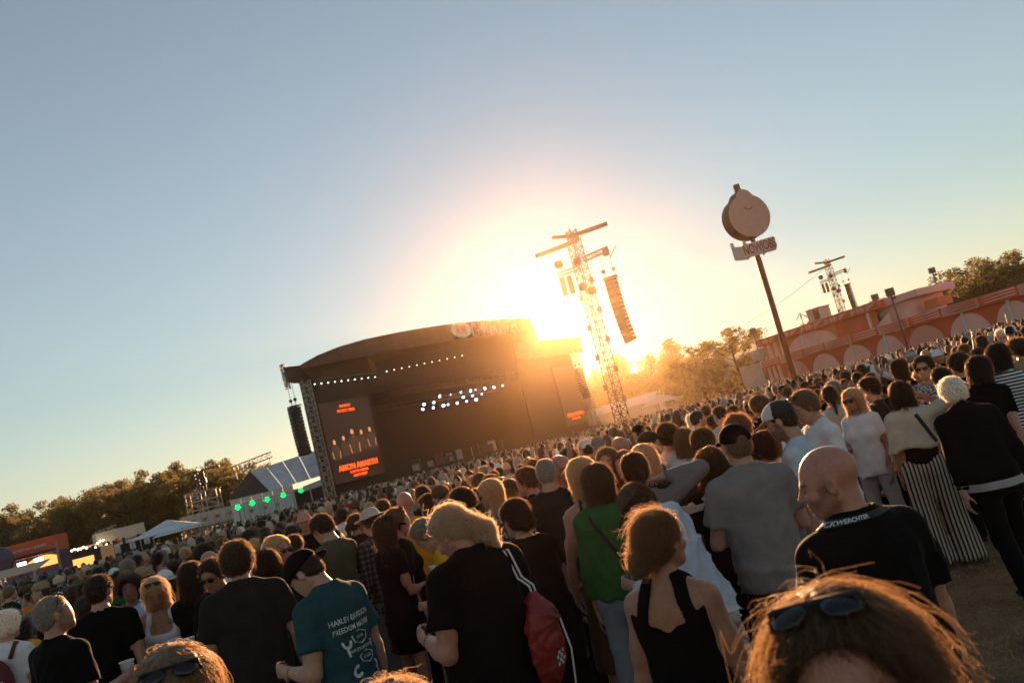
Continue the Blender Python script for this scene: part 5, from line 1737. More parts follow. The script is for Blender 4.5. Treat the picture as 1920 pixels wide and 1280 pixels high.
def compute(sp):
    """all surfaces of one person, as plain arrays (runs in a worker thread)"""
    rng = np.random.default_rng(sp.get('seed', 1))
    B = Body(**sp['body'])
    hb = sp.get('h', 0.012); hh = sp.get('hh', hb * 0.62)
    det = hh < 0.0085
    out = {'parts': [], 'B': B, 'fields': {}}
    f = B.torso(-0.004 if sp.get('top') in ('tank', 'strap', 'cape', None) else -0.014)
    for sd in (1, -1):
        B.arm(f, sd, -0.001); B.leg(f, sd, -0.004 if (sp.get('bottom') in (None, 'shorts', 'skirt', 'maxi')) else -0.014)
        B.hand(f, sd)
    B.head(f, det)
    pts = np.array([B.P0, B.waist, B.neck, B.hc] + [d[sd] for d in (B.sh, B.el, B.wr, B.hip, B.kn, B.ank) for sd in (1, -1)])
    lo, hi = pts.min(0) - 0.24, pts.max(0) + 0.24
    lo[2] = max(lo[2], 0.0)
    fine = [(B.hc - 0.155, B.hc + 0.155, hh)]
    if sp.get('fine_hands', True):
        for sd in (1, -1):
            m = B.wr[sd] + B.hd[sd] * 0.08
            fine.append((m - 0.125, m + 0.125, min(hb, sp.get('handh', 0.0062))))
    # skin under the clothes is never seen: keep the coarse grid there
    V, Q = nets_multi(f, lo, hi, hb * sp.get('bodyk', 1.35), fine)
    out['parts'].append(('body', V, Q, 'skin', sp['skin'], skin_tint(V, B, sp.get('stubble', 0), brows=True), None))
    out['fields']['body'] = f
    t = sp.get('top')
    if t:
        tf = top_field(B, t, rng, sp.get('loose', 0.0), sp.get('hem'), sp.get('fold', 0.010))
        V, Q = nets_multi(tf, lo, hi, hb, [(B.neck - A3(.19, .19, .15), B.neck + A3(.19, .19, .12), hb * .55)] if hb < .02 else ())
        out['parts'].append(({'hoodie': 'hooded_sweater', 'jacket': 'jacket', 'dress': 'dress', 'tank': 'tank_top', 'strap': 'strap_top', 'long': 'sweater', 'polo': 'polo_shirt', 'cape': 'loose_blouse'}.get(t, 'shirt'), V, Q, sp.get('topmat', 'cloth'), sp['topc'], None, None))
        out['fields']['top'] = tf
    if sp.get('under'):
        ut = top_field(B, sp['under'], rng, 0.0, None, 0.003)
        V, Q = nets(ut, lo, hi, hb * 1.2)
        out['parts'].append(('undershirt', V, Q, 'cloth', sp['underc'], None, None))
    b = sp.get('bottom')
    if b:
        bf = bottom_field(B, b, rng)
        V, Q = nets(bf, lo, hi, hb * 1.15)
        out['parts'].append(({'skirt': 'skirt', 'maxi': 'skirt', 'shorts': 'shorts', 'jeans': 'jeans'}.get(b, 'trousers'), V, Q, sp.get('botmat', 'cloth'), sp['botc'], None, None))
    for sd in (1, -1):
        V, Q = nets(shoe_field(B, sd), B.ank[sd] - 0.25, B.ank[sd] + 0.25, max(hb, 0.011))
        out['parts'].append(('shoe', V, Q, 'cloth', sp.get('shoec', (0.03, 0.028, 0.026)), None, None))
    hs = sp.get('hair')
    hlo, hhi = B.hc - 0.26, B.hc + 0.24
    hlo[2] -= 0.22
    if hs and hs != 'bald':
        hf = hair_field(B, hs, rng, sp.get('vol', 1.0))
        if sp.get('cap') or sp.get('hat'):      # flattened under the hat
            R = B.Rh
            hf.cut(half(B.hc + R @ A3(0, 0, 0.050), R @ A3(0, 0, 1)), 0.004)
        V, Q = nets(hf, hlo, hhi, hh * 1.1)
        out['parts'].append(('hair', V, Q, 'hair', sp['hairc'], None, None))
        ns = sp.get('strands', 0)
        if ns and len(V):
            out['strands'] = strands(hf, V, B, ns, sp.get('slen', 0.10), rng, hs, sp.get('wild', 0.010), rad=sp.get('srad', 0.0009))
    if sp.get('cap') is not None:
        cr, bl = cap_fields(B, sp['cap'])
        V, Q = nets(cr, B.hc - 0.16, B.hc + 0.18, hh)
        out['parts'].append(('cap', V, Q, 'cloth', sp['capc'], None, None))
        if sp.get('frontc'):
            R = B.Rh @ rotz(sp['cap'])
            fp = cap_fields(B, sp['cap'])[0].off(.0025).cut(half(B.hc + R @ A3(0, .012, 0), R @ A3(0, -1, -.15)), .002)
            V, Q = nets(fp, B.hc - 0.16, B.hc + 0.18, hh)
            out['parts'].append(('front_panel', V, Q, 'cloth', sp['frontc'], None, 'cap'))
        V, Q = nets(bl, B.hc - 0.28, B.hc + 0.28, hh * 0.85)
        out['parts'].append(('bill', V, Q, 'cloth', sp.get('billc', sp['capc']), None, 'cap'))
    if sp.get('hat'):
        V, Q = nets(hat_field(B, sp['hat']), B.hc - 0.24, B.hc + 0.24, hh)
        out['parts'].append(('hat', V, Q, 'cloth', sp['capc'], None, None))
    if sp.get('glasses'):
        ln, fr = glasses_field(B, sp['glasses'] == 'up')
        V, Q = nets(fr, B.hc - 0.2, B.hc + 0.2, min(hh, 0.0055))
        out['parts'].append(('sunglasses', V, Q, 'band_black', None, None, None))
        V, Q = nets(ln, B.hc - 0.2, B.hc + 0.2, min(hh, 0.0055))
        out['parts'].append(('lens', V, Q, 'lens', None, None, 'sunglasses'))
    return out
def realise(sp, res):
    """the person as objects: an empty at the feet with the body, hair and clothes under it"""
    root = empty('person', sp['loc'], sp['yaw'])
    tag(root, sp['label'], 'person', sp.get('group'))
    made = {}
    for name, V, Q, mat, color, tint, par in res['parts']:
        if len(Q) == 0: continue
        me = mesh_np(name, V, Q, True, tint)
        o = link(name, me, mat, made[par] if par in made else root, color)
        made[name] = o
    if 'strands' in res:
        pts, rr = res['strands']
        curves_object('strands', pts, rr, 'strand', made['hair'], sp['hairc'])
    sp['root'], sp['made'], sp['res'] = root, made, res
    return root

# ------------------------------------------------------------------ the people one can tell apart
COLS = {'black': (0.0065, 0.006, 0.006), 'soot': (0.012, 0.011, 0.010), 'charcoal': (0.024, 0.021, 0.019), 'grey': (0.20, 0.185, 0.18), 'lgrey': (0.38, 0.36, 0.36),
        'white': (0.72, 0.71, 0.70), 'cream': (0.58, 0.48, 0.38), 'navy': (0.02, 0.03, 0.07), 'blue': (0.03, 0.12, 0.42), 'sky': (0.32, 0.48, 0.62), 'pale': (0.50, 0.58, 0.66),
        'denim': (0.10, 0.15, 0.22), 'ldenim': (0.26, 0.31, 0.36), 'green': (0.040, 0.135, 0.042), 'olive': (0.10, 0.095, 0.055), 'teal': (0.025, 0.075, 0.085), 'yellow': (0.72, 0.36, 0.02),
        'red': (0.38, 0.03, 0.02), 'pink': (0.60, 0.26, 0.22), 'orange': (0.70, 0.20, 0.03), 'brown': (0.12, 0.065, 0.04), 'tan': (0.36, 0.24, 0.14), 'purple': (0.14, 0.06, 0.16), 'mint': (0.25, 0.48, 0.45)}
HEROES = []
def hero(u, v, s, label, yaw=0, H=None, girth=1.0, fem=False, lean=0, side=0, twist=0, hyaw=0, hpitch=0, hroll=0, arms=('down', 'down2'), legs='stand', belly=0, hipz=None,
         skin='fair', top='tee', topc='black', bottom='trousers', botc='soot', hair='short', hairc='brown', q=1.0, **kw):
    depth = F_PX / s * 1.05
    P = at(u, v, depth)
    yaw = yaw - math.degrees(math.atan2(P.x, P.y))      # turned relative to the sight line
    body = dict(girth=girth, fem=fem, lean=lean, side=side, twist=RAD(twist), hyaw=RAD(hyaw), hpitch=hpitch, hroll=hroll, arms=arms, legs=legs, belly=belly)
    if hipz is None:
        if P.z + .12 > 1.90 and ray(u, v).z < 0:       # nobody is a giant: stand further off instead
            depth = min(40.0, (1.78 - CAM_H) / ray(u, v).z)
            P = at(u, v, depth)
        h_ = H or P.z + 0.12
        for _ in range(3):
            B = Body(H=h_, **body)
            h_ = min(2.02, max(1.45, h_ * P.z / float(B.hc[2])))
        body['H'] = h_
    else:
        body['H'] = H or 1.7; body['hipz'] = hipz
        B = Body(**body)
        r = ray(u, v)
        depth = (float(B.hc[2]) - CAM_H) / r.z
        P = at(u, v, depth)
    B = Body(**body)
    off = rotz(RAD(yaw)) @ B.hc
    zoff = 0.0
    loc = (P.x - float(off[0]), P.y - float(off[1]), 0.0)
    sp = dict(body=body, loc=loc, yaw=RAD(yaw), label=label, skin=SKIN[skin], top=top, topc=COLS.get(topc, topc), bottom=bottom, botc=COLS.get(botc, botc), hair=hair,
              hairc=HAIR.get(hairc, hairc), seed=len(HEROES) + 10, group='festival visitors')
    sp['h'] = min(0.032, max(0.0120, depth * 0.0036)) * q
    sp['hh'] = min(0.018, max(0.0062, depth * 0.00195)) * q
    sp['handh'] = min(0.014, max(0.0068, depth * 0.0019))
    sp['bodyk'] = 1.7
    if hair != 'bald':
        sp['strands'] = int(min(7000, 3400 * 5.0 / depth)) if depth < 11 else 0
        sp['slen'] = {'crop': 0.012, 'short': 0.032, 'medium': 0.06, 'mop': 0.06, 'curly': 0.05, 'bob': 0.13, 'long': 0.22, 'wavy': 0.18, 'ring': 0.012}.get(hair, 0.11)
        sp['wild'] = {'crop': 0.003, 'short': 0.006, 'bob': 0.011, 'long': 0.012, 'bun': 0.011, 'curly': 0.02, 'grey_pony': 0.013}.get(hair, 0.010)
        sp['srad'] = max(0.00055, depth * 0.00019)
    for k in ('capc', 'billc', 'underc', 'shoec'):
        if k in kw: kw[k] = COLS.get(kw[k], kw[k])
    for k in ('topc', 'botc'):
        pass
    sp.update(kw)
    sp['depth'] = depth
    HEROES.append(sp)
    if not 1.5 < body['H'] < 1.96: print('HEIGHT', label, round(body['H'], 2), 'P.z', round(P.z, 2))
    return sp
PI = math.pi
# nearest
bald_man = hero(1553, 903, 560, 'bald man in black T-shirt with printed lanyard, in profile', yaw=40, hyaw=50, hpitch=0.12, girth=1.14, belly=.5, arms=('hang', 'down2'), skin='red', hair='bald', topc='black', stubble=.30, loose=.012, q=.8)
bun_woman = hero(1240, 1014, 500, 'woman in black tank top with messy golden bun', yaw=-22, hyaw=-26, fem=True, girth=1.14, arms=('cup', 'down'), skin='tan', top='tank', topc='black', hair='bun', hairc='light', bottom='jeans', wild=.017, strands=7000)
front_woman = hero(1600, 1292, 1520, 'woman close to camera at bottom right with windblown backlit hair and raised sunglasses', yaw=172, hpitch=-0.06, hroll=.10, fem=True, skin='red', hair='long', hairc=(.055, .032, .017), top='tee', topc='soot', glasses='up', strands=16000, wild=.019, slen=.16, srad=.00032, vol=1.05, bottom='jeans')
low_head = hero(335, 1322, 860, 'brown-haired head with sunglasses pushed up at the bottom left', yaw=176, hpitch=.35, fem=True, hair='long', hairc='light', topc='brown', glasses='up', strands=3200, wild=.007, bottom='jeans', botc='denim')
hero(747, 1384, 900, 'head just entering the bottom edge, only golden hair wisps showing', yaw=20, fem=True, hair='medium', hairc='light', strands=4000, wild=.010, topc='brown', bottom='jeans', botc='denim')
# middle foreground
green = hero(1123, 905, 300, 'person in green sweater with brown bob, seen from behind', yaw=-14, arms=('side', 'down'), top='long', topc='green', bottom='jeans', botc='ldenim', hair='bob', hairc='brown', fem=True, loose=.012, hem=.93, fold=.012)
hero(1092, 893, 285, 'blond bob woman in brown strap top beside the green sweater', yaw=12, fem=True, top='strap', topc='brown', hair='bob', hairc='blond', bottom='skirt', botc='brown')
olive_cap = hero(1196, 948, 335, 'man in olive cap and pale blue sweater bending to the left', yaw=62, lean=.30, hpitch=.45, fold=.014, hair='short', hairc='dark', cap=0.0, capc='olive', top='hoodie', topc='pale', arms=('phone', 'phone'), bottom='trousers', botc='grey')
hero(1192, 884, 292, 'person in grey sleeves resting a hand on top of the head', yaw=4, arms=('head', 'phone'), top='long', topc='grey', hair='pony', hairc='dark', fem=True)
hero(1335, 872, 285, 'person in orange cap and black top with grey cross strap', yaw=-6, cap=0.0, capc='orange', hair='wavy', hairc='dark', topc='soot', bottom='trousers', botc='soot', wild=.016)
grey_tee = hero(1380, 836, 322, 'broad man in grey T-shirt and black cap with folded arms', yaw=16, hyaw=8, cap=0.0, capc='black', hair='crop', hairc='light', topc=(0.24, 0.205, 0.195), arms=('fold', 'fold'), girth=1.08, bottom='trousers', botc='black', loose=.014)
hero(1430, 846, 280, 'tousled dark-haired person beside the grey T-shirt, facing left', yaw=66, hpitch=.2, hair='mop', hairc='dark', topc='charcoal', top='long')
trucker = hero(1463, 790, 332, 'bearded man in white and dark cap and pale T-shirt, looking left', yaw=78, hpitch=.22, hair='crop', hairc='dark', cap=0.0, capc=(0.045, 0.042, 0.045), billc=(0.34, 0.19, 0.11), frontc=(.62, .60, .58), topc='pale', stubble=.55, arms=('cup', 'down'), bottom='jeans', botc='soot')
polo = hero(1508, 764, 300, 'man in white polo shirt with white sunglasses on his hair', yaw=112, hpitch=.30, hyaw=8, hair='short', hairc='light', top='polo', topc='white', glasses='up', arms=('phone', 'down2'), girth=1.12, bottom='trousers', botc='soot', vol=1.3)
blouse = hero(1688, 738, 205, 'woman in beige blouse and long striped trousers shading her eyes', yaw=8, fem=True, arms=('brow', 'down'), hair='wavy', hairc='dark', top='cape', topc='cream', under='tank', underc='black', bottom='wide', botmat='vertical_stripe_cloth', botc=(0.50, 0.40, 0.33), legs='rest', shoec='black', fold=.010, skin='tan')
jacket = hero(1787, 738, 240, 'white-haired man in black jacket stepping forward', yaw=22, lean=.30, hpitch=-.1, hair='short', hairc='white', vol=1.5, top='jacket', topc='black', arms=('down2', 'down'), legs='walk', bottom='trousers', botc='black', girth=1.1, shoec='charcoal')
hero(1838, 693, 215, 'woman in black beret and polka dot edged black dress', yaw=-24, fem=True, lean=.12, hair='bob', hairc='black', topc='black', topmat='cloth', arms=('down', 'cup'), bottom='skirt', botc='soot')
hero(1873, 668, 200, 'person in black and white striped T-shirt near the right edge', yaw=-30, fem=True, hair='long', hairc='black', topc='white', topmat='stripe_cloth', lean=.15, arms=('cup', 'down'), bottom='trousers', botc='black')
hero(1598, 750, 186, 'wavy blond woman in sunglasses and white top facing the camera', yaw=150, fem=True, hair='wavy', hairc='blond', glasses='on', topc='white', topmat='cloth', arms=('cup', 'down2'), bottom='jeans', botc='lgrey', skin='tan')
hero(1628, 730, 172, 'young man in black vest over white sleeves looking left', yaw=96, hair='medium', hairc='dark', topc='charcoal', arms=('cup', 'down'))
grey_pony = hero(846, 1000, 385, 'long grey-blond haired man in black T-shirt with red drawstring bag', yaw=34, hyaw=22, hpitch=.55, girth=1.26, belly=.6, arms=('hang', 'cup'), hair='grey_pony', hairc=(0.36, 0.29, 0.22), strands=6000, wild=.013, topc='black', loose=.014, hem=.74, stubble=.1, skin='red')
hero(966, 972, 300, 'woman in loose black dress with brown hair in a low bun', yaw=32, hyaw=8, hpitch=.12, fem=True, girth=1.30, hair='lowbun', hairc='dark', top='dress', topc='soot', hem=.40, bottom=None, arms=('hang', 'cup'))
teal = hero(572, 1076, 345, 'man in teal T-shirt with white back print and black cap', yaw=44, lean=.10, hyaw=26, hpitch=.55, cap=-2.3, capc='black', hair='crop', hairc='dark', topc='teal', arms=('down', 'cup'), bottom='shorts', botc='grey', hem=.78, loose=.008, fold=.010, girth=1.08)
brown_mop = hero(447, 1054, 362, 'tall man in charcoal T-shirt with tousled brown hair, back turned', yaw=-8, hpitch=.1, hair='mop', hairc='brown', topc='charcoal', arms=('hang', 'hang'), bottom='shorts', botc='white', girth=1.10, loose=.016, hem=.74, fold=.009)
hero(398, 1078, 245, 'man in dark sunglasses facing the camera with a beer', yaw=148, hpitch=.3, hair='short', hairc='dark', glasses='on', topc='soot', arms=('cup', 'down'), skin='tan', beer=1)
hero(362, 1080, 232, 'woman with very long dark hair and black T-shirt beside the sunglasses man', yaw=-30, fem=True, hair='long', hairc='dark', topc='black', botc='pale', bottom='shorts')
tank_woman = hero(292, 1112, 235, 'woman in white tank top with blond hair holding a cup', yaw=172, hpitch=.42, fem=True, girth=1.1, hair='bob', hairc='blond', glasses='up', top='tank', topc='white', arms=('down2', 'cup'), bottom='trousers', botc='black', skin='tan', hem=.90, q=.85)
vneck = hero(104, 1152, 305, 'man in black V-neck with sunglasses on his shaved head, looking up right', yaw=-58, hyaw=-22, hpitch=-.18, hair='crop', hairc='grey', glasses='up', topc='black', arms=('cup', 'down2'), girth=1.06, skin='red', stubble=.25, q=.85)
hero(188, 1108, 245, 'man in black T-shirt seen from behind left of the white tank top', yaw=-16, hyaw=-20, hair='short', hairc='dark', topc='black', arms=('down', 'pocket'))
backpack_w = hero(15, 1172, 228, 'white-haired woman in white T-shirt with a dark red backpack', yaw=-38, fem=True, hair='medium', hairc='white', topc='white', arms=('down', 'phone'), bottom='jeans', botc='denim')
hero(243, 1104, 200, 'curly-haired person in light blue T-shirt drinking from a cup', yaw=176, hair='curly', hairc='black', skin='brown', topc='sky', arms=('drink', 'down'), fem=True, bottom='jeans', botc='denim')
hero(76, 1110, 215, 'man in beige cap facing left at the left edge', yaw=82, cap=0.0, capc='tan', hair='crop', hairc='brown', topc='soot', arms=('cup', 'down'))
hero(20, 1112, 232, 'brown-haired man in dark shirt at the far left edge', yaw=-66, hair='medium', hairc='light', topc='charcoal', arms=('cup', 'down'))
dress_w = hero(727, 994, 228, 'woman in black cap, sunglasses and black dress raising a hand', yaw=-62, fem=True, cap=0.0, capc='black', glasses='on', hair='wavy', hairc='brown', top='dress', topc='black', hem=.62, bottom=None, arms=('cup', 'cuphi'), beer=1, skin='tan')
hero(797, 1003, 252, 'short-haired person in bright yellow T-shirt bending left', yaw=84, lean=.25, hpitch=.4, hair='short', hairc='grey', topc='yellow', arms=('down2', 'cup'), fem=True, bottom='jeans', botc='denim')
hero(748, 978, 222, 'woman with pinned-up fair hair in profile facing right', yaw=-82, fem=True, hpitch=-.1, hair='lowbun', hairc='light', topc='soot', glasses='up')
hero(695, 978, 205, 'man in straw hat and plaid shirt', yaw=36, hpitch=.15, hat='straw', capc='cream', hair='short', hairc='brown', top='long', topc=(0.16, 0.14, 0.13), topmat='plaid_cloth', arms=('down', 'down2'), bottom='trousers', botc='grey')
hero(604, 992, 215, 'man in olive T-shirt looking down, back turned', yaw=46, hpitch=.5, hair='short', hairc='dark', topc='olive', arms=('phone', 'phone'), bottom='trousers', botc='brown')
bucket = hero(571, 978, 205, 'man in pink bucket hat and black T-shirt with white print', yaw=176, hat='bucket', capc='pink', hair='short', hairc='brown', topc='black', arms=('cup', 'down'), beer=1, skin='tan')
hero(522, 1034, 248, 'blond woman in sunglasses and blue top looking right', yaw=-140, fem=True, hair='wavy', hairc='blond', glasses='on', topc='blue', skin='red')
hero(500, 1062, 262, 'person with black hair under a dark beanie behind the teal T-shirt', yaw=10, fem=True, hair='bob', hairc='black', topc='charcoal')
hero(866, 944, 242, 'person in blue T-shirt with thick dark shoulder-length hair', yaw=28, fem=True, girth=1.15, hair='wavy', hairc='dark', topc='blue', vol=1.15, bottom='jeans', botc='denim')
hero(918, 926, 214, 'woman with long straight blond hair and sunglasses facing left', yaw=88, fem=True, hpitch=.15, hair='long', hairc='blond', glasses='on', topc=(0.35, 0.28, 0.22), topmat='print_cloth', arms=('cup', 'cup'), beer=1)
hero(1026, 888, 258, 'man with cropped grey hair and black T-shirt, back turned', yaw=-12, hair='crop', hairc='grey', topc='charcoal', girth=1.14, bottom='jeans', botc='grey', arms=('hang', 'hang'))
hero(1054, 880, 232, 'bald man in black T-shirt facing the camera behind cropped grey hair', yaw=-120, hair='bald', topc='black', skin='red', glasses='on')
hero(957, 920, 188, 'girl with fair ponytail and white top', yaw=6, fem=True, hair='pony', hairc='light', top='tank', topc='white')
hero(986, 902, 204, 'young man with dark quiff and black shirt looking left', yaw=72, hair='short', hairc='dark', vol=1.4, topc='black')
hero(828, 934, 198, 'bearded man in trucker cap facing the camera', yaw=178, cap=0.0, capc='brown', billc='charcoal', hair='crop', hairc='brown', stubble=.75, topc='charcoal')
hero(760, 945, 198, 'bald man in yellow T-shirt seen from behind', yaw=-8, hair='bald', topc='yellow', girth=1.1, skin='red')
hero(803, 948, 184, 'woman with wavy brown hair next to the trucker cap', yaw=60, fem=True, hair='wavy', hairc='brown', topc='black')
hoodie = hero(676, 1128, 262, 'person in pale blue hooded sweater kneeling on the ground', yaw=62, lean=1.05, hpitch=.35, legs='kneel', hipz=.44, H=1.74, hair='short', hairc='brown', top='hoodie', topc='pale', arms=('ground', 'ground'), bottom='jeans', botc=(0.06, 0.07, 0.09), hem=.88)
hero(1082, 1092, 235, 'seated woman with long brown hair and beige shirt', yaw=-95, legs='sit', hipz=.14, H=1.66, lean=.12, fem=True, hair='long', hairc='brown', glasses='on', top='long', topc='cream', arms=('lap', 'lap'), bottom='jeans', botc='soot')
# right of the middle
hero(1349, 778, 196, 'man with short dark hair and pale pink shirt, tall in the crowd', yaw=36, hair='crop', hairc='dark', topc=(0.6, 0.45, 0.42), stubble=.5)
hero(1384, 806, 205, 'person with curly red-brown afro hair', yaw=10, hair='curly', hairc='red', topc='soot')
hero(1321, 832, 236, 'man in dark brown jacket with black hair', yaw=-18, hair='short', hairc='dark', vol=1.5, top='jacket', topc=(0.05, 0.035, 0.028), girth=1.1)
hero(1284, 826, 200, 'woman with long light-brown hair over a white T-shirt', yaw=4, fem=True, hair='long', hairc='light', topc='white', bottom='jeans', botc='denim')
hero(1253, 818, 196, 'man in white T-shirt with brown hair next to the long-haired woman', yaw=-10, hair='medium', hairc='brown', topc='white', bottom='jeans', botc='denim')
hero(1220, 834, 200, 'person in dark cap facing right in the lit crowd', yaw=-78, cap=0.0, capc='charcoal', hair='crop', hairc='dark', topc='charcoal')
hero(1166, 842, 214, 'bald man with sunglasses on the side of his head', yaw=-28, hair='bald', glasses='on', topc='charcoal', skin='red')
hero(1209, 862, 246, 'woman with straight fair hair lit from behind', yaw=0, fem=True, hair='long', hairc='blond', topc='charcoal')
hero(1140, 866, 222, 'woman with fair hair turning towards the camera', yaw=166, fem=True, hair='long', hairc='light', topc='brown')
hero(1103, 842, 164, 'person in white cap worn forward, seen from behind', yaw=2, cap=0.0, capc='white', hair='crop', hairc='brown', topc='grey')
hero(1124, 838, 164, 'person in grey flat cap beside the white cap', yaw=-14, hat='flat', capc='grey', hair='crop', hairc='grey', topc='charcoal')
hero(1197, 812, 190, 'tall man in black cap turned left, in the lit crowd', yaw=46, cap=0.0, capc='black', hair='crop', hairc='dark', topc='soot')
hero(1151, 812, 180, 'person with tight curls lit golden at the edge', yaw=0, hair='curly', hairc='brown', topc='soot')
hero(1269, 778, 176, 'man with tousled brown hair standing tall before the marquee', yaw=24, hair='mop', hairc='brown', topc='charcoal')
hero(1253, 784, 168, 'man with short black hair close to the tousled brown one', yaw=-30, hair='short', hairc='dark', topc='soot')
hero(1310, 786, 178, 'man with dark side-parted hair looking right', yaw=-70, hair='short', hairc='dark', topc='white', stubble=.4)
hero(1171, 872, 225, 'person with wavy hair between the olive cap and the fair-haired woman', yaw=150, fem=True, hair='wavy', hairc='light', topc='tan')
hero(1733, 690, 176, 'person in patterned shirt and dark sunglasses looking at the camera', yaw=164, hair='medium', hairc='dark', glasses='on', topc='lgrey', topmat='print_cloth')
hero(1764, 712, 192, 'woman with long dark ponytail and white T-shirt', yaw=30, fem=True, hair='pony', hairc='dark', topc='white')
hero(1711, 672, 160, 'man in grey flat cap before the pavilion wing', yaw=-60, hat='flat', capc='lgrey', hair='crop', hairc='grey', topc='charcoal')
hero(1737, 668, 158, 'bald-headed man next to the flat cap', yaw=10, hair='ring', hairc='grey', topc='black')
hero(1797, 684, 178, 'person with short wavy hair left of the beret', yaw=40, hair='medium', hairc='brown', topc='soot')
hero(1690, 690, 168, 'woman with brown hair tilted back behind the blouse', yaw=-60, fem=True, hpitch=-.2, hair='bob', hairc='brown', topc='soot')
hero(1873, 606, 118, 'man in white T-shirt raising an arm near the wing end', yaw=20, arms=('wave', 'down'), hair='short', hairc='dark', topc='white')
hero(1894, 622, 112, 'man in pinkish shirt beside the raised arm', yaw=-20, hair='short', hairc='dark', topc='pink')
hero(1908, 655, 150, 'person with wild golden-edged curls at the right edge', yaw=30, hair='curly', hairc='brown', topc='tan', fem=True)
lying = hero(1602, 905, 190, 'person lying on the ground in jeans behind the bald man', yaw=-110, legs='lie', hipz=.13, H=1.7, lean=-1.15, hair='medium', hairc='brown', topc='navy', bottom='jeans', botc='ldenim', arms=('lap', 'lap'))
with ThreadPoolExecutor(4) as ex:
    _res = list(ex.map(compute, HEROES))
for _s, _r in zip(HEROES, _res):
    realise(_s, _r)

# ------------------------------------------------------------------ what they hold and wear on top
def world(sp, p):
    return Vector(sp['loc']) + Matrix.Rotation(sp['yaw'], 3, 'Z') @ Vector([float(x) for x in p])
def cup_at(sp, sd, label, beer=0.0, size=1.0, group='plastic cups'):
    B = sp['res']['B']
    d, n, l = B.hand_frame(sd)
    c = world(sp, B.wr[sd] + d * 0.088 + n * 0.040) - Vector((0, 0, .055 * size))
    r = tag(empty('plastic_cup', c), label, 'cup', group)
    h_ = .125 * size
    MB().lathe([(0.0, 0.002), (.030 * size, 0.0), (.041 * size, h_), (.043 * size, h_ + .002), (.039 * size, h_), (.028 * size, .006), (0, .006)], 20).build('cup_wall', 'glass_plastic', r, True)
    MB().lathe([(.0415 * size, h_ - .003), (.0445 * size, h_), (.0415 * size, h_ + .004), (.040 * size, h_)], 20).build('rim', 'foam', r, True)
    if beer:
        t = h_ * beer
        MB().lathe([(0, .008), (.027 * size, .008), ((.028 + .011 * beer) * size, t), (0, t)], 16).build('drink', 'beer', r, True)
        MB().lathe([(0, t + .001), ((.028 + .0105 * beer) * size, t), ((.028 + .011 * beer) * size, t + .012), (0, t + .014)], 16).build('foam', 'foam', r, True)
    return r
cup_at(bun_woman, 1, 'clear empty cup in the hand of the woman in black tank top', 0, 1.15)
cup_at(tank_woman, -1, 'cloudy cup held by the woman in white tank top', .45, 1.1)
cup_at(vneck, 1, 'cup of beer held by the man in black V-neck', .6, 1.1)
cup_at(grey_tee, 1, 'clear cup tucked by the man in grey T-shirt', .0, 1.1)
for _s in HEROES:
    if _s.get('beer'):
        cup_at(_s, 1, 'beer cup held by ' + ' '.join(_s['label'].split()[:7]), .7)
def tray(sp, sd):
    B = sp['res']['B']
    c = world(sp, B.wr[sd] + B.hd[sd] * .10) + Vector((0, 0, .035))
    r = tag(empty('food_tray', c, .5), 'white paper food tray held out beside the green sweater', 'tray')
    MB().prism([(-.09, -.06, 0), (.09, -.06, 0), (.09, .06, 0), (-.09, .06, 0)], (0, 0, .006)).build('tray_base', 'white_pvc', r)
    for k, (x0, y0, x1, y1) in enumerate(((-.09, -.06, .09, -.06), (.09, -.06, .09, .06), (.09, .06, -.09, .06), (-.09, .06, -.09, -.06))):
        MB().add([(x0, y0, .002), (x1, y1, .002), (x1 * 1.25, y1 * 1.3, .045), (x0 * 1.25, y0 * 1.3, .045)], [(0, 1, 2, 3)]).build('tray_side', 'white_pvc', r)
    MB().prism([(-.03, -.05, .01), (.10, -.05, .012), (.13, .02, .085), (.0, .02, .02)], (0, .012, .006)).build('napkin', 'awning_cream', r)
    rg = random.Random(1)
    for k in range(9):
        x, y = rg.uniform(-.07, .06), rg.uniform(-.04, .04)
        MB().bar((x, y, .012), (x + rg.uniform(-.05, .05), y + rg.uniform(-.03, .03), .03), .012).build('fry', 'beer', r)
tray(green, 1)
def project(sp, field, pts, frm, lift=0.003):
    """drop flat points (x, z on the back) onto the surface of a garment"""
    P = np.array([(x, frm, z) for x, z in pts], f32)
    B = sp['res']['B']
    for _ in range(26):
        d = field(P)
        P[:, 1] += np.sign(-frm) * np.maximum(d - lift, -0.02) * 0.8
    return P
def back_print(sp, items, z0, mat='print_white'):
    """lettering and marks printed on the back of a shirt; part of that shirt"""
    shirt = sp['made'].get('shirt')
    fld = sp['res']['fields']['top']
    for kind, arg, x, z, w in items:
        if kind == 'text':
            me = text_mesh(arg, 1.0, 0, 0, 1.0, .012)
            xs = [v.co.x for v in me.vertices]
            k = w / (max(xs) - min(xs))
            pts = [(v.co.x * k + x, v.co.y * k * 1.25 + z + z0) for v in me.vertices]
        else:
            me = bpy.data.meshes.new('mark'); vs_, fs_ = arg
            me.from_pydata([(a, b, 0) for a, b in vs_], [], fs_)
            pts = [(a * w + x, b * w + z + z0) for a, b in vs_]
        P = project(sp, fld, pts, -0.45)
        for v, p in zip(me.vertices, P): v.co = tuple(float(q) for q in p)
        link('back_print', me, mat, shirt)
def arc_mark(r0, r1, a0, a1, n=14):
    V = []
    for i in range(n + 1):
        a = RAD(a0 + (a1 - a0) * i / n)
        V += [(r0 * math.cos(a), r0 * math.sin(a)), (r1 * math.cos(a), r1 * math.sin(a))]
    return V, [(2 * i, 2 * i + 1, 2 * i + 3, 2 * i + 2) for i in range(n)]
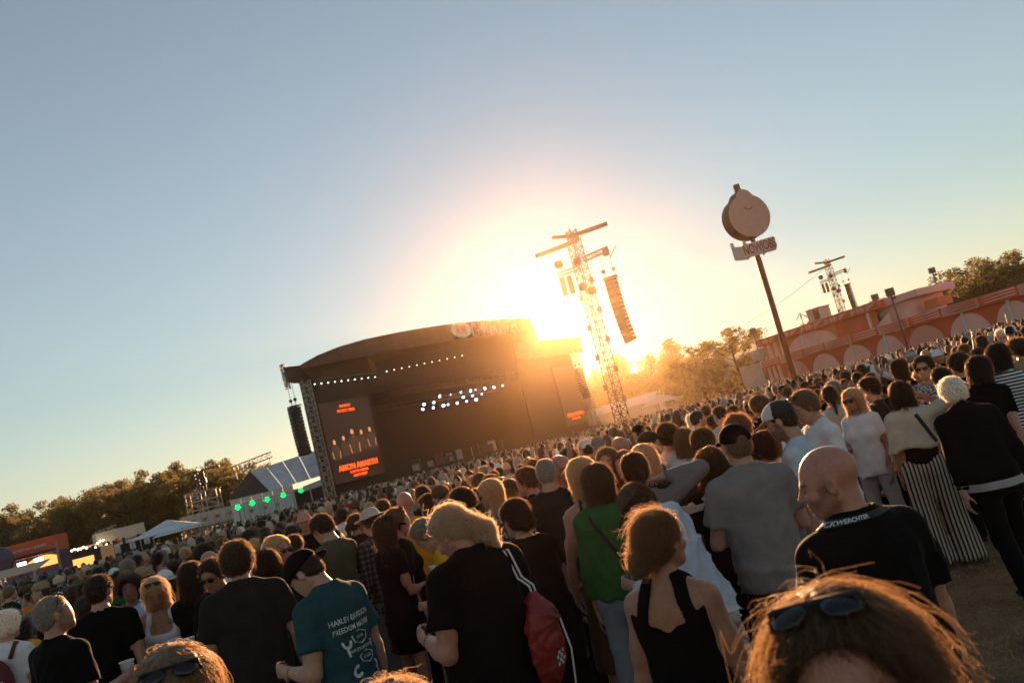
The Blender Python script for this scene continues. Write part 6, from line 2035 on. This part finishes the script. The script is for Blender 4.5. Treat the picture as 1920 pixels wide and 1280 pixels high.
def outline_mark(pts, t=.12):
    V, Fc = [], []
    n = len(pts)
    for x, y in pts:
        V += [(x, y), (x * (1 - t), y * (1 - t))]
    for i in range(n):
        j = (i + 1) % n
        Fc.append((2 * i, 2 * j, 2 * j + 1, 2 * i + 1))
    return V, Fc
_sh = [(-1, .25), (0, .62), (1, .25), (.8, -.35), (0, -.62), (-.8, -.35)]
zc_ = float(teal['res']['B'].waist[2]) + 0.02
back_print(teal, [('text', 'HARLEY-DAVIDSON', .0, .255, .30), ('text', 'FREEDOM MACHINE', .0, .205, .29),
                  ('mark', arc_mark(.5, 1.0, 150, 380), -.085, .135, .032), ('mark', outline_mark(_sh), .01, .145, .062), ('text', 'MOTOR', .01, .145, .06),
                  ('mark', outline_mark([(-1, .22), (1, .22), (1, -.22), (-1, -.22)], .14), .0, .085, .10), ('text', 'HARLEY-DAVIDSON', .0, .085, .17),
                  ('mark', outline_mark(_sh), .02, .035, .055), ('text', 'CYCLES', .02, .035, .06), ('mark', arc_mark(.45, 1.0, 60, 330), -.07, -.02, .034), ('mark', arc_mark(.4, .9, -60, 140), .08, -.03, .03), ('text', 'GHENT', -.03, -.085, .10)], zc_)
def front_print(sp):
    pass
# lanyard round the bald man's neck
def lanyard(sp):
    B = sp['res']['B']; fb, ft = sp['res']['fields']['body'], sp['res']['fields']['top']
    N_ = 56
    ctr = B.neck + B.R1 @ (A3(0, 0.004, 0.036) * B.k)
    def ring(dz):
        P = []
        for i in range(N_ + 1):
            a = 2 * math.pi * i / N_
            dr = B.R1 @ A3(math.cos(a), math.sin(a), 0)
            z = dz - .040 * max(0, math.sin(a)) ** 1.5
            p = ctr + B.R1 @ A3(0, 0, z)
            r = 0.02
            for _ in range(24):
                q = (p + dr * f32(r))[None]
                r += max(0.0, 0.004 - float(min(fb(q)[0], ft(q)[0]))) * .8 if min(fb(q)[0], ft(q)[0]) < .004 else 0
            P.append(p + dr * f32(r))
        return P
    lo, hi = ring(-.016), ring(.006)
    mb = MB()
    V = [tuple(map(float, p)) for p in lo] + [tuple(map(float, p)) for p in hi]
    mb.add(V, [(i, i + 1, N_ + 2 + i, N_ + 1 + i) for i in range(N_)])
    o = mb.build('lanyard', 'band_black', sp['root'])
    me = text_mesh('ROCKWERCHTER', 1.0, 0, 0, 1.0, .02)
    xs = [v.co.x for v in me.vertices]; ys = [v.co.y for v in me.vertices]
    x0, x1, y0, y1 = min(xs), max(xs), min(ys), max(ys)
    lo_, hi_ = np.array(lo), np.array(hi)
    for v in me.vertices:
        t = (v.co.x - x0) / (x1 - x0); s = (v.co.y - y0) / (y1 - y0)
        a = (0.47 + 0.25 * t) * N_
        i = int(a); f = a - i
        p = (lo_[i] * (1 - f) + lo_[i + 1] * f) * (1 - (.2 + .6 * s)) + (hi_[i] * (1 - f) + hi_[i + 1] * f) * (.2 + .6 * s)
        out = p - (ctr); out[2] = 0
        v.co = tuple(map(float, p + unit(out) * 0.0015))
    link('lettering', me, 'print_white', o)
lanyard(bald_man)
lanyard_b = None
# red drawstring bag of the long-haired man
def red_bag(sp):
    B = sp['res']['B']
    ft = sp['res']['fields']['top']
    simple('bag_red', (0.22, 0.016, 0.012), 0.55, var=0.3, scale=8, bmp=.01)
    root = tag(empty('drawstring_bag', sp['loc'], sp['yaw']), 'red drawstring bag with checkered emblem hanging on a black T-shirt', 'bag')
    k = B.k
    c = B.C(.15, -.20, 1.03)
    rng = np.random.default_rng(3)
    f = Field().u(ell(c, A3(.13, .065, .20) * k, rotz(.35)), .02).u(rcone(c + A3(.02, -.005, .13), c + A3(.0, .02, .21), .075, .045), .05)
    f.disp(folds(rng, .012, .05, .15))
    V, Q = nets(f, c - .32, c + .32, .009)
    link('bag_body', mesh_np('bag_body', V, Q), 'bag_red', root)
    top = B.C(.105, -.055, 1.50)
    for dx in (0.0, .025):
        pts = [c + A3(.0 + dx, .01, .20), (c + A3(.02 + dx, -.02, .20) + B.C(.12 + dx, -.125, 1.36)) / 2 + A3(0, -.015, 0), B.C(.13 + dx, -.135, 1.33), B.C(.125 + dx, -.09, 1.46), B.C(.12 + dx, .02, 1.485), B.C(.12 + dx, .125, 1.30)]
        MB().tube([tuple(map(float, p)) for p in pts], .006, 6).build('cord', 'sign_white', root, True)
    pts = [c + A3(.06, -.075, .10), c + A3(.075, -.085, -.05), c + A3(.06, -.075, -.20), c + A3(.05, -.05, -.34), c + A3(.06, -.03, -.42)]
    MB().tube([tuple(map(float, p)) for p in pts], .005, 6).build('cord', 'sign_white', root, True)
    # checkered emblem
    P0 = c + A3(-.01, 0, -.11)
    for i in range(4):
        for j in range(4):
            if (i + j) % 2: continue
            q = []
            for a, b in ((0, 0), (1, 0), (1, 1), (0, 1)):
                q.append((float(P0[0]) + (i + a) * .017, float(P0[2]) + (j + b) * .017))
            P = np.array([(x, float(c[1]) - .3, z) for x, z in q], f32)
            for _ in range(26): P[:, 1] += np.maximum(f(P) - .003, -.02) * .8
            MB().add([tuple(map(float, p)) for p in P], [(0, 1, 2, 3)]).build('emblem_square', 'print_white', root)
red_bag(grey_pony)
# dark red backpack at the left edge
def backpack(sp):
    B = sp['res']['B']
    simple('pack_red', (0.12, 0.010, 0.016), 0.7, var=0.2, scale=8)
    root = tag(empty('backpack', sp['loc'], sp['yaw']), 'dark red backpack with white letters on the white-haired woman', 'backpack')
    c = B.C(0, -.20, 1.20)
    f = Field().u(ell(c, A3(.15, .085, .21), B.R1), .02).u(ell(c + A3(0, -.05, -.06), A3(.12, .05, .11), B.R1), .03)
    V, Q = nets(f, c - .34, c + .34, .014)
    bd = link('pack_body', mesh_np('pack_body', V, Q), 'pack_red', root)
    for sd in (1, -1):
        pts = [B.C(sd * .10, -.14, 1.38), B.C(sd * .105, -.06, 1.485), B.C(sd * .10, .06, 1.45), B.C(sd * .11, .13, 1.28)]
        MB().tube([tuple(map(float, p)) for p in pts], .018, 6).build('shoulder_strap', 'pack_red', root, True)
    me = text_mesh('OPIL', .1, 0, 0, 1, .004)
    P = np.array([(v.co.x + c[0], c[1] - .35, v.co.y * 1.2 + c[2] + .05) for v in me.vertices], f32)
    for _ in range(26): P[:, 1] += np.maximum(f(P) - .003, -.02) * .8
    for v, p in zip(me.vertices, P): v.co = tuple(map(float, p))
    link('lettering', me, 'print_white', root)
backpack(backpack_w)
# straps that cross the back
def strap(sp, a, b, mat, name='bag_strap', w=.030):
    """band over the shirt from local point a=(x,z) to b on the back"""
    fld = sp['res']['fields']['top']; n = 12
    L = [(a[0] + (b[0] - a[0]) * t / n, a[1] + (b[1] - a[1]) * t / n) for t in range(n + 1)]
    dx, dz = b[0] - a[0], b[1] - a[1]; q = math.hypot(dx, dz); ox, oz = -dz / q * w / 2, dx / q * w / 2
    P = project(sp, fld, [(x + ox, z + oz) for x, z in L] + [(x - ox, z - oz) for x, z in L], -.4, .005)
    MB().add([tuple(map(float, p)) for p in P], [(i, i + 1, n + 2 + i, n + 1 + i) for i in range(n)]).build(name, mat, sp['root'])
def zsh(sp): return float(sp['res']['B'].sh[1][2])
for _s in HEROES:
    if 'orange cap' in _s['label']: strap(_s, (-.10, zsh(_s) + .05), (.14, zsh(_s) - .30), 'grey_panel', w=.045)
    if _s is green: strap(_s, (-.09, zsh(_s) + .05), (.12, zsh(_s) - .36), 'band_black', w=.022)
    if _s is blouse: strap(_s, (.05, zsh(_s) + .02), (.16, zsh(_s) - .27), 'band_black', w=.035)
    if _s is jacket:
        B = _s['res']['B']; ft = _s['res']['fields']['top']
        n = 40; ring = []
        for dz in (-.03, .03):
            for i in range(n):
                a = 2 * math.pi * i / n
                p = (B.P0 + A3(0, 0, -.045 + dz)).astype(f32); r = .05
                dr = A3(math.cos(a), math.sin(a), 0)
                for _ in range(30):
                    e = float(ft((p + dr * f32(r))[None])[0])
                    r += .006 - e if e < .006 else 0
                ring.append(tuple(map(float, p + dr * f32(r))))
        MB().add(ring, [(i, (i + 1) % n, n + (i + 1) % n, n + i) for i in range(n)]).build('waist_band', 'grey_panel', _s['root'])
# blankets on the ground
simple('blanket', (0.14, 0.13, 0.13), 0.95, var=0.3)
def blanket(u, v, label, w, d, rz, seed, mat):
    r = ray(u, v); t = -CAM_H / r.z; c = at(u, v, t)
    rng = np.random.default_rng(seed)
    nx, ny = 26, 22
    X, Y = np.meshgrid(np.linspace(-w / 2, w / 2, nx), np.linspace(-d / 2, d / 2, ny), indexing='ij')
    Z = .02 + .022 * (1 - np.abs(np.sin(X * 9 + 2 * np.sin(Y * 5)))) ** 2 + .03 * np.maximum(0, np.sin(X * 4 + Y * 6 + seed)) ** 3 + rng.normal(0, .002, X.shape)
    X = X + .04 * np.sin(Y * 7); Y = Y + .04 * np.sin(X * 6)
    i = (np.arange(nx - 1)[:, None] * ny + np.arange(ny - 1)[None]).ravel()
    me = mesh_np('blanket', np.stack([X, Y, Z], -1).reshape(-1, 3), np.stack([i, i + ny, i + ny + 1, i + 1], 1))
    o = link('blanket', me, mat); o.location = (c.x, c.y, 0); o.rotation_euler = (0, 0, rz)
    tag(o, label, 'blanket')
m_, n_, l_, b_ = new_mat('patterned_rug')
_vo = n_.new('ShaderNodeTexVoronoi'); _vo.inputs['Scale'].default_value = 16; _vo.feature = 'DISTANCE_TO_EDGE'
_tc = n_.new('ShaderNodeTexCoord'); l_.new(_tc.outputs['Object'], _vo.inputs['Vector'])
l_.new(ramp(n_, l_, _vo.outputs['Distance'], [(0.05, (0.42, 0.40, 0.40)), (0.16, (0.05, 0.05, 0.055))]), b_.inputs['Base Color'])
b_.inputs['Roughness'].default_value = 0.95
blanket(1105, 1215, 'crumpled black and white patterned rug on the ground', 1.5, 1.3, .4, 1, 'patterned_rug')
blanket(1800, 918, 'dark crumpled blanket and clothes by the striped trousers', 1.1, .8, .2, 2, 'stall_blue')
blanket(1640, 945, 'pale denim jacket lying on the trodden ground', .9, .6, .7, 3, 'stall_blue')
_rl = random.Random(12)
for _i in range(16):                                # dropped cups and paper
    x, y = _rl.uniform(.6, 5.5), _rl.uniform(3.0, 9.0)
    if _i >= 10: y = _rl.uniform(6.5, 9.5)
    if _i < 10:
        o = MB().prism([(-.05, -.03, 0), (.04, -.035, .004), (.055, .03, .012), (-.03, .04, .006)], (0, 0, .002)).build('paper_scrap', 'white_pvc')
        tag(o, 'pale scrap of paper on the trodden ground, %s of the scraps' % nth(_i), 'litter', 'litter on the ground')
    else:
        o = MB().lathe([(.03, -.05), (.04, .06), (.038, .06), (.028, -.05)], 12, (0, 0, .035), Matrix.Rotation(RAD(90), 3, 'X')).build('crushed_cup', 'glass_plastic')
        tag(o, 'dropped plastic cup lying on the ground, %s of the cups' % nth(_i - 10), 'litter', 'dropped cups')
    o.location = (x, y, .002); o.rotation_euler = (0, 0, _rl.uniform(0, 6))
    if _rl.random() < .3: o.location.x -= 3

# ------------------------------------------------------------------ the rows behind: one of each kind, then copies with their own colours
VARS = []
def variant(desc, **kw):
    b = dict(H=1.72, girth=kw.pop('girth', 1.0), fem=kw.pop('fem', False), arms=kw.pop('arms', ('down', 'down2')), hpitch=kw.pop('hpitch', 0.0), hyaw=RAD(kw.pop('hyaw', 0)), legs=kw.pop('legs', 'stand'), lean=kw.pop('lean', 0.0))
    sp = dict(body=b, skin=SKIN['fair'], topc=(1, 1, 1), botc=(1, 1, 1), hairc=(1, 1, 1), capc=(1, 1, 1), label='x', loc=(0, 0, 0), yaw=0, h=.030, hh=.0145, handh=.014, seed=200 + len(VARS), bottom='trousers', bodyk=1.1)
    sp.update(kw)
    if sp['hair'] not in ('bald',):
        sp['strands'] = 1300; sp['srad'] = .0017; sp['slen'] = .05; sp['wild'] = .012
    sp['desc'] = desc
    VARS.append(sp)
variant('short-haired man', hair='short', top='tee')
variant('cropped man', hair='crop', top='tee', arms=('fold', 'fold'), girth=1.1)
variant('tousled man', hair='mop', top='tee', arms=('cup', 'down'), hyaw=30)
variant('short-haired man', hair='short', top='jacket', arms=('down', 'pocket'), hyaw=-35)
variant('curly-haired person', hair='curly', top='tee', arms=('down', 'cup'))
variant('bald man', hair='bald', top='tee', arms=('cup', 'down'), girth=1.15, hpitch=.15)
variant('long-haired woman', fem=True, hair='long', top='tee', bottom='jeans')
variant('long-haired woman', fem=True, hair='wavy', top='tank', bottom='jeans', arms=('cup', 'down'), hyaw=40)
variant('bobbed woman', fem=True, hair='bob', top='long', bottom='jeans', arms=('fold', 'fold'))
variant('ponytailed woman', fem=True, hair='pony', top='tee', bottom='shorts', hyaw=-30)
variant('woman with a bun', fem=True, hair='bun', top='strap', bottom='skirt', arms=('phone', 'phone'), hpitch=.3)
variant('capped man', hair='crop', cap=0.0, top='tee', arms=('cup', 'hip'))
variant('capped person', hair='crop', cap=PI, top='hoodie', arms=('pocket', 'pocket'))
variant('hatted person', hair='short', hat='bucket', top='tee', arms=('down', 'drink'))
variant('balding man', hair='ring', top='polo', arms=('back', 'back'), girth=1.1)
variant('man in sunglasses', hair='medium', glasses='on', top='tee', arms=('drink', 'down'))
variant('waving man', hair='short', top='tee', arms=('wave', 'down'))
variant('woman filming with raised hands', fem=True, hair='long', top='tee', bottom='jeans', arms=('wave', 'wave'))
with ThreadPoolExecutor(4) as ex:
    _vres = list(ex.map(compute, VARS))
for _s, _r in zip(VARS, _vres):                    # mesh data shared by all copies
    _s['data'] = []
    for name, V, Q, mat, color, tint, par in _r['parts']:
        if len(Q) == 0: continue
        me = mesh_np(name, V, Q, True, tint)
        me.materials.append(MATS[mat])
        _s['data'].append((name, me, par))
    if 'strands' in _r:
        pts, rr = _r['strands']
        n, m, _ = pts.shape
        cu = bpy.data.hair_curves.new('strands')
        cu.add_curves([m] * n)
        cu.points.foreach_set('position', pts.astype(f32).ravel())
        a = cu.attributes.get('radius') or cu.attributes.new('radius', 'FLOAT', 'POINT')
        a.data.foreach_set('value', rr.ravel())
        cu.materials.append(MATS['strand'])
        _s['data'].append(('strands', cu, 'hair'))
_cr = random.Random(77)
TOPW = [('black', 30), ('soot', 12), ('charcoal', 10), ('white', 17), ('grey', 7), ('navy', 6), ('pale', 7), ('cream', 6), ('blue', 3), ('olive', 3), ('red', 2), ('yellow', 3), ('brown', 3), ('sky', 2), ('pink', 2), ('green', 1), ('mint', 1), ('orange', 1)]
TOPN = {'soot': 'dark', 'charcoal': 'charcoal', 'pale': 'pale blue', 'sky': 'light blue', 'lgrey': 'light grey'}
HAIRW = [('dark', 26), ('brown', 26), ('light', 14), ('blond', 13), ('black', 12), ('grey', 8), ('white', 3), ('red', 3)]
HAIRN = {'light': 'light brown', 'dark': 'dark brown', 'red': 'reddish'}
def pick(W):
    t = _cr.uniform(0, sum(w for _, w in W))
    for n, w in W:
        t -= w
        if t <= 0: return n
    return W[-1][0]
OCC = [(s['loc'][0], s['loc'][1], .34) for s in HEROES]
def project_px(p):
    q = CAM_R.transposed() @ (Vector(p) - Vector((0, 0, CAM_H)))
    return 960 + F_PX * q.x / -q.z, 640 - F_PX * q.y / -q.z, -q.z
def free(x, y, r):
    for a, b, c in OCC:
        if (a - x) ** 2 + (b - y) ** 2 < (c + r) ** 2 * .72: return False
    return True
# the sight lines to people built one by one stay clear
KEEP = []
for s in HEROES:
    u, v, d = project_px(world(s, s['res']['B'].hc))
    KEEP.append((u, v, d, 0.16 * F_PX / d))
def hides(x, y, H):
    u, v, d = project_px((x, y, H - .12))
    r = 0.14 * F_PX / d
    for (a, b, dd, rr) in KEEP:
        if dd > d + .15 and abs(u - a) < (rr + r) * .9 and v - r * 1.0 < b + rr * .8 and v + 5 * r > b - rr: return True
    return False
GEN = []
_n = 0
tries = 0
TARGET = 300 - len(HEROES) - 2
def place(y0, y1, count, spacing):
    global tries
    got = 0; t = 0
    while got < count and t < 9000:
        t += 1
        y = y0 + (y1 - y0) * _cr.random() ** .8
        x = _cr.uniform(-.70, .74) * y
        H = _cr.uniform(1.58, 1.88)
        u, v, d = project_px((x, y, H - .1))
        if not (-30 < u < 1950 and v < 1330): continue
        if not free(x, y, spacing) or (u > 1000 and y < 9.0) or (x > 1.2 and y < 8): continue
        if hides(x, y, H): continue
        OCC.append((x, y, spacing)); GEN.append((x, y, H, u, d)); got += 1
    return got
g1 = place(8.2, 12.0, 56, .32)
g2 = place(11.5, 17.5, 999, .30) if False else place(12.0, 20.0, TARGET - g1, .27)
GEN.sort(key=lambda g: g[4])
ZONES = [(-99, 300, 'by the food stalls'), (300, 560, 'before the tent hall'), (560, 760, 'below the left stage screen'), (760, 960, 'before the stage front'), (960, 1110, 'before the right stage screen'),
         (1110, 1270, 'below the delay tower'), (1270, 1430, 'before the hazy trees'), (1430, 1600, 'near the pole sign'), (1600, 1760, 'before the pavilion'), (1760, 2100, 'by the pavilion wing')]
_labels = {}
_plan = []
for (x, y, H, u, d) in GEN:
    sp = _cr.choice(VARS[:16] * 3 + VARS[16:])
    tc, hcn, bc = pick(TOPW), pick(HAIRW), _cr.choice(['soot', 'denim', 'black', 'ldenim', 'grey', 'navy'])
    capc = _cr.choice(['black', 'white', 'navy', 'red', 'tan', 'charcoal', 'olive'])
    zone = [z for a, b, z in ZONES if a <= u < b][0]
    tn = {'jacket': 'jacket', 'tank': 'tank top', 'strap': 'strap top', 'long': 'sweater', 'hoodie': 'hooded sweater', 'polo': 'polo shirt'}.get(sp['top'], 'T-shirt')
    hd = sp['desc']
    if sp['hair'] != 'bald' and not sp.get('cap') is not None and not sp.get('hat'): hd = HAIRN.get(hcn, hcn) + ' ' + hd
    elif sp.get('cap') is not None or sp.get('hat'): hd = capc + '-' + hd
    lab = '%s in %s %s %s' % (hd, TOPN.get(tc, tc), tn, zone)
    _labels.setdefault(lab, []).append(len(_plan))
    _plan.append([sp, x, y, H, u, d, tc, hcn, bc, capc, lab])
for lab, ids in _labels.items():                   # look-alikes in one zone are told apart by their order
    if len(ids) > 1:
        for k, i in enumerate(sorted(ids, key=lambda i: _plan[i][5])):
            _plan[i][10] = lab + ', ' + (['nearest', 'further back', 'third back', 'fourth back', 'fifth back', 'sixth back'][min(k, 5)])
for sp, x, y, H, u, d, tc, hcn, bc, capc, lab in _plan:
    yaw = RAD(_cr.gauss(2, 28)) if _cr.random() < .78 else _cr.uniform(0, 6.28)
    root = empty('person', (x, y, 0), yaw)
    k = H / 1.72
    root.scale = (k * _cr.uniform(.95, 1.07), k * _cr.uniform(.95, 1.07), k)
    tag(root, lab, 'person', 'festival visitors')
    sk = SKIN[_cr.choice(['fair', 'fair', 'tan', 'red', 'olive', 'fair', 'tan', 'brown'])]
    made = {}
    for name, data, par in sp['data']:
        o = bpy.data.objects.new(name, data)
        COL.objects.link(o)
        o.parent = made[par] if par in made else root
        c = {'body': sk, 'hair': HAIR[hcn], 'strands': HAIR[hcn], 'cap': COLS[capc], 'bill': COLS[capc], 'hat': COLS[capc], 'shoe': (.03, .03, .03)}.get(name)
        if c is None: c = COLS[bc] if name in ('trousers', 'jeans', 'shorts', 'skirt') else COLS[tc]
        o.color = (*c, 1)
        made[name] = o
print('PEOPLE', len(HEROES), len(_plan))

# ------------------------------------------------------------------ everybody further off: one mass
def figure(seed, lod, fem, hairstyle):
    """plain standing figure as rings; returns vertices, triangles and a part index per vertex (0 skin 1 hair 2 top 3 bottom)"""
    rng = np.random.default_rng(seed)
    V, T, K = [], [], []
    def loft(rings, n, part):
        o = len(V)
        for (cx, cy, z, rx, ry) in rings:
            for i in range(n):
                a = 2 * math.pi * i / n
                V.append((cx + rx * math.cos(a), cy + ry * math.sin(a), z))
                K.append(part)
        for r in range(len(rings) - 1):
            for i in range(n):
                a, b = o + r * n + i, o + r * n + (i + 1) % n
                T.append((a, b, b + n)); T.append((a, b + n, a + n))
    n = 9 if lod else 6
    hz = 1.60
    m = 6 if lod else 4
    ez = [-.115 + .235 * i / (m - 1) for i in range(m)]
    o = len(V)
    loft([(0, .012 * (1 - i / m), hz + z, max(.012, .076 * math.sqrt(max(0, 1 - ((z - .01) / .13) ** 2))), max(.012, .094 * math.sqrt(max(0, 1 - ((z - .01) / .13) ** 2)))) for i, z in enumerate(ez)], n, 0)
    if lod: loft([(0, -.012, hz - .16, .055, .055), (0, -.01, hz - .08, .05, .052)], 5, 0)
    if hairstyle != 'bald':
        gr = {'short': .012, 'long': .016, 'curly': .04, 'cap': .016}[hairstyle]
        zz = [-.03, .02, .065, .105, .130 + gr * .6] if lod else [-.03, .05, .105, .130 + gr * .6]
        loft([(0, -.022, hz + z + (.02 if hairstyle == 'cap' else 0), max(.015, (.080 + gr) * math.sqrt(max(0, 1 - ((z) / .15) ** 2))), max(.015, (.090 + gr) * math.sqrt(max(0, 1 - (z / .15) ** 2)))) for z in zz], n, 1)
        if hairstyle == 'long':
            loft([(0, -.045, hz + .02, .088, .075), (0, -.065, hz - .12, .088, .06), (0, -.085, hz - .27, .06, .035)], n, 1)
    sw = .215 if not fem else .185
    loft([(0, -.01, 1.475, .06, .055), (0, -.01, 1.44, sw * .75, .085), (0, -.005, 1.37, sw, .115), (0, 0, 1.20, sw * .86, .125), (0, 0, 1.0, sw * .84, .122), (0, 0, .80, sw * .90, .13)][:6 if lod else 5], 10 if lod else 7, 2)
    for sd in (-1, 1):
        bend = rng.random()
        ex, ey, ez_ = sd * (sw + .03), rng.uniform(-.05, .08), 1.12
        if lod: loft([(sd * (sw - .03), 0, 1.41, .055, .055), (sd * (sw + .01), ey * .4, 1.25, .05, .055)], 5, 2)
        if not lod and bend < .6: continue
        if bend < .5: loft([(sd * (sw + .01), ey * .4, 1.26, .042, .042), (ex, ey, 1.10, .038, .038), (ex * .95, ey + .10, .86, .028, .03)], 5, 0)
        else: loft([(sd * (sw + .01), ey * .4, 1.26, .042, .042), (ex, ey, 1.12, .038, .040), (sd * .10, .26, 1.20, .028, .03)], 5, 0)
        if not lod: continue
        loft([(sd * .09, 0, .86, .085, .09), (sd * .10, 0, .48, .06, .065), (sd * .10, 0, .0, .045, .055)], 5, 3)
    return np.array(V, f32), np.array(T, np.int32), np.array(K)
FIG = {1: [figure(s, 1, s % 2, h) for s, h in enumerate(['short', 'long', 'short', 'long', 'cap', 'long', 'curly', 'short', 'bald', 'long'])],
       0: [figure(s, 0, s % 2, h) for s, h in enumerate(['short', 'long', 'short', 'long', 'cap', 'long', 'short', 'bald'])]}
def crowd():
    rng = np.random.default_rng(9)
    pts = []
    yfar = max(g[1] for g in GEN)
    # rows on a jittered grid, thinner further away
    y = 18.6
    while y < 118:
        sp_ = .62 + .015 * max(0, y - 20)
        for x in np.arange(-.70 * y, .76 * y, sp_):
            px, py = x + rng.normal(0, .2), y + rng.normal(0, .22)
            # up to the barrier before the stage, the stalls on the left and the pavilion
            d_st = (Vector((px, py, 0)) - Vector((SA.x, SA.y, 0))).dot(SN)
            if d_st > -7: continue
            if px < -.42 * py and py > 40: continue
            if px < -.30 * py and py > 68: continue
            if px > .22 * py and py > 84 - (px - 19) * .28: continue
            if rng.random() < .08: continue
            pts.append((px, py))
        y += sp_ * .92
    Vs, Ts, Cs, n = [], [], [], 0
    hair = [np.array(HAIR[h]) * 1.4 for h, w in HAIRW for _ in range(w)]  # hair colours brightened to imitate the rim light on far heads
    tops = [np.array(COLS[h]) for h, w in TOPW for _ in range(w)]
    bots = [np.array(COLS[h]) for h in ('soot', 'denim', 'black', 'ldenim')]
    skins = [np.array(SKIN[h]) for h in ('fair', 'tan', 'red', 'fair', 'olive')]
    cnt = 0
    for px, py in pts:
        if not free(px, py, .12) and py < 20.5: continue
        F_ = FIG[1 if py < 26 else 0]
        V, T, K = F_[rng.integers(len(F_))]
        a = rng.normal(.05, .5) if rng.random() < .8 else rng.uniform(0, 6.28)
        k = rng.uniform(.90, 1.09)
        V2 = (V * A3(k * rng.uniform(.95, 1.12), k * 1.02, k)) @ rotz(a).T + A3(px, py, 0)
        pal = np.stack([skins[rng.integers(len(skins))], hair[rng.integers(len(hair))], tops[rng.integers(len(tops))], bots[rng.integers(len(bots))]])
        Vs.append(V2); Ts.append(T + n); Cs.append(pal[K]); n += len(V)
        cnt += 1
    me = mesh_np('crowd', np.concatenate(Vs), np.concatenate(Ts), True, np.concatenate(Cs).astype(f32))
    tag(link('crowd', me, 'crowd'), 'dense sunlit mass of people filling the field up to the stage', 'crowd', kind='stuff')
    print('CROWD', cnt, sum(len(t) for t in Ts))
crowd()

# ------------------------------------------------------------------ smoke drifting up between the trees
def smoke():
    m = bpy.data.materials.new('smoke'); m.use_nodes = True
    n, l = m.node_tree.nodes, m.node_tree.links
    n.clear()
    out = n.new('ShaderNodeOutputMaterial'); pv = n.new('ShaderNodeVolumePrincipled')
    pv.inputs['Color'].default_value = (0.88, 0.92, 0.94, 1)
    pv.inputs['Density'].default_value = 0.09
    pv.inputs['Anisotropy'].default_value = 0.2
    l.new(pv.outputs[0], out.inputs['Volume'])
    f = Field()
    pts = [(1366, 716), (1362, 700), (1368, 684), (1360, 670), (1350, 662), (1338, 656), (1325, 654)]
    P = [np.array(at(u, v, 190), f32) for u, v in pts]
    for i in range(len(P) - 1):
        f.u(rcone(P[i], P[i + 1], 1.2 + .45 * i, 1.2 + .45 * (i + 1)), 1.0)
    f.u(rcone(np.array(at(1372, 668, 190), f32), np.array(at(1400, 648, 190), f32), 2.0, 3.2), 1.0)
    f.disp(folds(np.random.default_rng(4), .5, 3.0, 1.0))
    A_ = np.array(P)
    V, Q = nets(f, A_.min(0) - 7, A_.max(0) + (9, 7, 7), .8)
    tag(link('smoke', mesh_np('smoke', V, Q), m), 'pale bluish smoke drifting up between the hazy trees', 'smoke', kind='stuff')
smoke()

# ------------------------------------------------------------------ air
def haze():
    m = bpy.data.materials.new('haze'); m.use_nodes = True
    n, l = m.node_tree.nodes, m.node_tree.links
    n.clear()
    out = n.new('ShaderNodeOutputMaterial'); pv = n.new('ShaderNodeVolumePrincipled')
    pv.inputs['Color'].default_value = HAZE_COL
    pv.inputs['Density'].default_value = HAZE_D
    pv.inputs['Anisotropy'].default_value = HAZE_G
    l.new(pv.outputs[0], out.inputs['Volume'])
    o = MB().box((0, 215, 15.5), (900, 640, 33)).build('haze', m)
    tag(o, 'warm evening haze over the whole field', 'haze', kind='stuff')
haze()
